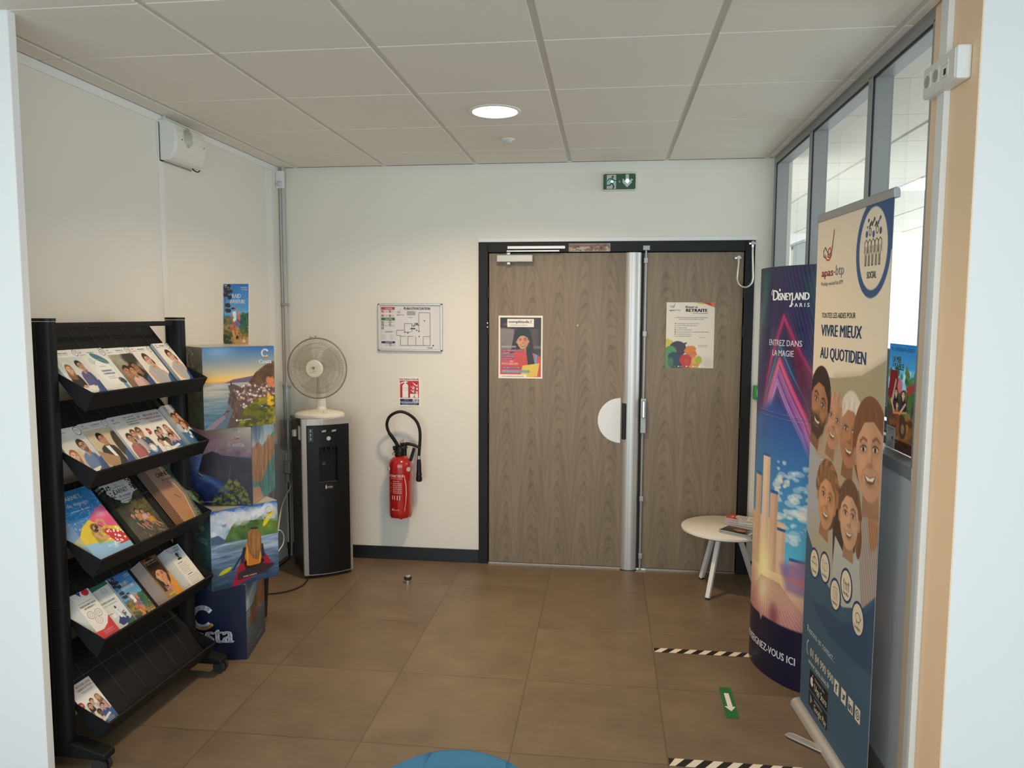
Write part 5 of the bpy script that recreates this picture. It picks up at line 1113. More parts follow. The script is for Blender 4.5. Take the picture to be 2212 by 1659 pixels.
for xa in (-.040, .022): MB().prism([(xa, bulge(0)-.0056, .928), (xa+.026, bulge(0)-.0056, .930), (xa+.030, bulge(0)-.0056, .942), (xa+.004, bulge(0)-.0056, .940)], (0, -.0008, 0)).build('display_segment', M['alud'], cool)
MB().cyl((.003, bulge(0)-.003, .888), (.003, bulge(0)-.007, .888), .013, n=24).build('push_button', M['alu'], cool, smooth=True)
R = Ras(1, 1, 8, '0c0c0d', 30); R.C[:] = rgb((18, 18, 19))
for i, y in enumerate((.15, .45, .75)): R.shape([(.5, y-.09), (.6, y+.02), (.5, y+.07), (.4, y+.02)], 'd8d4cc', 2); R.bar(.3, y+.10, .7, y+.115, 'b8b4ac', 2)
R.build('pictograms', flat((-.122, bulge(-.105)-.0052, .955), (.032, -.006, 0), (0, 0, -.085), (0, -1, 0)), M['printcard'], cool)
R = Ras(2.2, 1, 10, '0c0c0d', 31); R.C[:] = rgb((14, 14, 15))
R.shape([(.32, .15), (.48, .5), (.46, .75), (.3, .86), (.18, .75), (.2, .5)], 'f0ece4', 2); R.ell(.33, .6, .06, .1, '0c0c0d'); R.shape([(.34, .42), (.42, .62), (.34, .72)], '101012', 3); R.text('waterlogic', .56, .66, .26, 'e8e4dc', w=1.35, bold=.01); R.bar(.56, .76, 1.7, .79, 'a8a49c', 2)
R.build('maker_mark', flat((-.026, bulge(0)-.0042, .605), (.058/2.2*1.0, 0, 0), (0, 0, -.040), (0, -1, 0)), M['printcard'], cool)
R = Ras(1, 1, 8, '0c0c0d', 32); R.C[:] = rgb((14, 14, 15)); R.stroke([(.1, .9), (.5, .2), (.8, .8), (.1, .9)], .06, '8c8880'); R.stroke([(.35, .8), (.6, .5), (.9, .2)], .06, '8c8880')
R.build('warning_mark', flat((-.030, -.1625, .735), (.022, 0, 0), (0, 0, -.022), (0, -1, 0)), M['printcard'], cool)
MB().box(-.057, .057, -.162, -.158, .612, .835).build('recess_back', M['black'], cool)
MB().box(-w2-.0006, -w2+.006, -.07, -.02, .44, .475).build('side_grip', M['rubber'], cool, .002)
MB().box(-w2-.003, -w2+.006, -.120, -.085, .875, .960).build('side_button_strip', M['lens'], cool, .002)
for x in (-.13, .13):
    for y in (-.15, .15): MB().cyl((x, y, 0), (x, y, .018), .016, n=14).build('foot', M['rubber'], cool)

# cup dispenser
cup = thing('cup_dispenser', 'clear plastic cup dispenser tube fixed to the left side of the water dispenser', 'cup dispenser', (-1.765, -.350, .787))
MB().lathe([(.045, 0), (.047, .02), (.047, .436), (.0455, .436), (.0455, .02)], (0, 0, 0), 32, cap=False).build('tube', M['clear'], cup, smooth=True)
MB().lathe([(.0478, .0), (.0485, .205), (.0482, .206), (.0476, .002)], (0, 0, 0), 32, cap=False).build('lower_sleeve', M['smoke'], cup, smooth=True)
MB().lathe([(.0475, .414), (.050, .418), (.050, .437), (.044, .442), (.001, .446)], (0, 0, 0), 32).build('cap', M['clear'], cup, smooth=True)
MB().lathe([(.036, .006), (.050, .0), (.050, .008), (.038, .012)], (0, 0, 0), 32, cap=False).build('collar', M['clear'], cup, smooth=True)
MB().box(.034, .060, -.012, .03, .10, .14).build('bracket', M['white'], cup)

# fan standing on the dispenser
fan = thing('table_fan', 'off-white table fan with a round wire cage on top of the water dispenser', 'fan', (-1.575, -.285, 1.0045), math.radians(2))
FZ = .312; FY = -.035
m = MB(); pr = []
for i in range(40):
    a = 2*PI*i/40; pr.append((.158*math.cos(a), .118*math.sin(a)))
vs = [(x, y, 0) for x, y in pr]+[(x*1.0, y*1.0, .020) for x, y in pr]+[(x*.93, y*.92, .030) for x, y in pr]+[(x*.3, y*.35+.01, .046) for x, y in pr]
m.add(vs, [(j*40+i, j*40+(i+1) % 40, (j+1)*40+(i+1) % 40, (j+1)*40+i) for j in range(3) for i in range(40)]+[tuple(range(39, -1, -1)), tuple(range(120, 160))]).build('base', M['offwhite'], fan, smooth=True)
MB().obox((.045, -.055, .040), (1, -.5, 0), (.5, 1, 0), (0, 0, 1), .045, .006, .007).build('switch_panel', M['white'], fan, .003)
for k in range(3): MB().box(.015+k*.02, .029+k*.02, -.066-k*.01, -.054-k*.01, .034, .050).build('speed_button', M['offwhite'], fan, .002)
m = MB(); cols_ = []
for z, hw, hd in ((.036, .034, .034), (.07, .030, .030), (.16, .027, .026), (.235, .025, .024), (.265, .030, .030)): cols_.append((z, hw, hd))
vs = []
for z, hw, hd in cols_:
    for i in range(20): a = 2*PI*i/20; vs.append((hw*math.cos(a), .03+hd*math.sin(a), z))
m.add(vs, [(j*20+i, j*20+(i+1) % 20, (j+1)*20+(i+1) % 20, (j+1)*20+i) for j in range(len(cols_)-1) for i in range(20)]+[tuple(range(19, -1, -1)), tuple(range(80, 100))]).build('column', M['offwhite'], fan, smooth=True)
MB().lathe([(.03, .10), (.052, .085), (.058, .045), (.056, .005), (.01, .0)], (0, 0, FZ), 28, axis='y').build('motor_housing', M['offwhite'], fan, smooth=True)
MB().cyl((0, -.035, FZ), (0, .01, FZ), .006).build('shaft', M['steel'], fan, smooth=True)
for k in range(3):
    m = MB(); vs = []; N_ = 10
    for i in range(N_+1):
        r = .035+.130*i/N_; c0 = -.45-.35*(i/N_); c1 = .45+.25*math.sin(PI*i/N_)
        for j in range(7):
            a = (c0+(c1-c0)*j/6)+k*2*PI/3+.5; vs.append((r*math.cos(a), FY+.012-.022*(j/6-.5)*(1-.3*i/N_), FZ+r*math.sin(a)))
    m.add(vs, [(i*7+j, i*7+j+1, (i+1)*7+j+1, (i+1)*7+j) for i in range(N_) for j in range(6)]).build('blade', M['blade'], fan, smooth=True)
MB().lathe([(.038, -.005), (.038, -.04), (.03, -.048), (.001, -.05)], (0, 0, FZ), 28, axis='y').build('hub', M['lens'], fan, smooth=True)
wires = mat('cage_wire', (.42, .40, .35), .35, .4)
def cage(sign, name, n):
    m = MB()
    for k in range(n):
        a = 2*PI*k/n; pts = []
        for r, d in ((.055, .052), (.09, .050), (.13, .042), (.165, .026), (.186, .006)):
            rr = r*1.0; sw = a+(.18 if sign > 0 else -.0)*(1-r/.186); pts.append((rr*math.cos(sw), FY-sign*d*1.0, FZ+rr*math.sin(sw)))
        m.tube(pts, .00075, 4)
    for r, d in ((.13, .043), (.158, .031)):
        m.tube([(r*math.cos(2*PI*i/64), FY-sign*d, FZ+r*math.sin(2*PI*i/64)) for i in range(64)], .0011, 5, closed=True)
    m.build(name, wires, fan)
cage(1, 'front_guard', 110); cage(-1, 'rear_guard', 90)
MB().tube([(.190*math.cos(2*PI*i/80), FY, FZ+.190*math.sin(2*PI*i/80)) for i in range(80)], .0042, 8, closed=True).build('guard_rim', mat('grey_rim', (.22, .21, .21), .4), fan, smooth=True)
MB().box(-.045, -.028, FY-.008, FY+.008, FZ+.186, FZ+.200).box(-.012, .0, FY-.006, FY+.006, FZ+.188, FZ+.206).build('rim_clip', M['alud'], fan, .002)
MB().lathe([(.056, -.046), (.056, -.054), (.050, -.060), (.001, -.062)], (0, FY, FZ), 36, axis='y').build('centre_badge', M['offwhite'], fan, smooth=True)
R = Ras(1, 1, 6, 'bdb9ad', 33); R.C[:] = rgb('d9d4c6'); R.ring(.45, .38, .17, .14, .05, '6c6a64'); R.stroke([(.34, .46), (.45, .3), (.5, .44), (.6, .28)], .05, '4c4a46'); R.bar(.36, .70, .62, .74, '807c74', 2); R.bar(.38, .79, .62, .83, '807c74', 2)
R.build('badge_print', flat((-.024, FY-.0628, FZ+.024), (.048, 0, 0), (0, 0, -.048), (0, -1, 0)), M['print'], fan)

# mains cables behind the dispenser
t = thing('power_cord', 'black power cord lying in a loop on the floor beside the water dispenser', 'cord', (-1.65, -.6, 0))
pts = [(-1.600, -.470, .010), (-1.590, -.53, .006), (-1.592, -.60, .0055), (-1.625, -.68, .0055), (-1.69, -.735, .0055), (-1.77, -.76, .0055), (-1.83, -.74, .0055), (-1.87, -.62, .0055), (-1.88, -.40, .0055), (-1.885, -.12, .0055), (-1.895, -.055, .05), (-1.898, -.05, .35), (-1.90, -.048, .52)]
MB().tube(pts, .0045, 8, smooth_=6).build('cable', M['rubber'], t, smooth=True, local=False)
MB().cyl((-1.90, -.048, .52), (-1.90, -.046, .575), .014, .018, n=14).build('plug', M['alud'], t, smooth=True, local=False)
t = thing('socket_block', 'grey inline socket hanging on the conduit behind the stacked display boxes', 'socket', (-1.90, -.045, .60))
MB().box(-1.922, -1.878, -.064, -.032, .578, .66).build('body', M['alud'], t, .006, local=False)
t = thing('white_cord', 'white cable drooping between the display boxes and the water dispenser', 'cord', (-1.8, -.7, 0))
pts = [(-1.62, -1.20, .62), (-1.60, -1.16, .60), (-1.597, -1.10, .50), (-1.64, -1.07, .40), (-1.70, -1.0, .36), (-1.76, -.85, .30), (-1.80, -.70, .20), (-1.79, -.72, .10), (-1.76, -.84, .04), (-1.74, -.95, .008), (-1.76, -1.1, .006)]
pts = [(-1.87, -.07, .50), (-1.835, -.30, .42), (-1.80, -.45, .30), (-1.795, -.52, .16), (-1.80, -.60, .05), (-1.81, -.72, .0065), (-1.84, -.86, .0055), (-1.87, -1.0, .0055)]
MB().tube(pts, .0045, 8, smooth_=6).build('cable', M['cordwhite'], t, smooth=True, local=False)
t = thing('thin_white_cord', 'thin white cable curving out beside the kayak display box', 'cord', (-1.5, -1.1, 0))
def zq(u, v, y): return Vector(yq(u, v, y))
pts = [zq(596, 1147, -1.30), zq(606, 1146, -1.25), zq(613, 1158, -1.2), zq(611, 1176, -1.2), zq(600, 1194, -1.25), zq(596, 1215, -1.3), zq(588, 1226, -1.25)]
pts = [Vector((p.x, p.y, p.z)) for p in pts]; pts.append(Vector((pts[-1].x-.06, -1.13, .40))); pts.append(Vector((-1.84, -1.0, .30))); pts.append(Vector((-1.88, -.9, .006)))
MB().tube(pts, .0025, 8, smooth_=6).build('cable', M['cordwhite'], t, smooth=True, local=False)
t = thing('waste_bin', 'black waste bin half hidden behind the lowest display box', 'bin', (-1.695, -1.09, 0))
MB().lathe([(.095, 0), (.10, .004), (.122, .325), (.126, .325), (.126, .335), (.118, .335), (.097, .012), (.001, .012)], (0, 0, 0), 36).build('body', M['black'], t, smooth=True)

# door stop
t = thing('door_stop', 'small chrome floor door stop with a black rubber ring', 'door stop', (-.968, -.440, 0))
MB().lathe([(.020, 0), (.020, .020), (.017, .022)], (0, 0, 0), 24).build('base', M['chrome'], t, smooth=True)
MB().lathe([(.018, .021), (.024, .024), (.024, .036), (.018, .038)], (0, 0, 0), 24).build('rubber_ring', M['rubber'], t, smooth=True)
MB().lathe([(.018, .037), (.018, .042), (.012, .047), (.001, .048)], (0, 0, 0), 24).build('top_cap', M['chrome'], t, smooth=True)

# ================================================================== BROCHURE RACK
TH = math.radians(2.5)
RO = Vector((-1.6945, -2.118, 0)); RM = Matrix.Translation(RO) @ Matrix.Rotation(-TH, 4, 'Z')
rack = thing('brochure_rack', 'black wheeled brochure rack with five sloping shelves along the left wall', 'brochure rack', RO, -TH)
def post(y, nm='post'):
    pf = []
    for i in range(24):
        a = 2*PI*i/24; pf.append((.043*math.copysign(abs(math.cos(a))**.55, math.cos(a)), y+.025*math.copysign(abs(math.sin(a))**.8, math.sin(a)), .115))
    o = MB().prism(pf, (0, 0, 1.515)).build(nm, M['rackblk'], rack, smooth=True)
    cp = MB().prism([(x*1.02, (yy-y)*1.02+y, 1.632) for x, yy, z in pf], (0, 0, .010)).build('cap', M['black'], o)
    g = MB()
    sy = -1 if y < 0 else 1
    g.box(-.010, -.008, y-.0262, y-.020, .12, 1.63)
    for z in (.62, 1.0, 1.36): g.prism([(x*1.008, (yy-y)*1.012+y, z) for x, yy, z0_ in pf], (0, 0, .0015))
    g.build('seam', M['rubber'], o)
    for k in range(9): pass
post(-.385); post(.385)
MB().box(-.006, .010, -.362, .362, 1.606, 1.626).build('top_rail', M['rackblk'], rack, .002)
A50 = math.radians(50); Sv = Vector((-math.cos(A50), 0, math.sin(A50))); Nv = Vector((math.sin(A50), 0, math.cos(A50)))
ZL = [1.382, 1.103, .782, .488, .170]
def SP(k, s, t, off=0.0):
    return Vector((.125, -.355+s, ZL[k]-.055))+Sv*t+Nv*off
for k in range(5):
    V0 = Vector((.125, 0, ZL[k]-.055))
    def pp(v): return (v[0], -.357, v[2])
    th_ = .004
    kink = .20
    a = V0; b_ = V0+Sv*.366
    prof = [a+Vector((.035, 0, .055)), a+Vector((.035, 0, .055))+Vector((.006, 0, -.004)), a+Vector((.004, 0, -.010)), a-Nv*th_+Vector((-.004, 0, 0)), b_-Nv*th_, b_, a+Sv*.001]
    sh = MB().prism([pp(q) for q in prof], (0, .714, 0)).build('shelf', M['rackblk'], rack)
    d = MB()
    for i in range(1, 7):
        s = i*.102
        c = SP(k, s, .20, .0006); d.obox((c.x, c.y, c.z), Sv, (0, 1, 0), Nv, .155, .0007, .0008)
    c = SP(k, .355, .225, .0008); d.obox((c.x, c.y, c.z), Sv, (0, 1, 0), Nv, .0015, .355, .0012)
    d.build('divider_line', mat('clear_divider_edge', (.05, .05, .048), .3) if k == 0 else bpy.data.materials['clear_divider_edge'], sh)
    for yy in (-.358, .355):
        e = [a+Vector((.035, 0, .055)), a+Vector((.041, 0, .051)), a+Vector((.004, 0, -.014)), a+Vector((-.03, 0, .012)), V0+Sv*.16-Nv*.012, V0+Sv*.16]
        MB().prism([(q[0], yy, q[2]) for q in e], (0, .003, 0)).build('end_cheek', M['rackblk'], sh)
    for yy in (-.352, .340): MB().box(-.040, -.014, yy, yy+.012, V0.z+.08, V0.z+.14).build('bracket', M['black'], sh)
for y in (-.385, .385):
    ft = MB().prism([(-.19, y-.028, .075), (-.06, y-.032, .115), (.06, y-.032, .115), (.185, y-.028, .082), (.185, y-.028, .058), (-.19, y-.028, .055)], (0, .058, 0)).build('foot', M['rackblk'], rack, .006)
    for x in (-.165, .150):
        yy = y+(.0 if y < 0 else .030)
        wv = MB(); wv.cyl((x, yy-.022, .028), (x, yy-.006, .028), .028, n=24).cyl((x, yy+.006, .028), (x, yy+.022, .028), .028, n=24)
        cs = wv.build('caster', M['rubber'], rack, .003)
        MB().lathe([(.022, .056), (.020, .063)], (x, yy, 0), 16).box(x-.014, x+.014, yy-.006, yy+.006, .02, .058).build('fork', M['black'], cs)

def booklet(k, s, t, off, w, h, R, name, label, cat, group=None, mt='print', th=.0022, edge='paperedge'):
    """a booklet leaning on shelf k; s = left edge along the shelf, t = height of the bottom edge up the slope"""
    basis = Matrix((Vector((0, 1, 0)), Sv, Nv)).transposed().to_4x4(); basis.translation = SP(k, s, t, off)
    o = bpy.data.objects.new(name, None); C.objects.link(o); o.empty_display_size = .03
    o.matrix_world = RM @ basis; tag(o, label, cat, group)
    MB().box(0, w, 0, h, 0, th-.0003).build('pages', M[edge], o)
    R.build('cover', flat((0, h, th), (w/R.w, 0, 0), (0, -h/R.h, 0), (0, 0, 1)), M[mt], o, ls=.00012)
    return o
def stack(k, s, w, h, R, name, label, cat, n=4, dx=.003, mt='print', th=.0022, under=None, t0=.006, base=.0012, tj=0.0, edge='paperedge'):
    """a pile: the top booklet plus n copies beneath it, each shifted a little to the left"""
    top = booklet(k, s, t0+.30*(base+n*th), base+n*th, w, h, R, name, label, cat, None, mt, th, edge)
    inv = RM.inverted(); rs = random.Random(int(s*1000)+k*77)
    for i in range(1, n+1):
        c = top.copy(); C.objects.link(c)
        basis = Matrix((Vector((0, 1, 0)), Sv, Nv)).transposed().to_4x4()
        off = base+(n-i)*th
        basis.translation = SP(k, s-i*dx, t0+.30*off+rs.uniform(0, tj), off); c.matrix_world = RM @ basis
        c['label'] = under; c['group'] = under[:70]
        for ch in top.children:
            d = ch.copy(); C.objects.link(d); d.parent = c
    return top
B = 'brochure'
M['darkspine'] = mat('dark_cover_spine', (.018, .026, .028), .4)
# top shelf
stack(0, .003, .146, .238, d_meeting(), B, 'brochure with a woman in black at a meeting, leftmost on the top shelf', B, 5, .0, under='copy beneath the brochure with the woman in black at a meeting, top shelf left end', tj=.004, base=.001)
stack(0, .151, .148, .238, d_leaf(), B, 'pale brochure with leaf shapes, second from left on the top shelf', B, 2, .0, under='copy beneath the pale brochure with leaf shapes on the top shelf', tj=.012)
stack(0, .301, .147, .240, d_famille(), B, 'brochure with a dark hugging family photo in the middle of the top shelf', B, 2, .0, under='copy beneath the brochure with the hugging family on the top shelf', tj=.003)
stack(0, .451, .136, .238, d_reader(), B, 'brochure with a woman reading, fourth from left on the top shelf', B, 2, .0, under='copy beneath the fourth brochure on the top shelf, showing a woman reading', tj=.004)
stack(0, .604, .106, .240, d_reader(.78), B, 'brochure with a woman reading, at the right end of the top shelf', B, 6, .0, under='copy beneath the woman reading brochure at the right end of the top shelf', tj=.004)
# second shelf
stack(1, .003, .140, .236, d_laptop(), B, 'brochure with a man in glasses and blue shirt, leftmost on the second shelf', B, 2, .0, under='copy beneath the brochure with the man in glasses, second shelf left end', tj=.003)
stack(1, .146, .150, .240, d_logement(), B, 'brochure with a man in a dark suit, second from left on the second shelf', B, 2, .0, under='copy beneath the brochure with the man in a dark suit', tj=.003)
stack(1, .302, .158, .238, d_trio(), B, 'brochure with three smiling adults in the middle of the second shelf', B, 5, .0015, under='copy beneath the brochure with three smiling adults', tj=.002)
stack(1, .462, .166, .236, d_orient(), B, 'wide brochure with a group of pupils, fourth from left on the second shelf', B, 3, .0, under='copy beneath the wide pupils brochure on the second shelf', tj=.010)
stack(1, .645, .088, .240, d_family_blue(.62), B, 'narrow blue brochure with family faces at the right end of the second shelf', B, 8, .001, under='copy beneath the narrow blue family brochure on the second shelf', tj=.002)
# third shelf
stack(2, .026, .200, .312, d_pool(1, 1.56), B, 'blue and yellow catalogue with a girl in sunglasses by a pool', B, 9, .0030, under='copy beneath the catalogue with the girl in sunglasses', th=.0026)
stack(2, .283, .184, .284, d_hikers(), B, 'dark catalogue with hikers under a white sky patch on the third shelf', B, 4, .003, under='copy beneath the dark hikers catalogue', edge='darkspine', mt='printgloss', th=.003, t0=.020)
stack(2, .566, .176, .290, d_beach(), B, 'sand coloured catalogue with an aerial beach view, right end of the third shelf', B, 6, .005, under='copy beneath the sand coloured beach catalogue', edge='darkspine', mt='printgloss', th=.003, t0=.022)
# fourth shelf
stack(3, .030, .096, .212, d_redflyer(), 'leaflet', 'white leaflet with a red bottom, left end of the fourth shelf', 'leaflet', 11, .0026, under='copy beneath the white leaflet with a red bottom', th=.0020, tj=.003)
stack(3, .130, .108, .210, d_dental(), 'leaflet', 'green bordered leaflet with a dental chair drawing on the fourth shelf', 'leaflet', 2, .0, under='copy beneath the green bordered dental leaflet', tj=.006)
stack(3, .243, .120, .215, d_raid(), 'leaflet', 'blue and orange sports leaflet with runners in the middle of the fourth shelf', 'leaflet', 3, .0, under='copy beneath the sports leaflet with runners on the fourth shelf', tj=.006)
stack(3, .432, .106, .215, d_girl(), 'magazine', 'magazine with a girl covering her mouth on the fourth shelf', 'magazine', 10, .0040, mt='printgloss', under='copy beneath the magazine with the girl covering her mouth', th=.0022)
stack(3, .602, .104, .214, d_letter(), 'leaflet', 'pale text leaflet with a small photo, right end of the fourth shelf', 'leaflet', 8, .0042, under='copy beneath the pale text leaflet at the right end', th=.0022)
# bottom shelf
booklet(4, .004, .006, .0012, .112, .205, d_orient(.78, narrow=True), 'leaflet', 'single leaflet with a group of pupils lying alone on the bottom shelf', 'leaflet')

# ================================================================== STACKED DISPLAY BOXES
def logo_box(R, x, y, s, c='f2f2f4', lay=3, txt=True):
    R.arc(x, y, s*.30, s*.32, 50, 320, s*.15, c, lay, 20)
    R.arc(x+.02*s, y+.05*s, s*.34, s*.32, 40, 125, s*.11, 'e0a83c', lay, 10)
    if txt: R.text('Costa', x, y+s*.92, s*.34, c, w=s*1.18, align='C', bold=.02, lay=lay)
SB = .340
def bx_sea():
    R = Ras(1, 1.10, 150, '4a7aa8', 40); R.grad(0, .46, '2f66a4', 'f4cf90'); R.glow(.15, .46, .5, .10, 'f8b850', .8); R.glow(.2, .05, .3, .12, 'a8c8e0', .5)
    R.poly([(.28, .49), (.4, .44), (.55, .42), (.7, .40), (.75, .46), (.7, .5)], '6c5c70')
    R.grad(.485, 1.1, 'a8a4a0', '3f6c84'); R.tex(.28, .22, .02, 3, (R.Y > .49).astype(float)); R.glow(.1, .6, .35, .08, 'd8c0a0', .5)
    R.poly([(.62, .50), (.72, .36), (.86, .26), (1, .20), (1, .62), (.75, .6)], '5a4230'); R.tex(.4, .06, None, 5, R.pmask([(.62, .50), (.72, .36), (.86, .26), (1, .20), (1, .62), (.75, .6)]))
    R.poly([(.33, .52), (.4, .50), (.52, .55), (1, .52), (1, 1.1), (.1, 1.1), (.3, .95), (.35, .8), (.32, .75), (.36, .62)], '5c4c48')
    R.rect(.365, .47, .385, .53, '4a3c34'); m = R.pmask([(.4, .58), (.55, .52), (1, .45), (1, .78), (.6, .9), (.45, .75)])
    R.blobs(190, .38, .5, 1, .85, .008, .022, ['c8a894', 'b87c60', 'd8c8b8', '8c6c60', 'e0d4c4', 'a06448', '6c5450'], .9, m)
    R.blobs(70, .25, .62, .48, .98, .01, .03, ['6c5450', '8a6c60', '4c3c38'], .8, R.pmask([(.33, .52), (.45, .6), (.45, .98), (.1, 1.1), (.35, .8)])); R.poly([(.0, 1.1), (.12, 1.0), (.26, .92), (.30, .96), (.12, 1.1)], '8a7c88'); R.poly([(.12, 1.1), (.3, .95), (.36, .82), (.4, .85), (.3, 1.1)], '5c6c7c')
    R.blobs(150, .45, .72, 1, 1.1, .02, .055, ['6c6c24', '4c5420', '8a8428', '3c4420', 'a89430'], .75, R.pmask([(.45, 1.1), (.55, .85), (.75, .72), (1, .70), (1, 1.1)])); R.blobs(10, .9, .68, .97, .84, .015, .03, ['d8a41c', 'e8b82c'], .9); R.blobs(16, .9, .44, 1, .56, .02, .035, ['c87c54', 'b8684c'], .9)
    R.text('costa_crociere', .46, 1.01, .022, 'f0ece4', w=.18); R.disc(.44, 1.0, .012, .015, 'f0ece4'); logo_box(R, .865, .095, .155); return R
def bx_cliff():
    R = Ras(1, 1.10, 60, '3a3c30', 41); R.grad(0, .2, '4c5450', '3c4038'); R.tex(.4, .05, .3, 2); R.blobs(60, 0, .2, 1, 1.1, .03, .09, ['44502c', '2c3020', '5c6030', '383830'], .7); R.blobs(12, .6, .3, 1, .45, .03, .06, ['6c8434'], .8)
    logo_box(R, .60, .17, .36, 'a4a4a0'); return R
def bx_fjord():
    R = Ras(1, 1.10, 130, '3c4460', 42); R.grad(0, .42, 'c0ae96', '7a5c6c'); R.glow(.3, .2, .35, .14, 'b8849c', .8); R.grad(.42, 1.1, '3c5488', '0f1c44'); R.glow(.3, .55, .2, .18, '7c9ccc', .7)
    R.poly([(.25, .62), (.32, .40), (.45, .34), (.6, .4), (1, .44), (1, 1.1), (.75, .95), (.52, .72), (.3, .66)], '2c2430'); R.tex(.3, .1, None, 3, (R.Y > .3).astype(float)); R.glow(.1, .42, .2, .1, '8090b0', .4)
    R.line([(.30, .70), (.46, .78), (.62, .90)], .07, '5c7cb0', .6, .05); R.poly([(.24, .655), (.27, .64), (.33, .69), (.31, .71), (.25, .69)], '3a3438'); R.line([(.26, .655), (.31, .69)], .012, 'c8c0b8'); R.line([(.70, .55), (.67, .85)], .01, '8c88a0', .5)
    R.blobs(170, .45, .75, .95, 1.1, .012, .03, ['7c8430', '5c6828', '8a7c34', '3c4820'], .85, R.pmask([(.42, 1.1), (.5, .92), (.65, .78), (.76, .55), (.85, .58), (.8, .75), (.92, .9), (1, 1.1)])); R.blobs(80, 0, .82, .3, 1.1, .015, .035, ['7c8430', '4c5824', '6c6c2c'], .85, R.pmask([(0, .85), (.12, .82), (.28, 1.0), (.34, 1.1), (0, 1.1)]))
    R.text('costa_crociere', .25, 1.06, .02, 'd0d0d8', w=.2); logo_box(R, .79, .10, .19, 'dcd4cc'); return R
def bx_canyon():
    R = Ras(1, 1.10, 60, '6c8ca8', 43); R.grad(0, .4, '5c84a8', 'a8b4bc'); R.poly([(0, .3), (.4, .35), (1, .2), (1, 1.1), (0, 1.1)], '3c7c84'); R.poly([(0, .3), (.3, .25), (.5, .38), (.75, .22), (1, .3), (1, .55), (.7, .65), (.4, .85), (.1, .8), (.0, .7)], '8c6c54'); R.tex(.4, .04, .2, 4)
    R.poly([(0, .85), (.3, .9), (.45, 1.1), (0, 1.1)], 'a88470'); return R
def bx_kayak():
    R = Ras(1, 1.10, 170, '5c84b0', 44); R.grad(0, .45, '3c6cb0', 'b8c8d8'); R.blobs(60, .15, .08, 1, .28, .03, .09, ['e8e8ec', 'd0d4dc', 'c8ccd4'], .5)
    R.blobs(40, 0, .05, .2, .35, .03, .06, ['e0e4ec', 'b8c4d8'], .5)
    R.poly([(.2, .42), (.3, .25), (.42, .14), (.5, .2), (.65, .22), (.85, .12), (1, .06), (1, .50), (.2, .46)], '4c6c3c'); R.tex(.35, .07, .1, 3, R.pmask([(.2, .42), (.3, .25), (.42, .14), (1, .06), (1, .5), (.2, .46)])); R.blobs(30, .3, .05, 1, .2, .04, .1, ['c8ccd0', 'e0e4e8'], .35); R.glow(.85, .35, .2, .1, '8cac3c', .6)
    R.poly([(0, .36), (.1, .34), (.2, .42), (.2, .48), (0, .48)], '4c6484')
    R.grad(.47, 1.1, '8ca4c0', '28405c'); R.tex(.35, .22, .025, 6, (R.Y > .47).astype(float)); R.glow(.8, .62, .3, .05, 'e0e4ec', .6); R.glow(.5, .52, .25, .05, '5c7454', .5)
    R.line([(.60, .47), (.30, .87)], .022, '1c2430'); R.ell(.845, .23, .035, .125, 'e4cc1c', 1, None, .62); R.ell(.19, .86, .10, .028, 'c8c02c', 1, None, -.35)
    R.poly([(.52, .58), (.68, .56), (.92, .92), (.7, 1.0), (.32, 1.1), (.28, 1.1), (.38, .85)], 'a01838'); R.poly([(.46, .80), (.62, .66), (.78, .82), (.72, .90), (.5, .92)], '2c1018'); R.poly([(.38, .92), (.7, .86), (.95, .9), (.8, 1.0), (.36, 1.03)], '2c2c30', .9)
    R.poly([(.50, .54), (.72, .54), (.76, .72), (.70, .86), (.54, .86), (.48, .72)], 'c4782c'); R.line([(.48, .6), (.44, .78)], .05, '24303c'); R.line([(.74, .6), (.76, .76)], .05, '24303c'); R.line([(.52, .6), (.52, .84)], .02, 'dca030'); R.line([(.72, .6), (.71, .84)], .02, 'dca030')
    R.poly([(.54, .38), (.60, .32), (.68, .33), (.73, .42), (.74, .62), (.68, .80), (.60, .76), (.54, .66), (.52, .5)], '94683c'); R.tex(.4, .02, .3, 8, R.pmask([(.54, .38), (.60, .32), (.68, .33), (.73, .42), (.74, .62), (.68, .80), (.60, .76), (.54, .66), (.52, .5)])); R.line([(.58, .33), (.68, .34)], .02, '2c2018')
    R.text('costa_crociere', .45, 1.0, .022, 'f0ece4', w=.2, rot=.0); logo_box(R, .86, .10, .155); return R
def bx_teal():
    R = Ras(1, 1.10, 60, '1c5c5c', 45); R.grad(0, 1.1, '1a4c54', '1c6860'); R.blobs(12, .2, .4, .8, .8, .05, .13, ['2c5434', '184440'], .6); R.ell(.95, .4, .1, .2, '3c7c7c', .6, .1); logo_box(R, .70, .17, .34, '88a8a8'); return R
def bx_navy():
    R = Ras(1, 1.10, 30, '0a1434', 46); logo_box(R, .40, .46, .44, 'd8dce4', txt=False); R.text('Costa', .41, .84, .25, 'd8dce4', w=.80, align='C', bold=.025); return R
def bx_rock():
    R = Ras(1, 1.10, 70, '3c6490', 47); R.grad(0, .4, '2c5484', '9cb8cc'); R.line([(0, .3), (.5, .12), (1, .05)], .10, 'c8d4dc', .6, .08); R.grad(.42, 1.1, '6c8494', '1c3048'); R.tex(.25, .1, .03, 3, (R.Y > .42).astype(float))
    R.poly([(.05, .62), (.2, .45), (.45, .32), (.65, .22), (.85, .06), (1, .0), (1, .62), (.7, .56), (.4, .66), (.2, .66)], '6c4c38'); R.tex(.45, .05, .08, 5, R.pmask([(.05, .62), (.2, .45), (.65, .22), (1, 0), (1, .62), (.4, .66)])); R.poly([(.1, .66), (.5, .62), (1, .58), (1, 1.0), (.5, .8)], '2c3848', .6, .05)
    R.text('costa_crociere', .5, 1.0, .02, 'd0d8e0', w=.3); return R
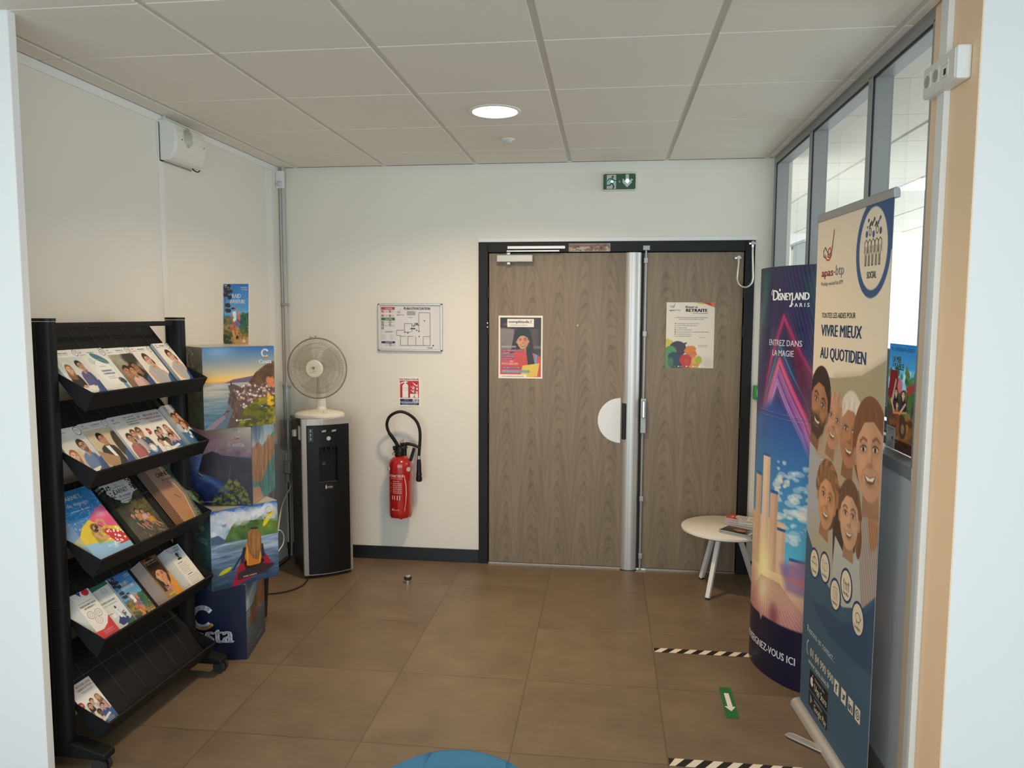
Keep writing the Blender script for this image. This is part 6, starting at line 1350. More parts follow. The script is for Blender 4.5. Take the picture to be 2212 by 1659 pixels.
def dbox(name, label, z, ang, corner, size, front, side, which, H_=.372):
    """corner = position of a front corner ('L' or 'R'); ang = direction of the front face, left to right"""
    u = Vector((math.cos(ang), math.sin(ang), 0)); v = Vector((-math.sin(ang), math.cos(ang), 0)); c = Vector((*corner, z))
    cen = c+(u*(size/2) if which == 'L' else -u*(size/2))+v*(size/2)
    t = thing(name, label, 'display box', cen, ang)
    h = size/2
    MB().box(-h, h, -h, h, 0, H_).build('carton', M['cardedge'], t, .0015)
    e = .0012
    front.build('front_print', flat((-h, -h-e, H_), (size, 0, 0), (0, 0, -H_/1.10), (0, -1, 0)), M['printcard'], t)
    if side[0] == 'L': side[1].build('side_print', flat((-h-e, h, H_), (0, -size, 0), (0, 0, -H_/1.10), (-1, 0, 0)), M['printcard'], t)
    else: side[1].build('side_print', flat((h+e, -h, H_), (0, size, 0), (0, 0, -H_/1.10), (1, 0, 0)), M['printcard'], t)
    if len(side) > 2: side[2].build('side_print', flat((-h-e, h, H_), (0, -size, 0), (0, 0, -H_/1.10), (-1, 0, 0)), M['printcard'], t)
    R = Ras(1, 1, 12, 'b8b4ac', 48); R.tex(.05, .3); R.build('top_panel', flat((-h, h, H_+e*.8), (size, 0, 0), (0, -size, 0), (0, 0, 1)), M['printcard'], t)
    return t
dbox('display_box', 'bottom navy display box of the stack with a large white logo', .0, math.radians(11), (-1.461, -1.577), SB, bx_navy(), ('R', bx_rock()), 'R', .370)
dbox('display_box', 'tilted third display box showing a kayaker with a yellow paddle', .3735, math.radians(51), (-1.564, -1.694), .332, bx_kayak(), ('L', bx_teal()), 'L', .376)
dbox('display_box', 'second display box from the top showing a dark fjord with a ship', .7525, math.radians(7), (-1.423, -1.553), SB, bx_fjord(), ('R', bx_canyon()), 'R', .376)
dbox('display_box', 'topmost display box of the stack showing a coastal village at sunset', 1.1325, math.radians(49.5), (-1.562, -1.7205), SB, bx_sea(), ('L', bx_cliff()), 'L', .374)

# sports leaflet standing on the topmost box
q0 = Vector(yq(482.5, 743, -1.30)); q1 = Vector(yq(537, 744, -1.30)); zt = 1.5075
wl_ = q1.x-q0.x
t = thing('standing_leaflet', 'tall narrow sports leaflet with runners standing on top of the display boxes', 'leaflet', (q0.x, -1.30, zt))
MB().prism([(0, 0, 0), (wl_, 0, 0), (wl_, .018, .300), (0, .018, .300)], (0, .0015, 0)).build('card', M['paper'], t)
MB().prism([(wl_*.45, .001, 0), (wl_*.45, .06, 0), (wl_*.45, .011, .16)], (.0015, 0, 0)).build('strut', M['cardedge'], t)
d_raid(.71, 1.42, 120).build('printed_face', flat((0, .018-.0006, .300), (wl_/.71, 0, 0), (0, -.018/1.42, -.300/1.42), (0, -1, 0)), M['printgloss'], t)
# ================================================================== SIDE TABLE
tb = thing('side_table', 'low round white side table on splayed legs in front of the right door leaf', 'table', (.965, -.285, 0))
MB().lathe([(.001, .362), (.250, .362), (.262, .370), (.262, .382), (.258, .385), (.001, .385)], (0, 0, 0), 64).build('tabletop', M['tablewhite'], tb, smooth=True)
MB().lathe([(.001, .350), (.10, .350), (.10, .362), (.001, .362)], (0, 0, 0), 32).build('underframe', M['white'], tb, smooth=True)
for fx, fy in ((.843, -.484), (.850, -.125), (1.165, -.170)):
    a = Vector((fx-.965, fy+.285, .0)); d = a.normalized(); tp = Vector((d.x*.085, d.y*.085, .358))
    ax = (tp-a).normalized(); s1 = ax.cross(Vector((-d.y, d.x, 0))).normalized(); s2 = Vector((-d.y, d.x, 0))
    c = (a+tp)/2+Vector((0, 0, .004)); lg = MB().obox(c, s2, s1, ax, .0125, .0125, (tp-a).length/2-.004).build('leg', M['white'], tb, .002)
    MB().obox(a+ax*.007, s2, s1, ax, .0115, .0115, .0075).build('foot_cap', M['rubber'], lg)
# magazines on the table
def paper_pile(x, y, z, ang, w, h, n, th, R, name, label, cat, under, jit=.004):
    top = thing(name, label, cat, (x, y, z+n*th), ang)
    MB().box(0, w, 0, h, 0, th-.0003).build('pages', M['paperedge'], top)
    R.build('cover', flat((0, h, th), (w/R.w, 0, 0), (0, -h/R.h, 0), (0, 0, 1)), M['printgloss'], top, ls=.0001)
    rs = random.Random(5)
    for i in range(1, n+1):
        c = top.copy(); C.objects.link(c); c.location = (x+rs.uniform(-jit, jit), y+rs.uniform(-jit, jit), z+(n-i)*th); c.rotation_euler = (0, 0, ang+rs.uniform(-.02, .02)); c['label'] = under; c['group'] = under[:60]
        for ch in top.children: d = ch.copy(); C.objects.link(d); d.parent = c
def d_maga(w=1, h=1.42):
    R = Ras(w, h, 60, '1c1c24', 50); R.grad(0, h, '141824', '2c2420'); R.ell(.3, .9, .2, .12, '3a6c50', .8, .1); R.ell(.4, 1.05, .2, .14, '5c1c1c', .7, .1)
    head(R, .5, .62, .28, skin='c88c64', hair='4a2c1c', style='short', tilt=.1); R.rect(.1, .1, .9, .22, 'c8b8b0'); R.lines(.1, .28, .5, 2, .05, 'c8c4b8', .015); return R
paper_pile(1.012, -.166, .3855, math.radians(-118), .100, .210, 14, .0032, d_redflyer(), 'leaflet', 'white leaflet with a red end on top of the pile on the side table', 'leaflet', 'copy in the pile beneath the red and white leaflet on the side table')
paper_pile(.975, -.328, .3855, math.radians(-125), .118, .200, 6, .0028, d_maga(), 'magazine', 'dark magazine with a face on the cover, topmost of the front pile', 'magazine', 'copy beneath the dark magazine with a face on the side table')

# ================================================================== CURVED DISPLAY COLUMN
TC = Vector((1.09, -1.35)); TA, TB = .25, .12; tn = math.radians(200)
TN = np.array([math.cos(tn), math.sin(tn)]); TT = np.array([-TN[1], TN[0]])
_ph = np.linspace(-PI, PI, 4001)
_p = np.array([TC.x, TC.y])+np.outer(TB*np.cos(_ph), TN)+np.outer(TA*np.sin(_ph), TT)
_s = np.concatenate([[0], np.cumsum(np.hypot(*np.diff(_p, axis=0).T))]); _s -= _s[2000]; SL = _s[-1]
ZT = 1.876
col = thing('display_column', 'curved dark blue theme park display column standing in front of the glazed partition', 'display column', (TC.x, TC.y, 0))
def tmap(x, y, k):
    ph = np.interp(x-SL, _s, _ph); r = np.stack([np.cos(ph)*(TB+k*1.0)*TN[0]+np.sin(ph)*(TA+k)*TT[0], np.cos(ph)*(TB+k)*TN[1]+np.sin(ph)*(TA+k)*TT[1]], 1)
    return np.concatenate([r, (ZT-y)[:, None]], 1)
# picture coordinates: x = s + SL (0 .. 2*SL), y = ZT - z
R = Ras(2*SL, ZT, 260, '141a48', 60)
def sx(s): return s+SL
def zy(z): return ZT-z
R.grad(0, zy(1.2), '171a4c', '281a58'); R.tex(.15, .3, .8, 2)
R.glow(sx(-.10), zy(1.75), .06, .25, '1c5c50', .8); R.glow(sx(.24), zy(1.78), .07, .12, '1a5a50', .8)
# light streak chevrons
def chev(apx, apz, c, w, a, hw=.30, dz=.62, glow=.03):
    p = [(sx(apx-hw*.62), zy(apz-dz*.9)), (sx(apx-hw*.3), zy(apz-dz*.34)), (sx(apx), zy(apz)), (sx(apx+hw*.5), zy(apz-dz*.38)), (sx(apx+hw), zy(apz-dz))]
    R.line(p, glow, c, a*.45, glow); R.line(p, w, shade(c, 1.35), a)
R.poly([(sx(-.16), zy(1.05)), (sx(-.04), zy(1.35)), (sx(.06), zy(1.50)), (sx(.16), zy(1.32)), (sx(.30), zy(1.0)), (sx(.30), zy(.85)), (sx(-.18), zy(.85))], '3c3070', .8, .05)
for k, (ax, az, c, w) in enumerate(((.07, 1.66, 'a82458', .008), (.072, 1.645, '8c2050', .006), (.05, 1.47, 'd04468', .012), (.05, 1.455, 'c84878', .006), (.045, 1.43, 'e88c94', .004), (.045, 1.41, '8a4c98', .008), (.05, 1.53, '3c8c98', .004), (.04, 1.38, 'a06cb0', .006), (.04, 1.36, 'c890b8', .004))): chev(ax, az, c, w, .8)
for k in range(12): R.line([(sx(.02+.02*k), zy(1.87)), (sx(.12+.022*k), zy(1.60-.02*k)), (sx(.30), zy(1.15+.03*k))], .003, ('6c6cb0', '8c5c98', '4c7cac', '2c9c98')[k % 4], .5)
for k in range(5): R.line([(sx(-.02-.012*k), zy(1.87)), (sx(-.10-.012*k), zy(1.62))], .003, '5c9c98', .45)
R.poly([(sx(.10), zy(1.60)), (sx(.24), zy(1.38)), (sx(.26), zy(1.1)), (sx(.16), zy(1.35))], '8c2438', .6, .03)
# lower picture: sky, clouds, plain pale towers, plank walkway with sunset glow
sk = R.pmask([(sx(-.24), zy(1.18)), (sx(-.06), zy(1.24)), (sx(.04), zy(1.30)), (sx(.14), zy(1.20)), (sx(.30), zy(.96)), (sx(.30), zy(.30)), (sx(-.24), zy(.30))], .04)
t_ = np.clip((R.Y-zy(1.25))/(zy(.62)-zy(1.25)), 0, 1)[..., None]; R.put(sk, rgb('2a4c94')*(1-t_)+rgb('58b0d0')*t_)
R.blobs(90, sx(.06), zy(1.02), sx(.28), zy(.66), .008, .028, ['e8e8e0', 'c8dce4', 'f4ead8', 'b0ccd8'], .6, None, .55)
# generic round towers with simple cone roofs
def tower(s, w, z0, z1, c='e0bca4', roof='2c5c94', rh=.10):
    R.rect(sx(s-w/2), zy(z1), sx(s+w/2), zy(z0), c); R.rect(sx(s+w*.12), zy(z1), sx(s+w/2), zy(z0), shade(c, .84), .7, w*.3)
    R.rect(sx(s-w*.6), zy(z1+.006), sx(s+w*.6), zy(z1-.006), shade(c, .9)); R.poly([(sx(s-w*.62), zy(z1)), (sx(s), zy(z1+rh)), (sx(s+w*.62), zy(z1))], roof)
    R.rect(sx(s-w*.1), zy(z1-.03), sx(s+w*.1), zy(z1-.05), '6c5048')
R.rect(sx(-.20), zy(.74), sx(.12), zy(.46), 'e0c0a4'); R.tex(.06, .05, None, 7, ((R.Y > zy(.74)) & (R.Y < zy(.46))).astype(float))
for s_, w__, zt_, c_ in ((-.10, .07, .92, 'd8b494'), (-.02, .06, 1.02, 'e6c8ac'), (.045, .055, .86, 'd4ac90'), (.10, .05, .70, 'dcb89c'), (.19, .08, .58, 'd0a890')):
    R.rect(sx(s_-w__/2), zy(zt_), sx(s_+w__/2), zy(.46), c_); R.rect(sx(s_+w__*.15), zy(zt_), sx(s_+w__/2), zy(.46), shade(c_, .85), .7, w__*.3)
    R.rect(sx(s_-w__*.5), zy(zt_+.014), sx(s_+w__*.5), zy(zt_), '2c5c94')
R.poly([(sx(-.24), zy(.50)), (sx(.30), zy(.50)), (sx(.30), zy(.2)), (sx(-.24), zy(.2))], 'd8a898'); R.grad(zy(.50), zy(.20), 'e8cc9c', 'b87080'); R.glow(sx(-.02), zy(.50), .07, .16, 'fff0b0', 1.0); R.glow(sx(-.02), zy(.42), .05, .12, 'fff4c4', .8)
R.poly([(sx(.10), zy(.55)), (sx(.30), zy(.62)), (sx(.30), zy(.42)), (sx(.14), zy(.44))], '8c6c98', .8, .03); R.poly([(sx(.12), zy(.50)), (sx(.30), zy(.52)), (sx(.30), zy(.46))], 'c86c70', .7, .02)
for k in range(-9, 14): R.line([(sx(.02+k*.006), zy(.46)), (sx(.02+k*.030), zy(.2))], .0022, '8c4c5c', .7)
R.ell(sx(.07), zy(.30), .028, .05, '6c3040', .6, .03)
# navy foot with an arc edge
xs = np.linspace(0, 2*SL, 40)
R.poly([(0, zy(.272)), (sx(-.045), zy(.272)), (sx(-.040), zy(.272)), (sx(-.030), zy(.243)), (sx(-.012), zy(.272)), (2*SL, zy(.272)), (2*SL, ZT), (0, ZT)], '0c1030')
R.poly([(0, 0), (sx(-.20), 0), (sx(-.20), ZT), (0, ZT)], '0e1234', .9, .03); R.poly([(2*SL, 0), (sx(.30), 0), (sx(.30), ZT), (2*SL, ZT)], '0e1234', .9, .01)
R.text('D', sx(-.010), zy(1.727), .046, 'e8ecf0', w=.040, bold=.02); R.stroke([(sx(-.016), zy(1.775)), (sx(-.024), zy(1.76)), (sx(-.018), zy(1.75))], .004, 'e8ecf0'); R.text('ISNEYLAND', sx(.030), zy(1.727), .032, 'e8ecf0', w=.170, bold=.025); R.disc(sx(.037), zy(1.772), .006, .006, 'e8ecf0')
R.stroke([(sx(.118), zy(1.735)), (sx(.112), zy(1.705)), (sx(.104), zy(1.700))], .007, 'e8ecf0')
R.text('P A R I S', sx(.112), zy(1.697), .017, 'e8ecf0', w=.090, bold=.015)
R.text('ENTREZ DANS', sx(-.030), zy(1.527), .026, 'e8e8f0', w=.205, bold=.005); R.text('LA MAGIE', sx(.000), zy(1.482), .026, 'e8e8f0', w=.135, bold=.005)
R.text('RENSEIGNEZ-VOUS ICI', sx(-.190), zy(.115), .034, 'e8e8f0', w=.388, bold=.008)
R.build('printed_skin', tmap, M['printcard'], col, ls=.0006)
m = MB(); pp_ = [( _p[i][0]-TC.x, _p[i][1]-TC.y) for i in range(0, 4000, 50)]; n = len(pp_)
m.add([(x*.992, y*.992, 0.001) for x, y in pp_]+[(x*.992, y*.992, ZT-.0005) for x, y in pp_], [(i, (i+1) % n, n+(i+1) % n, n+i) for i in range(n)]+[tuple(range(n-1, -1, -1)), tuple(range(n, 2*n))]).build('core', M['navycard'], col)
# clear leaflet pocket clipped round the column
m = MB(); ss = np.linspace(-.085, .25, 40); vs = []
for s_ in ss:
    ph = np.interp(s_, _s, _ph)
    for kk in (.006, .0075):
        x = np.cos(ph)*(TB+kk)*TN[0]+np.sin(ph)*(TA+kk)*TT[0]; y = np.cos(ph)*(TB+kk)*TN[1]+np.sin(ph)*(TA+kk)*TT[1]; vs += [(x, y, 1.262), (x, y, 1.606)]
N_ = len(ss); fs = []
for i in range(N_-1):
    a = 4*i; b = a+4; fs += [(a, b, b+1, a+1), (a+2, a+3, b+3, b+2), (a, a+2, b+2, b), (a+1, b+1, b+3, a+3)]
fs += [(0, 1, 3, 2), (4*N_-4, 4*N_-2, 4*N_-1, 4*N_-3)]
pk = m.add(vs, fs).build('leaflet_pocket', glassmat('thin_clear_film', (.975, .98, .985), .5, .03), col, smooth=True)
for zz in (1.235, 1.215): MB().tube([tuple(np.concatenate([np.cos(ph)*(TB+.004)*TN+np.sin(ph)*(TA+.004)*TT, [zz-.02*(i/30.)]])) for i, ph in enumerate(np.interp(np.linspace(-.12, .27, 31), _s, _ph))], .0007, 5).build('retaining_cord', M['chrome'], col)

# ================================================================== ROLL-UP BANNER
B0 = Vector((1.079, -1.70, 0)); B1 = Vector((1.130, -2.38, 0)); bu = (B1-B0).normalized(); BW = (B1-B0).length; bn = Vector((bu.y, -bu.x, 0))   # bn points to the room (-x)
if bn.x > 0: bn = -bn
ban = thing('roll_up_banner', 'beige and blue roll-up banner with family photo standing beside the cream wall end', 'banner', ((B0+B1)/2))
bc = Vector(ban.location)
def lp(s, n_, z): return B0+bu*s+bn*n_+Vector((0, 0, z))-bc
ZB0, ZB1 = .030, 2.035
m = MB(); pr = []
for a in range(9): t_ = PI*a/8; pr.append((-.034*math.cos(t_)-.006, .004+.034*math.sin(t_)**.7 if 0 < a < 8 else .004))
m.prism([lp(-.012, -x, z) for x, z in pr], bu*(BW+.024)).build('base_cassette', M['alu'], ban, smooth=True)
for s in (-.0125, BW+.0115): m = MB().prism([lp(s, -x*1.05, z*1.03 if z > .02 else z) for x, z in pr], bu*.001).build('end_cap', M['alud'], ban)
for cx_, tx_ in ((Vector((1.108, -2.070, 0)), Vector((.966, -1.936, 0))), (Vector((1.128, -2.300, 0)), Vector((.99, -2.43, 0)))):
    d_ = (tx_-cx_).normalized(); s_ = Vector((-d_.y, d_.x, 0)); m = MB()
    m.prism([cx_-bc+s_*.020+Vector((0, 0, .006)), tx_-bc-d_*.02+s_*.020+Vector((0, 0, .006)), tx_-bc+s_*.012+Vector((0, 0, .004)), tx_-bc-s_*.012+Vector((0, 0, .004)), tx_-bc-d_*.02-s_*.020+Vector((0, 0, .006)), cx_-bc-s_*.020+Vector((0, 0, .006))], (0, 0, .006)).build('swing_foot', M['alu'], ban, .002)
m = MB(); m.prism([lp(-.006, .010, ZB1-.004), lp(-.006, .012, ZB1+.022), lp(-.006, .002, ZB1+.030), lp(-.006, -.010, ZB1+.022), lp(-.006, -.010, ZB1-.004)], bu*(BW+.012)).build('top_rail', M['alud'], ban, .002)
MB().cyl(lp(BW/2, -.02, .06), lp(BW/2, -.012, ZB1+.01), .006, n=12).build('support_pole', M['alu'], ban, smooth=True)
R = Ras(BW, ZB1-ZB0, 210, 'e8dcc6', 70)
def bx(s): return s*BW
def bz(z): return ZB1-z
R.C[:] = rgb('ecdfc8')
R.poly([(bx(.02), bz(1.425)), (bx(.35), bz(1.425)), (bx(.72), bz(1.455)), (bx(1), bz(1.52)), (bx(1), bz(.55)), (0, bz(.55)), (0, bz(1.425))], 'b0a08a'); R.poly([(bx(.35), bz(1.43)), (bx(.72), bz(1.455)), (bx(1), bz(1.52)), (bx(1), bz(1.2)), (bx(.4), bz(1.2))], 'a8a080', .8, .05)
R.poly([(0, bz(1.3)), (bx(.1), bz(1.1)), (bx(.35), bz(1.1)), (bx(.4), bz(.6)), (0, bz(.6))], 'a8acb4')
R.poly([(bx(.40), bz(1.02)), (bx(.75), bz(1.05)), (bx(.9), bz(.8)), (bx(.8), bz(.62)), (bx(.3), bz(.62))], '3a2a20', .9, .02)
head(R, bx(.60), bz(1.245), .128, skin='b07c58', hair='dcd4c4', style='white', tilt=.08)
head(R, bx(.37), bz(1.270), .115, skin='c09070', hair='b8a490', style='bald', tilt=.22)
head(R, bx(.13), bz(1.310), .135, skin='a87854', hair='2c1c14', style='short', tilt=.28, beard='3c2a1e')
R.poly([(bx(.84), bz(1.12)), (bx(.98), bz(1.12)), (bx(1.02), bz(.9)), (bx(.82), bz(.86))], 'b88460'); R.poly([(bx(.74), bz(.90)), (bx(.86), bz(1.02)), (bx(.92), bz(.85)), (bx(1.0), bz(.92)), (bx(1.0), bz(.6)), (bx(.72), bz(.6))], 'b4a8a0')
for k in range(14): R.line([(bx(.74+k*.02), bz(.98)), (bx(.72+k*.02), bz(.62))], .0025, '3a2c30', .8)
head(R, bx(.86), bz(1.205), .165, skin='c89878', hair='7a4c30', style='tied', tilt=-.12, look=-.3)
R.poly([(bx(.10), bz(.88)), (bx(.26), bz(.80)), (bx(.42), bz(.86)), (bx(.46), bz(.60)), (bx(.08), bz(.60))], 'b0a898')
R.poly([(bx(.46), bz(.84)), (bx(.62), bz(.79)), (bx(.78), bz(.85)), (bx(.86), bz(.60)), (bx(.42), bz(.60))], 'b4b8b4')
head(R, bx(.31), bz(.955), .120, skin='c8946c', hair='8a6440', style='curly', tilt=.12)
head(R, bx(.64), bz(.945), .118, skin='cca080', hair='6c4c34', style='tied', tilt=-.03)
m_ = R.pmask([(0, bz(.78)), (bx(.12), bz(.72)), (bx(.30), bz(.64)), (bx(.6), bz(.60)), (bx(.85), bz(.66)), (bx(1), bz(.74)), (bx(1), R.h), (0, R.h)]); R.put(m_, '3c5c74')
R.put(R.pmask([(bx(.12), bz(.50)), (bx(.35), bz(.535)), (bx(.6), bz(.54)), (bx(.8), bz(.60)), (bx(1), bz(.72)), (bx(1), bz(.47)), (bx(.8), bz(.45)), (bx(.45), bz(.44))]), '2f4a6c', .9)
R.ell(bx(.787), bz(1.885), .140, .165, '2c5488'); R.poly([(bx(.70), 0), (bx(1), 0), (bx(1), bz(1.87)), (bx(.9), bz(1.9))], '2c5488'); R.ell(bx(.787), bz(1.885), .112, .138, 'ecdfc8')
cxx, cyy = bx(.787), bz(1.885)
for i, dx in enumerate((-.055, -.028, 0, .028, .055)):
    hh = (.046, .052, .042, .054, .048)[i]; col_ = '30343c' if i in (1, 3) else '2c5488'
    if i in (1, 3): R.ring(cxx+dx, cyy-hh-.006, .009, .012, .003, col_)
    else: R.disc(cxx+dx, cyy-hh-.006, .009, .012, col_)
    R.stroke([(cxx+dx-.015, cyy+.012), (cxx+dx-.012, cyy-.024), (cxx+dx, cyy-.033), (cxx+dx+.012, cyy-.024), (cxx+dx+.015, cyy+.012)], .0028, '30343c')
    R.stroke([(cxx+dx-.006, cyy-.01), (cxx+dx-.006, cyy+.055), (cxx+dx, cyy+.055), (cxx+dx, cyy+.02), (cxx+dx, cyy+.055), (cxx+dx+.006, cyy+.055), (cxx+dx+.006, cyy-.01)], .0024, '30343c')
for i in range(14): R.disc(cxx-.05+.1*((i*37) % 14)/13, cyy-.075-.022*((i*5) % 4)/3, .004+.002*(i % 2), .005+.002*(i % 2), '30343c' if i % 3 else '2c5488', 2, 8)
R.text('SOCIAL', cxx, cyy+.098, .023, '30343c', w=.075, align='C', bold=.01)
logo_apas(R, bx(.09), bz(1.860), .235, 'b02c3c', '7c7c84'); R.text('Privilège exclusif du BTP', bx(.09), bz(1.778), .014, '50504e', w=.225)
R.text('TOUTES LES AIDES POUR', bx(.12), bz(1.652), .020, '38383c', w=.335, bold=.005)
R.text('VIVRE MIEUX', bx(.12), bz(1.582), .044, '27487c', w=.395, bold=.02); R.text('AU QUOTIDIEN', bx(.12), bz(1.494), .044, '27487c', w=.440, bold=.02)
for s_, z_, tt in ((.162, .665, 'travail'), (.330, .685, 'scolarité'), (.50, .620, 'logement'), (.646, .692, 'famille'), (.812, .612, 'budget')):
    X_, Y_ = bx(s_), bz(z_); R.disc(X_, Y_, .056, .064, '27486c', 1); R.disc(X_, Y_, .046, .054, 'e0d4bc', 2); R.text(tt, X_, Y_+.036, .013, '38383c', w=.050, align='C')
    G = '38383c'
    if tt == 'travail': R.arc(X_, Y_-.002, .024, .026, 180, 360, .003, G); R.stroke([(X_-.03, Y_), (X_+.03, Y_)], .003, G); R.arc(X_, Y_, .010, .026, 180, 360, .0025, G)
    elif tt == 'scolarité': R.stroke([(X_, Y_+.012), (X_-.022, Y_+.006), (X_-.022, Y_-.026), (X_, Y_-.018), (X_, Y_+.012), (X_+.022, Y_+.006), (X_+.022, Y_-.026), (X_, Y_-.018)], .0028, G)
    elif tt == 'logement':
        R.stroke([(X_-.018, Y_+.018), (X_-.018, Y_-.026), (X_+.018, Y_-.030), (X_+.018, Y_+.018), (X_-.018, Y_+.018)], .003, G)
        for k in range(3): R.stroke([(X_-.018, Y_-.014+k*.012), (X_+.018, Y_-.014+k*.012)], .0024, G)
        R.stroke([(X_, Y_-.02), (X_, Y_+.018)], .0024, G)
    elif tt == 'famille':
        for dx, q in ((-.022, 1.), (-.007, .6), (.007, .6), (.022, 1.)): R.disc(X_+dx, Y_-.026*q-.002, .004, .005, G); R.stroke([(X_+dx, Y_-.018*q), (X_+dx, Y_+.016)], .005, G); R.stroke([(X_+dx-.006, Y_-.01*q), (X_+dx+.006, Y_-.01*q)], .003, G)
    else: R.ring(X_, Y_-.006, .020, .016, .003, G); R.stroke([(X_-.01, Y_+.008), (X_-.01, Y_+.018)], .004, G); R.stroke([(X_+.01, Y_+.008), (X_+.01, Y_+.018)], .004, G); R.stroke([(X_+.018, Y_-.012), (X_+.026, Y_-.006)], .004, G)
R.text('Restons en contact :', bx(.09), bz(.365), .028, 'c4ccd0', w=.30)
R.arc(bx(.125), bz(.300), .022, .030, 110, 250, .008, 'e4dcc8'); R.text('01 84 990 990', bx(.155), bz(.278), .034, 'e4dcc8', w=.255, bold=.02); R.text('www.apas.asso.fr', bx(.13), bz(.240), .024, 'd8d4c4', w=.235)
R.bar(bx(.155), bz(.222), bx(.455), bz(.142), '15161a', 1); R.text("l'App Store", bx(.245), bz(.158), .030, 'e8e4dc', w=.135); R.text('Télécharger dans', bx(.245), bz(.200), .012, 'c8c4bc', w=.11)
R.disc(bx(.20), bz(.180), .017, .019, 'e8e4dc', 2); R.disc(bx(.224), bz(.186), .007, .009, '15161a', 3); R.shape([(bx(.20), bz(.203)), (bx(.212), bz(.214)), (bx(.216), bz(.206))], 'e8e4dc', 2)
R.bar(bx(.155), bz(.132), bx(.460), bz(.070), '15161a', 1); R.text('Google Play', bx(.25), bz(.080), .026, 'e8e4dc', w=.135); R.text('DISPONIBLE SUR', bx(.25), bz(.114), .011, 'c8c4bc', w=.09); R.shape([(bx(.18), bz(.125)), (bx(.18), bz(.082)), (bx(.20), bz(.104))], '5ca0b0', 2); R.shape([(bx(.18), bz(.082)), (bx(.225), bz(.104)), (bx(.20), bz(.104))], 'c85c4c', 3); R.shape([(bx(.18), bz(.125)), (bx(.225), bz(.104)), (bx(.20), bz(.104))], '7cb06c', 3)
for s_, tt in ((.575, 'f'), (.675, 't'), (.771, 'in'), (.862, 'o')):
    X_, Y_ = bx(s_), bz(.285); R.bar(X_-.022, Y_-.026, X_+.022, Y_+.026, 'e4dcc8', 2)
    if tt in ('f', 'in'): R.text(tt, X_, Y_+.020, .034, '3c5c74', w=.018 if tt == 'f' else .030, align='C', bold=.03)
    elif tt == 't': R.shape([(X_-.014, Y_+.010), (X_-.002, Y_+.006), (X_-.014, Y_-.012), (X_, Y_-.004), (X_+.006, Y_-.012), (X_+.016, Y_-.010), (X_+.010, Y_+.008), (X_-.004, Y_+.015)], '3c5c74', 3)
    else: R.ring(X_, Y_, .014, .016, .004, '3c5c74', 3); R.ring(X_, Y_, .006, .007, .003, '3c5c74', 3)
R.tex(.02, .5)
o_ = np.array(lp(0, .006, ZB1)); R.build('banner_film', flat(o_, np.array(bu), (0, 0, -1), np.array(bn)), M['printfab'], ban, ls=.0004)
MB().prism([lp(0, .0045, ZB0-.01), lp(BW, .0045, ZB0-.01), lp(BW, .0045, ZB1), lp(0, .0045, ZB1)], bn*.001).build('film_back', M['alud'], ban)

# ================================================================== FLOOR MARKINGS
def tape(x0, x1, ya, yb, label, first):
    R = Ras(x1-x0, yb-ya, 30, '0c0c0c', 80); R.C[:] = rgb('141312'); hgt = yb-ya; step = .0715; k = 0; x = -step if first else -step*.5+.022
    while x < x1-x0+step:
        p = [(x, hgt), (x+hgt*.78, 0), (x+hgt*.78+step*.5, 0), (x+step*.5, hgt)]
        p = [(min(max(a, 0), x1-x0), b) for a, b in p]
        if p[2][0] > p[1][0] or p[3][0] > p[0][0]: R.shape(p, 'e4dccb', 1)
        x += step
    t = thing('hazard_tape', label, 'floor tape', ((x0+x1)/2, (ya+yb)/2, 0))
    R.build('printed_tape', flat((x0-(x0+x1)/2, (yb-ya)/2, .0009), (1, 0, 0), (0, -1, 0), (0, 0, 1)), M['print'], t, ls=.0002)
tape(.489, .950, -1.238, -1.190, 'black and white striped floor tape strip behind the green arrow', True)
tape(.488, 1.060, -2.206, -2.156, 'black and white striped floor tape strip nearest the camera', False)
t = thing('arrow_sticker', 'green floor sticker with a white arrow pointing towards the camera', 'floor sticker', (.779, -1.70, 0))
R = Ras(.052, .265, 8, '14703c', 81); R.C[:] = rgb('1a6e3c')
R.shape([(.016, .052), (.036, .052), (.038, .168), (.050, .168), (.028, .208), (.004, .168), (.017, .168)], 'ece6d8', 1)
R.build('printed_sticker', lambda x, y, k: np.stack([x-.026+(.1325-y)*0.02, .1325-y, .0009+k], 1), M['print'], t, ls=.0002)

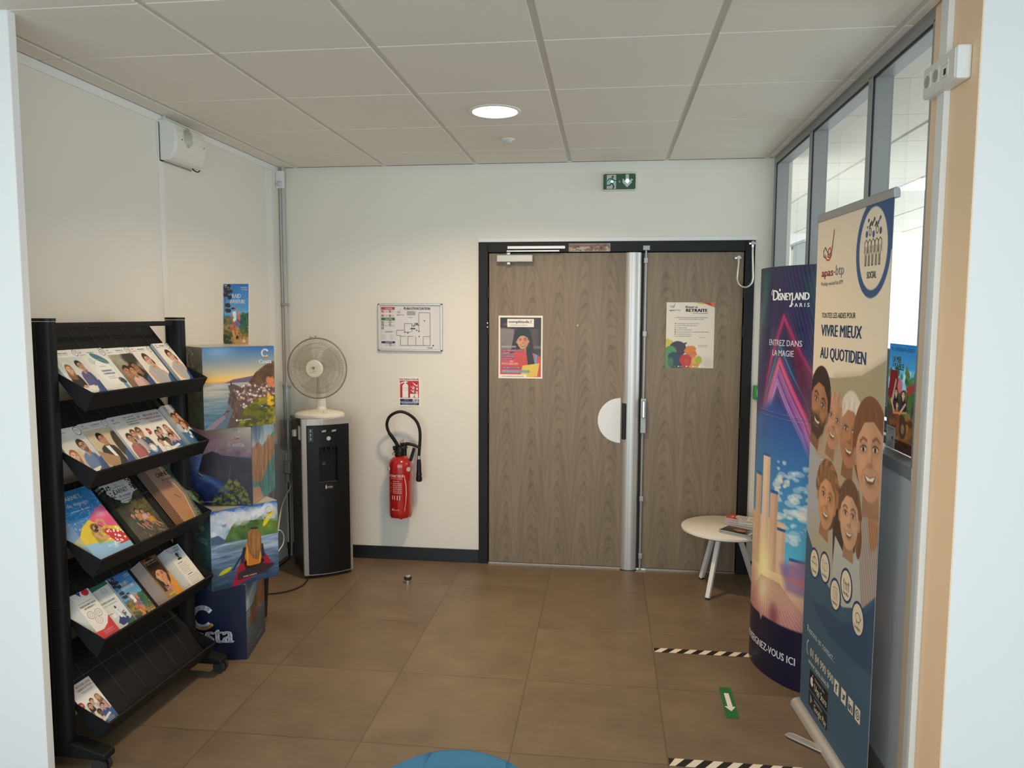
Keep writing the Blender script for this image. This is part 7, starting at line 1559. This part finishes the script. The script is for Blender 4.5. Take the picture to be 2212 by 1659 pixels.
# ================================================================== BLUE CHAIR IN FRONT OF THE CAMERA
ch = thing('blue_chair', 'blue upholstered chair with a rounded back at the bottom edge of the picture', 'chair', (-.045, -3.715, 0), math.radians(176))
def shell(name, r_in, zlo, zhi, parent):
    m = MB(); n = 24; k = 10; vs = []
    for side in (0, 1):
        for i in range(n+1):
            u = -1+2*i/n; a = u*.85
            top = zhi-.095*abs(u)**2.0-.14*max(0, abs(u)-.8)**1.2; 
            for j in range(k+1):
                f = j/k; z = zlo+(top-zlo)*f
                rr = .30+(.0 if side else .036)*1.0; d = .03*f
                e = math.sin(PI*min(1, max(0, (f-.9)/.1))/2)*.012
                yy = -rr*math.cos(a)*.62-d+(e if side == 0 else -e); xx = rr*math.sin(a)*.92
                vs.append((xx, yy, z+(0 if j < k else -.004)))
    m.v = vs; w_ = k+1; o2 = (n+1)*w_
    for i in range(n):
        for j in range(k):
            a = i*w_+j; m.f.append((a, a+w_, a+w_+1, a+1)); m.mi.append(0); b = a+o2; m.f.append((b, b+1, b+w_+1, b+w_)); m.mi.append(0)
        a = i*w_+k; m.f.append((a, a+w_, a+w_+o2, a+o2)); m.mi.append(0); a = i*w_; m.f.append((a, a+o2, a+w_+o2, a+w_)); m.mi.append(0)
    for i in (0, n):
        for j in range(k): a = i*w_+j; m.f.append((a, a+1, a+1+o2, a+o2)); m.mi.append(0)
    return m.build(name, M['bluefab'], parent, .008, smooth=True)
shell('backrest', .3, .46, .781, ch)
m = MB(); pf = [(.24*math.copysign(abs(math.cos(2*PI*i/40))**.7, math.cos(2*PI*i/40)), .05+.23*math.copysign(abs(math.sin(2*PI*i/40))**.7, math.sin(2*PI*i/40))) for i in range(40)]
m.add([(x*.95, y, .41) for x, y in pf]+[(x, y, .43) for x, y in pf]+[(x, y, .46) for x, y in pf]+[(x*.9, .05+(y-.05)*.9, .478) for x, y in pf], [(j*40+i, j*40+(i+1) % 40, (j+1)*40+(i+1) % 40, (j+1)*40+i) for j in range(3) for i in range(40)]+[tuple(range(39, -1, -1)), tuple(range(120, 160))]).build('seat', M['bluefab'], ch, smooth=True)
for x, y in ((-.18, -.12), (.18, -.12), (-.18, .22), (.18, .22)): MB().cyl((x*1.15, y*1.15, 0), (x, y, .415), .010, .013, n=14).build('leg', M['alud'], ch, smooth=True)

# ================================================================== SOCKET BOX ON THE CREAM WALL END
t = thing('wall_socket_box', 'white surface socket box with two outlets high on the cream wall end', 'socket box', (XR-.004, -2.484, 2.37))
MB().box(XR-.044, XR-.004, -2.600, -2.366, 2.326, 2.420).build('housing', M['white'], t, .007, local=False)
MB().box(XR-.046, XR-.043, -2.590, -2.374, 2.332, 2.414).build('cover_plate', M['offwhite'], t, .001, local=False)
for yc in (-2.405, -2.465):
    o = MB().box(XR-.0475, XR-.045, yc-.023, yc+.023, 2.348, 2.396).build('outlet', M['white'], t, .001, local=False)
    l_ = t.location; MB().cyl((XR-.0484-l_.x, yc-l_.y, 2.372-l_.z), (XR-.047-l_.x, yc-l_.y, 2.372-l_.z), .0185, n=24).build('well', M['alud'], o)
o = MB().box(XR-.0475, XR-.045, -2.550, -2.510, 2.348, 2.396).build('data_outlet', M['white'], t, .001, local=False)
MB().box(XR-.048, XR-.047, -2.538, -2.522, 2.356, 2.374).build('port', M['black'], t, local=False)
MB().box(XR-.0478, XR-.047, -2.550, -2.510, 2.3835, 2.385).box(XR-.0478, XR-.047, -2.550, -2.510, 2.350, 2.3515).build('slot_line', M['alud'], t, local=False)

# ================================================================== THE OFFICE BEHIND THE GLASS
R = Ras(.42, .60, 120, '2c7cb8', 90); w_, h_ = .42, .60
R.grad(0, .2, '2878b8', '58a8d4'); R.rect(0, .17, w_, h_, '4c4030'); R.grad(.14, .26, '5cb0d8', 'a8d0e0'); R.blobs(20, .2, .14, .42, .2, .01, .02, ['e8f0f4'], .6)
R.blobs(60, .02, .14, .42, .4, .015, .04, ['3c6c34', '2c5428', '4c7c3c', '5c6c34'], .8); R.poly([(.03, .15), (.12, .15), (.15, .27), (.05, .33), (0, .3)], '7c1c20'); R.poly([(.24, .24), (.42, .17), (.42, .21), (.27, .28)], 'a03c34'); R.poly([(.05, .33), (.10, .2), (.115, .2), (.075, .36)], 'a89880')
R.ell(.16, .235, .032, .04, 'c86c74'); person(R, .115, .275, .024, '3c2430', 1, 4, skin='d8a080', hair='1c1410', style='long'); person(R, .21, .28, .026, '30303c', 1, 4, skin='dca888', hair='241814', style='long'); person(R, .135, .345, .020, 'b82c34', 1, 4, skin='d8a080', hair='3c2418', style='short')
R.line([(.10, .39), (.05, .32)], .015, 'd8a080'); R.line([(.17, .39), (.24, .33)], .015, 'd8a080')
R.poly([(.04, .42), (.42, .38), (.42, .56), (.04, .54)], '7c4c28'); R.blobs(40, .05, .4, .42, .54, .01, .03, ['8c5c2c', '5c3820', 'a4743c', '3c2818'], .7); R.ell(.22, .47, .045, .055, '4c3424'); R.ell(.22, .47, .022, .028, '8c6c4c'); R.rect(0, .54, w_, h_, '3c2018'); R.line([(.09, .395), (.26, .375)], .012, 'b4884c')
R.text("DU NOUVEAU À L'OUEST", .03, .040, .020, 'f0f4f8', w=.30, bold=.02); R.text('NOUVELLE ATTRACTION', .10, .058, .010, 'e8ecf0', w=.20)
R.text('LA MER', .055, .105, .034, 'f0c84c', w=.11, bold=.03); R.text('DE', .05, .130, .018, 'e8b840', w=.03, bold=.02); R.text('SABLE', .085, .145, .036, 'f0c84c', w=.12, bold=.03)
R.text('BILLETS', .12, .560, .010, 'e8e0d4', w=.05); R.text('EN VENTE ICI', .175, .565, .020, 'e8b83c', w=.14, bold=.02)
t = thing('theme_park_poster', 'blue poster with people in a ride, taped to the office side of the glazing', 'poster', (XR+.080, -2.29, 1.365))
R.build('printed_face', flat((-.0192, .397, .193), (0, -.307/.42, 0), (0, 0, -.390/.60), (-1, 0, 0)), M['thinprint'], t)
R = Ras(.72, 1, 40, 'f0ece4', 91); R.text('TICKET THÉÂTRE', .36, .14, .05, '303030', w=.5, align='C', bold=.02); R.text('partenaires', .36, .24, .04, '404040', w=.4, align='C'); R.text('€', .50, .62, .18, '202020', w=.12, bold=.03); R.text('1 séance (10%)', .36, .74, .04, '404040', w=.5, align='C')
for k in range(4): R.stroke([(.12, .80+k*.04), (.6, .80+k*.04)], .01, '8c8880')
t = thing('price_card', 'small white card with a euro sign on the glazing before the theme park poster', 'card', (XR+.004, -2.11, 1.22))
MB().box(XR+.0585, XR+.0595, -1.990, -1.905, 1.1675, 1.2500).build('sheet', M['paper'], t, local=False)
R.build('printed_face', flat((.0540, .205, .0300), (0, -.085/.72, 0), (0, 0, -.0825), (-1, 0, 0)), M['print'], t)
# cabinet, trays and monitor behind the sill
cab = thing('office_cabinet', 'white office cabinet standing behind the glazed partition', 'cabinet', (1.62, -1.5, 0))
MB().box(1.36, 1.84, -2.25, -.70, .05, 1.08).build('body', M['white'], cab, .004, local=False)
MB().box(1.35, 1.85, -2.26, -.69, 1.08, 1.105).build('top', M['tablewhite'], cab, .003, local=False)
MB().box(1.38, 1.82, -2.23, -.72, .006, .05).build('plinth', M['black'], cab, local=False)
for y in (-1.86, -1.47, -1.08): MB().box(1.8405, 1.846, y-.19, y+.19, .08, 1.06).build('door', M['white'], cab, .002, local=False)
t = thing('document_tray', 'stack of dark document trays on the office cabinet', 'tray', (1.56, -1.62, 1.105))
m = MB()
for k in range(3):
    z = 1.107+k*.062; m.box(1.42, 1.70, -1.80, -1.42, z, z+.004); m.box(1.42, 1.425, -1.80, -1.42, z, z+.045); m.box(1.695, 1.70, -1.80, -1.42, z, z+.045); m.box(1.42, 1.70, -1.80, -1.795, z, z+.045)
for x in (1.43, 1.69):
    for y in (-1.79, -1.43): m.box(x-.005, x+.005, y-.005, y+.005, 1.105, 1.275)
m.build('tray_frame', M['black'], t, local=False)
m = MB(); m.box(1.44, 1.68, -1.78, -1.44, 1.112, 1.130).box(1.44, 1.68, -1.78, -1.44, 1.175, 1.200); m.build('paper_stack', M['paper'], t, local=False)
t = thing('monitor', 'dark computer monitor on the office cabinet seen beside the banner', 'monitor', (1.64, -1.15, 1.105))
MB().box(1.60, 1.63, -1.40, -.86, 1.20, 1.50).build('screen', M['black'], t, .004, local=False)
MB().box(1.63, 1.655, -1.16, -1.10, 1.115, 1.36).box(1.57, 1.75, -1.24, -1.02, 1.1055, 1.116).build('stand', M['alud'], t, .003, local=False)
# information sign in the office
R = Ras(1, 2.2, 50, 'd0ccc6', 92); logo_apas(R, .10, .36, .34); R.ring(.82, .22, .09, .20, .03, '404858'); R.rect(0, 0, 1, .03, '404448')
R.text('TOUTES LES AIDES', .1, .62, .05, '505058', w=.6); R.text('VIVRE MIEUX', .1, .80, .09, '2c4478', w=.7, bold=.02); R.text('AU QUOTIDIEN', .1, .96, .09, '2c4478', w=.75, bold=.02); R.rect(0, 1.2, 1, 2.2, 'a8927c'); R.rect(0, 1.7, 1, 2.2, '3c5c74')
s0 = Vector(yq(1709, 533, 2.30)); s1 = Vector((s0.x+.03, 1.80, s0.z))
t = thing('office_banner', 'second pale banner with the same ribbon logo standing inside the office', 'banner', (s0.x, 2.30, 0))
d_ = s1-s0
R.build('banner_film', flat((0, 0, s0.z), (d_.x, d_.y, 0), (0, 0, -(s0.z-.08)/2.2), (-1, 0, 0)), M['printfab'], t)
MB().box(-.035, .06, d_.y-.01, .01, 0.006, .08).build('base_cassette', M['alu'], t, .004); MB().box(-.008, .04, d_.y-.005, .005, s0.z, s0.z+.02).build('top_rail', M['alud'], t)
MB().box(.004, .034, d_.y, 0, .07, s0.z).build('film_back', M['alud'], t)
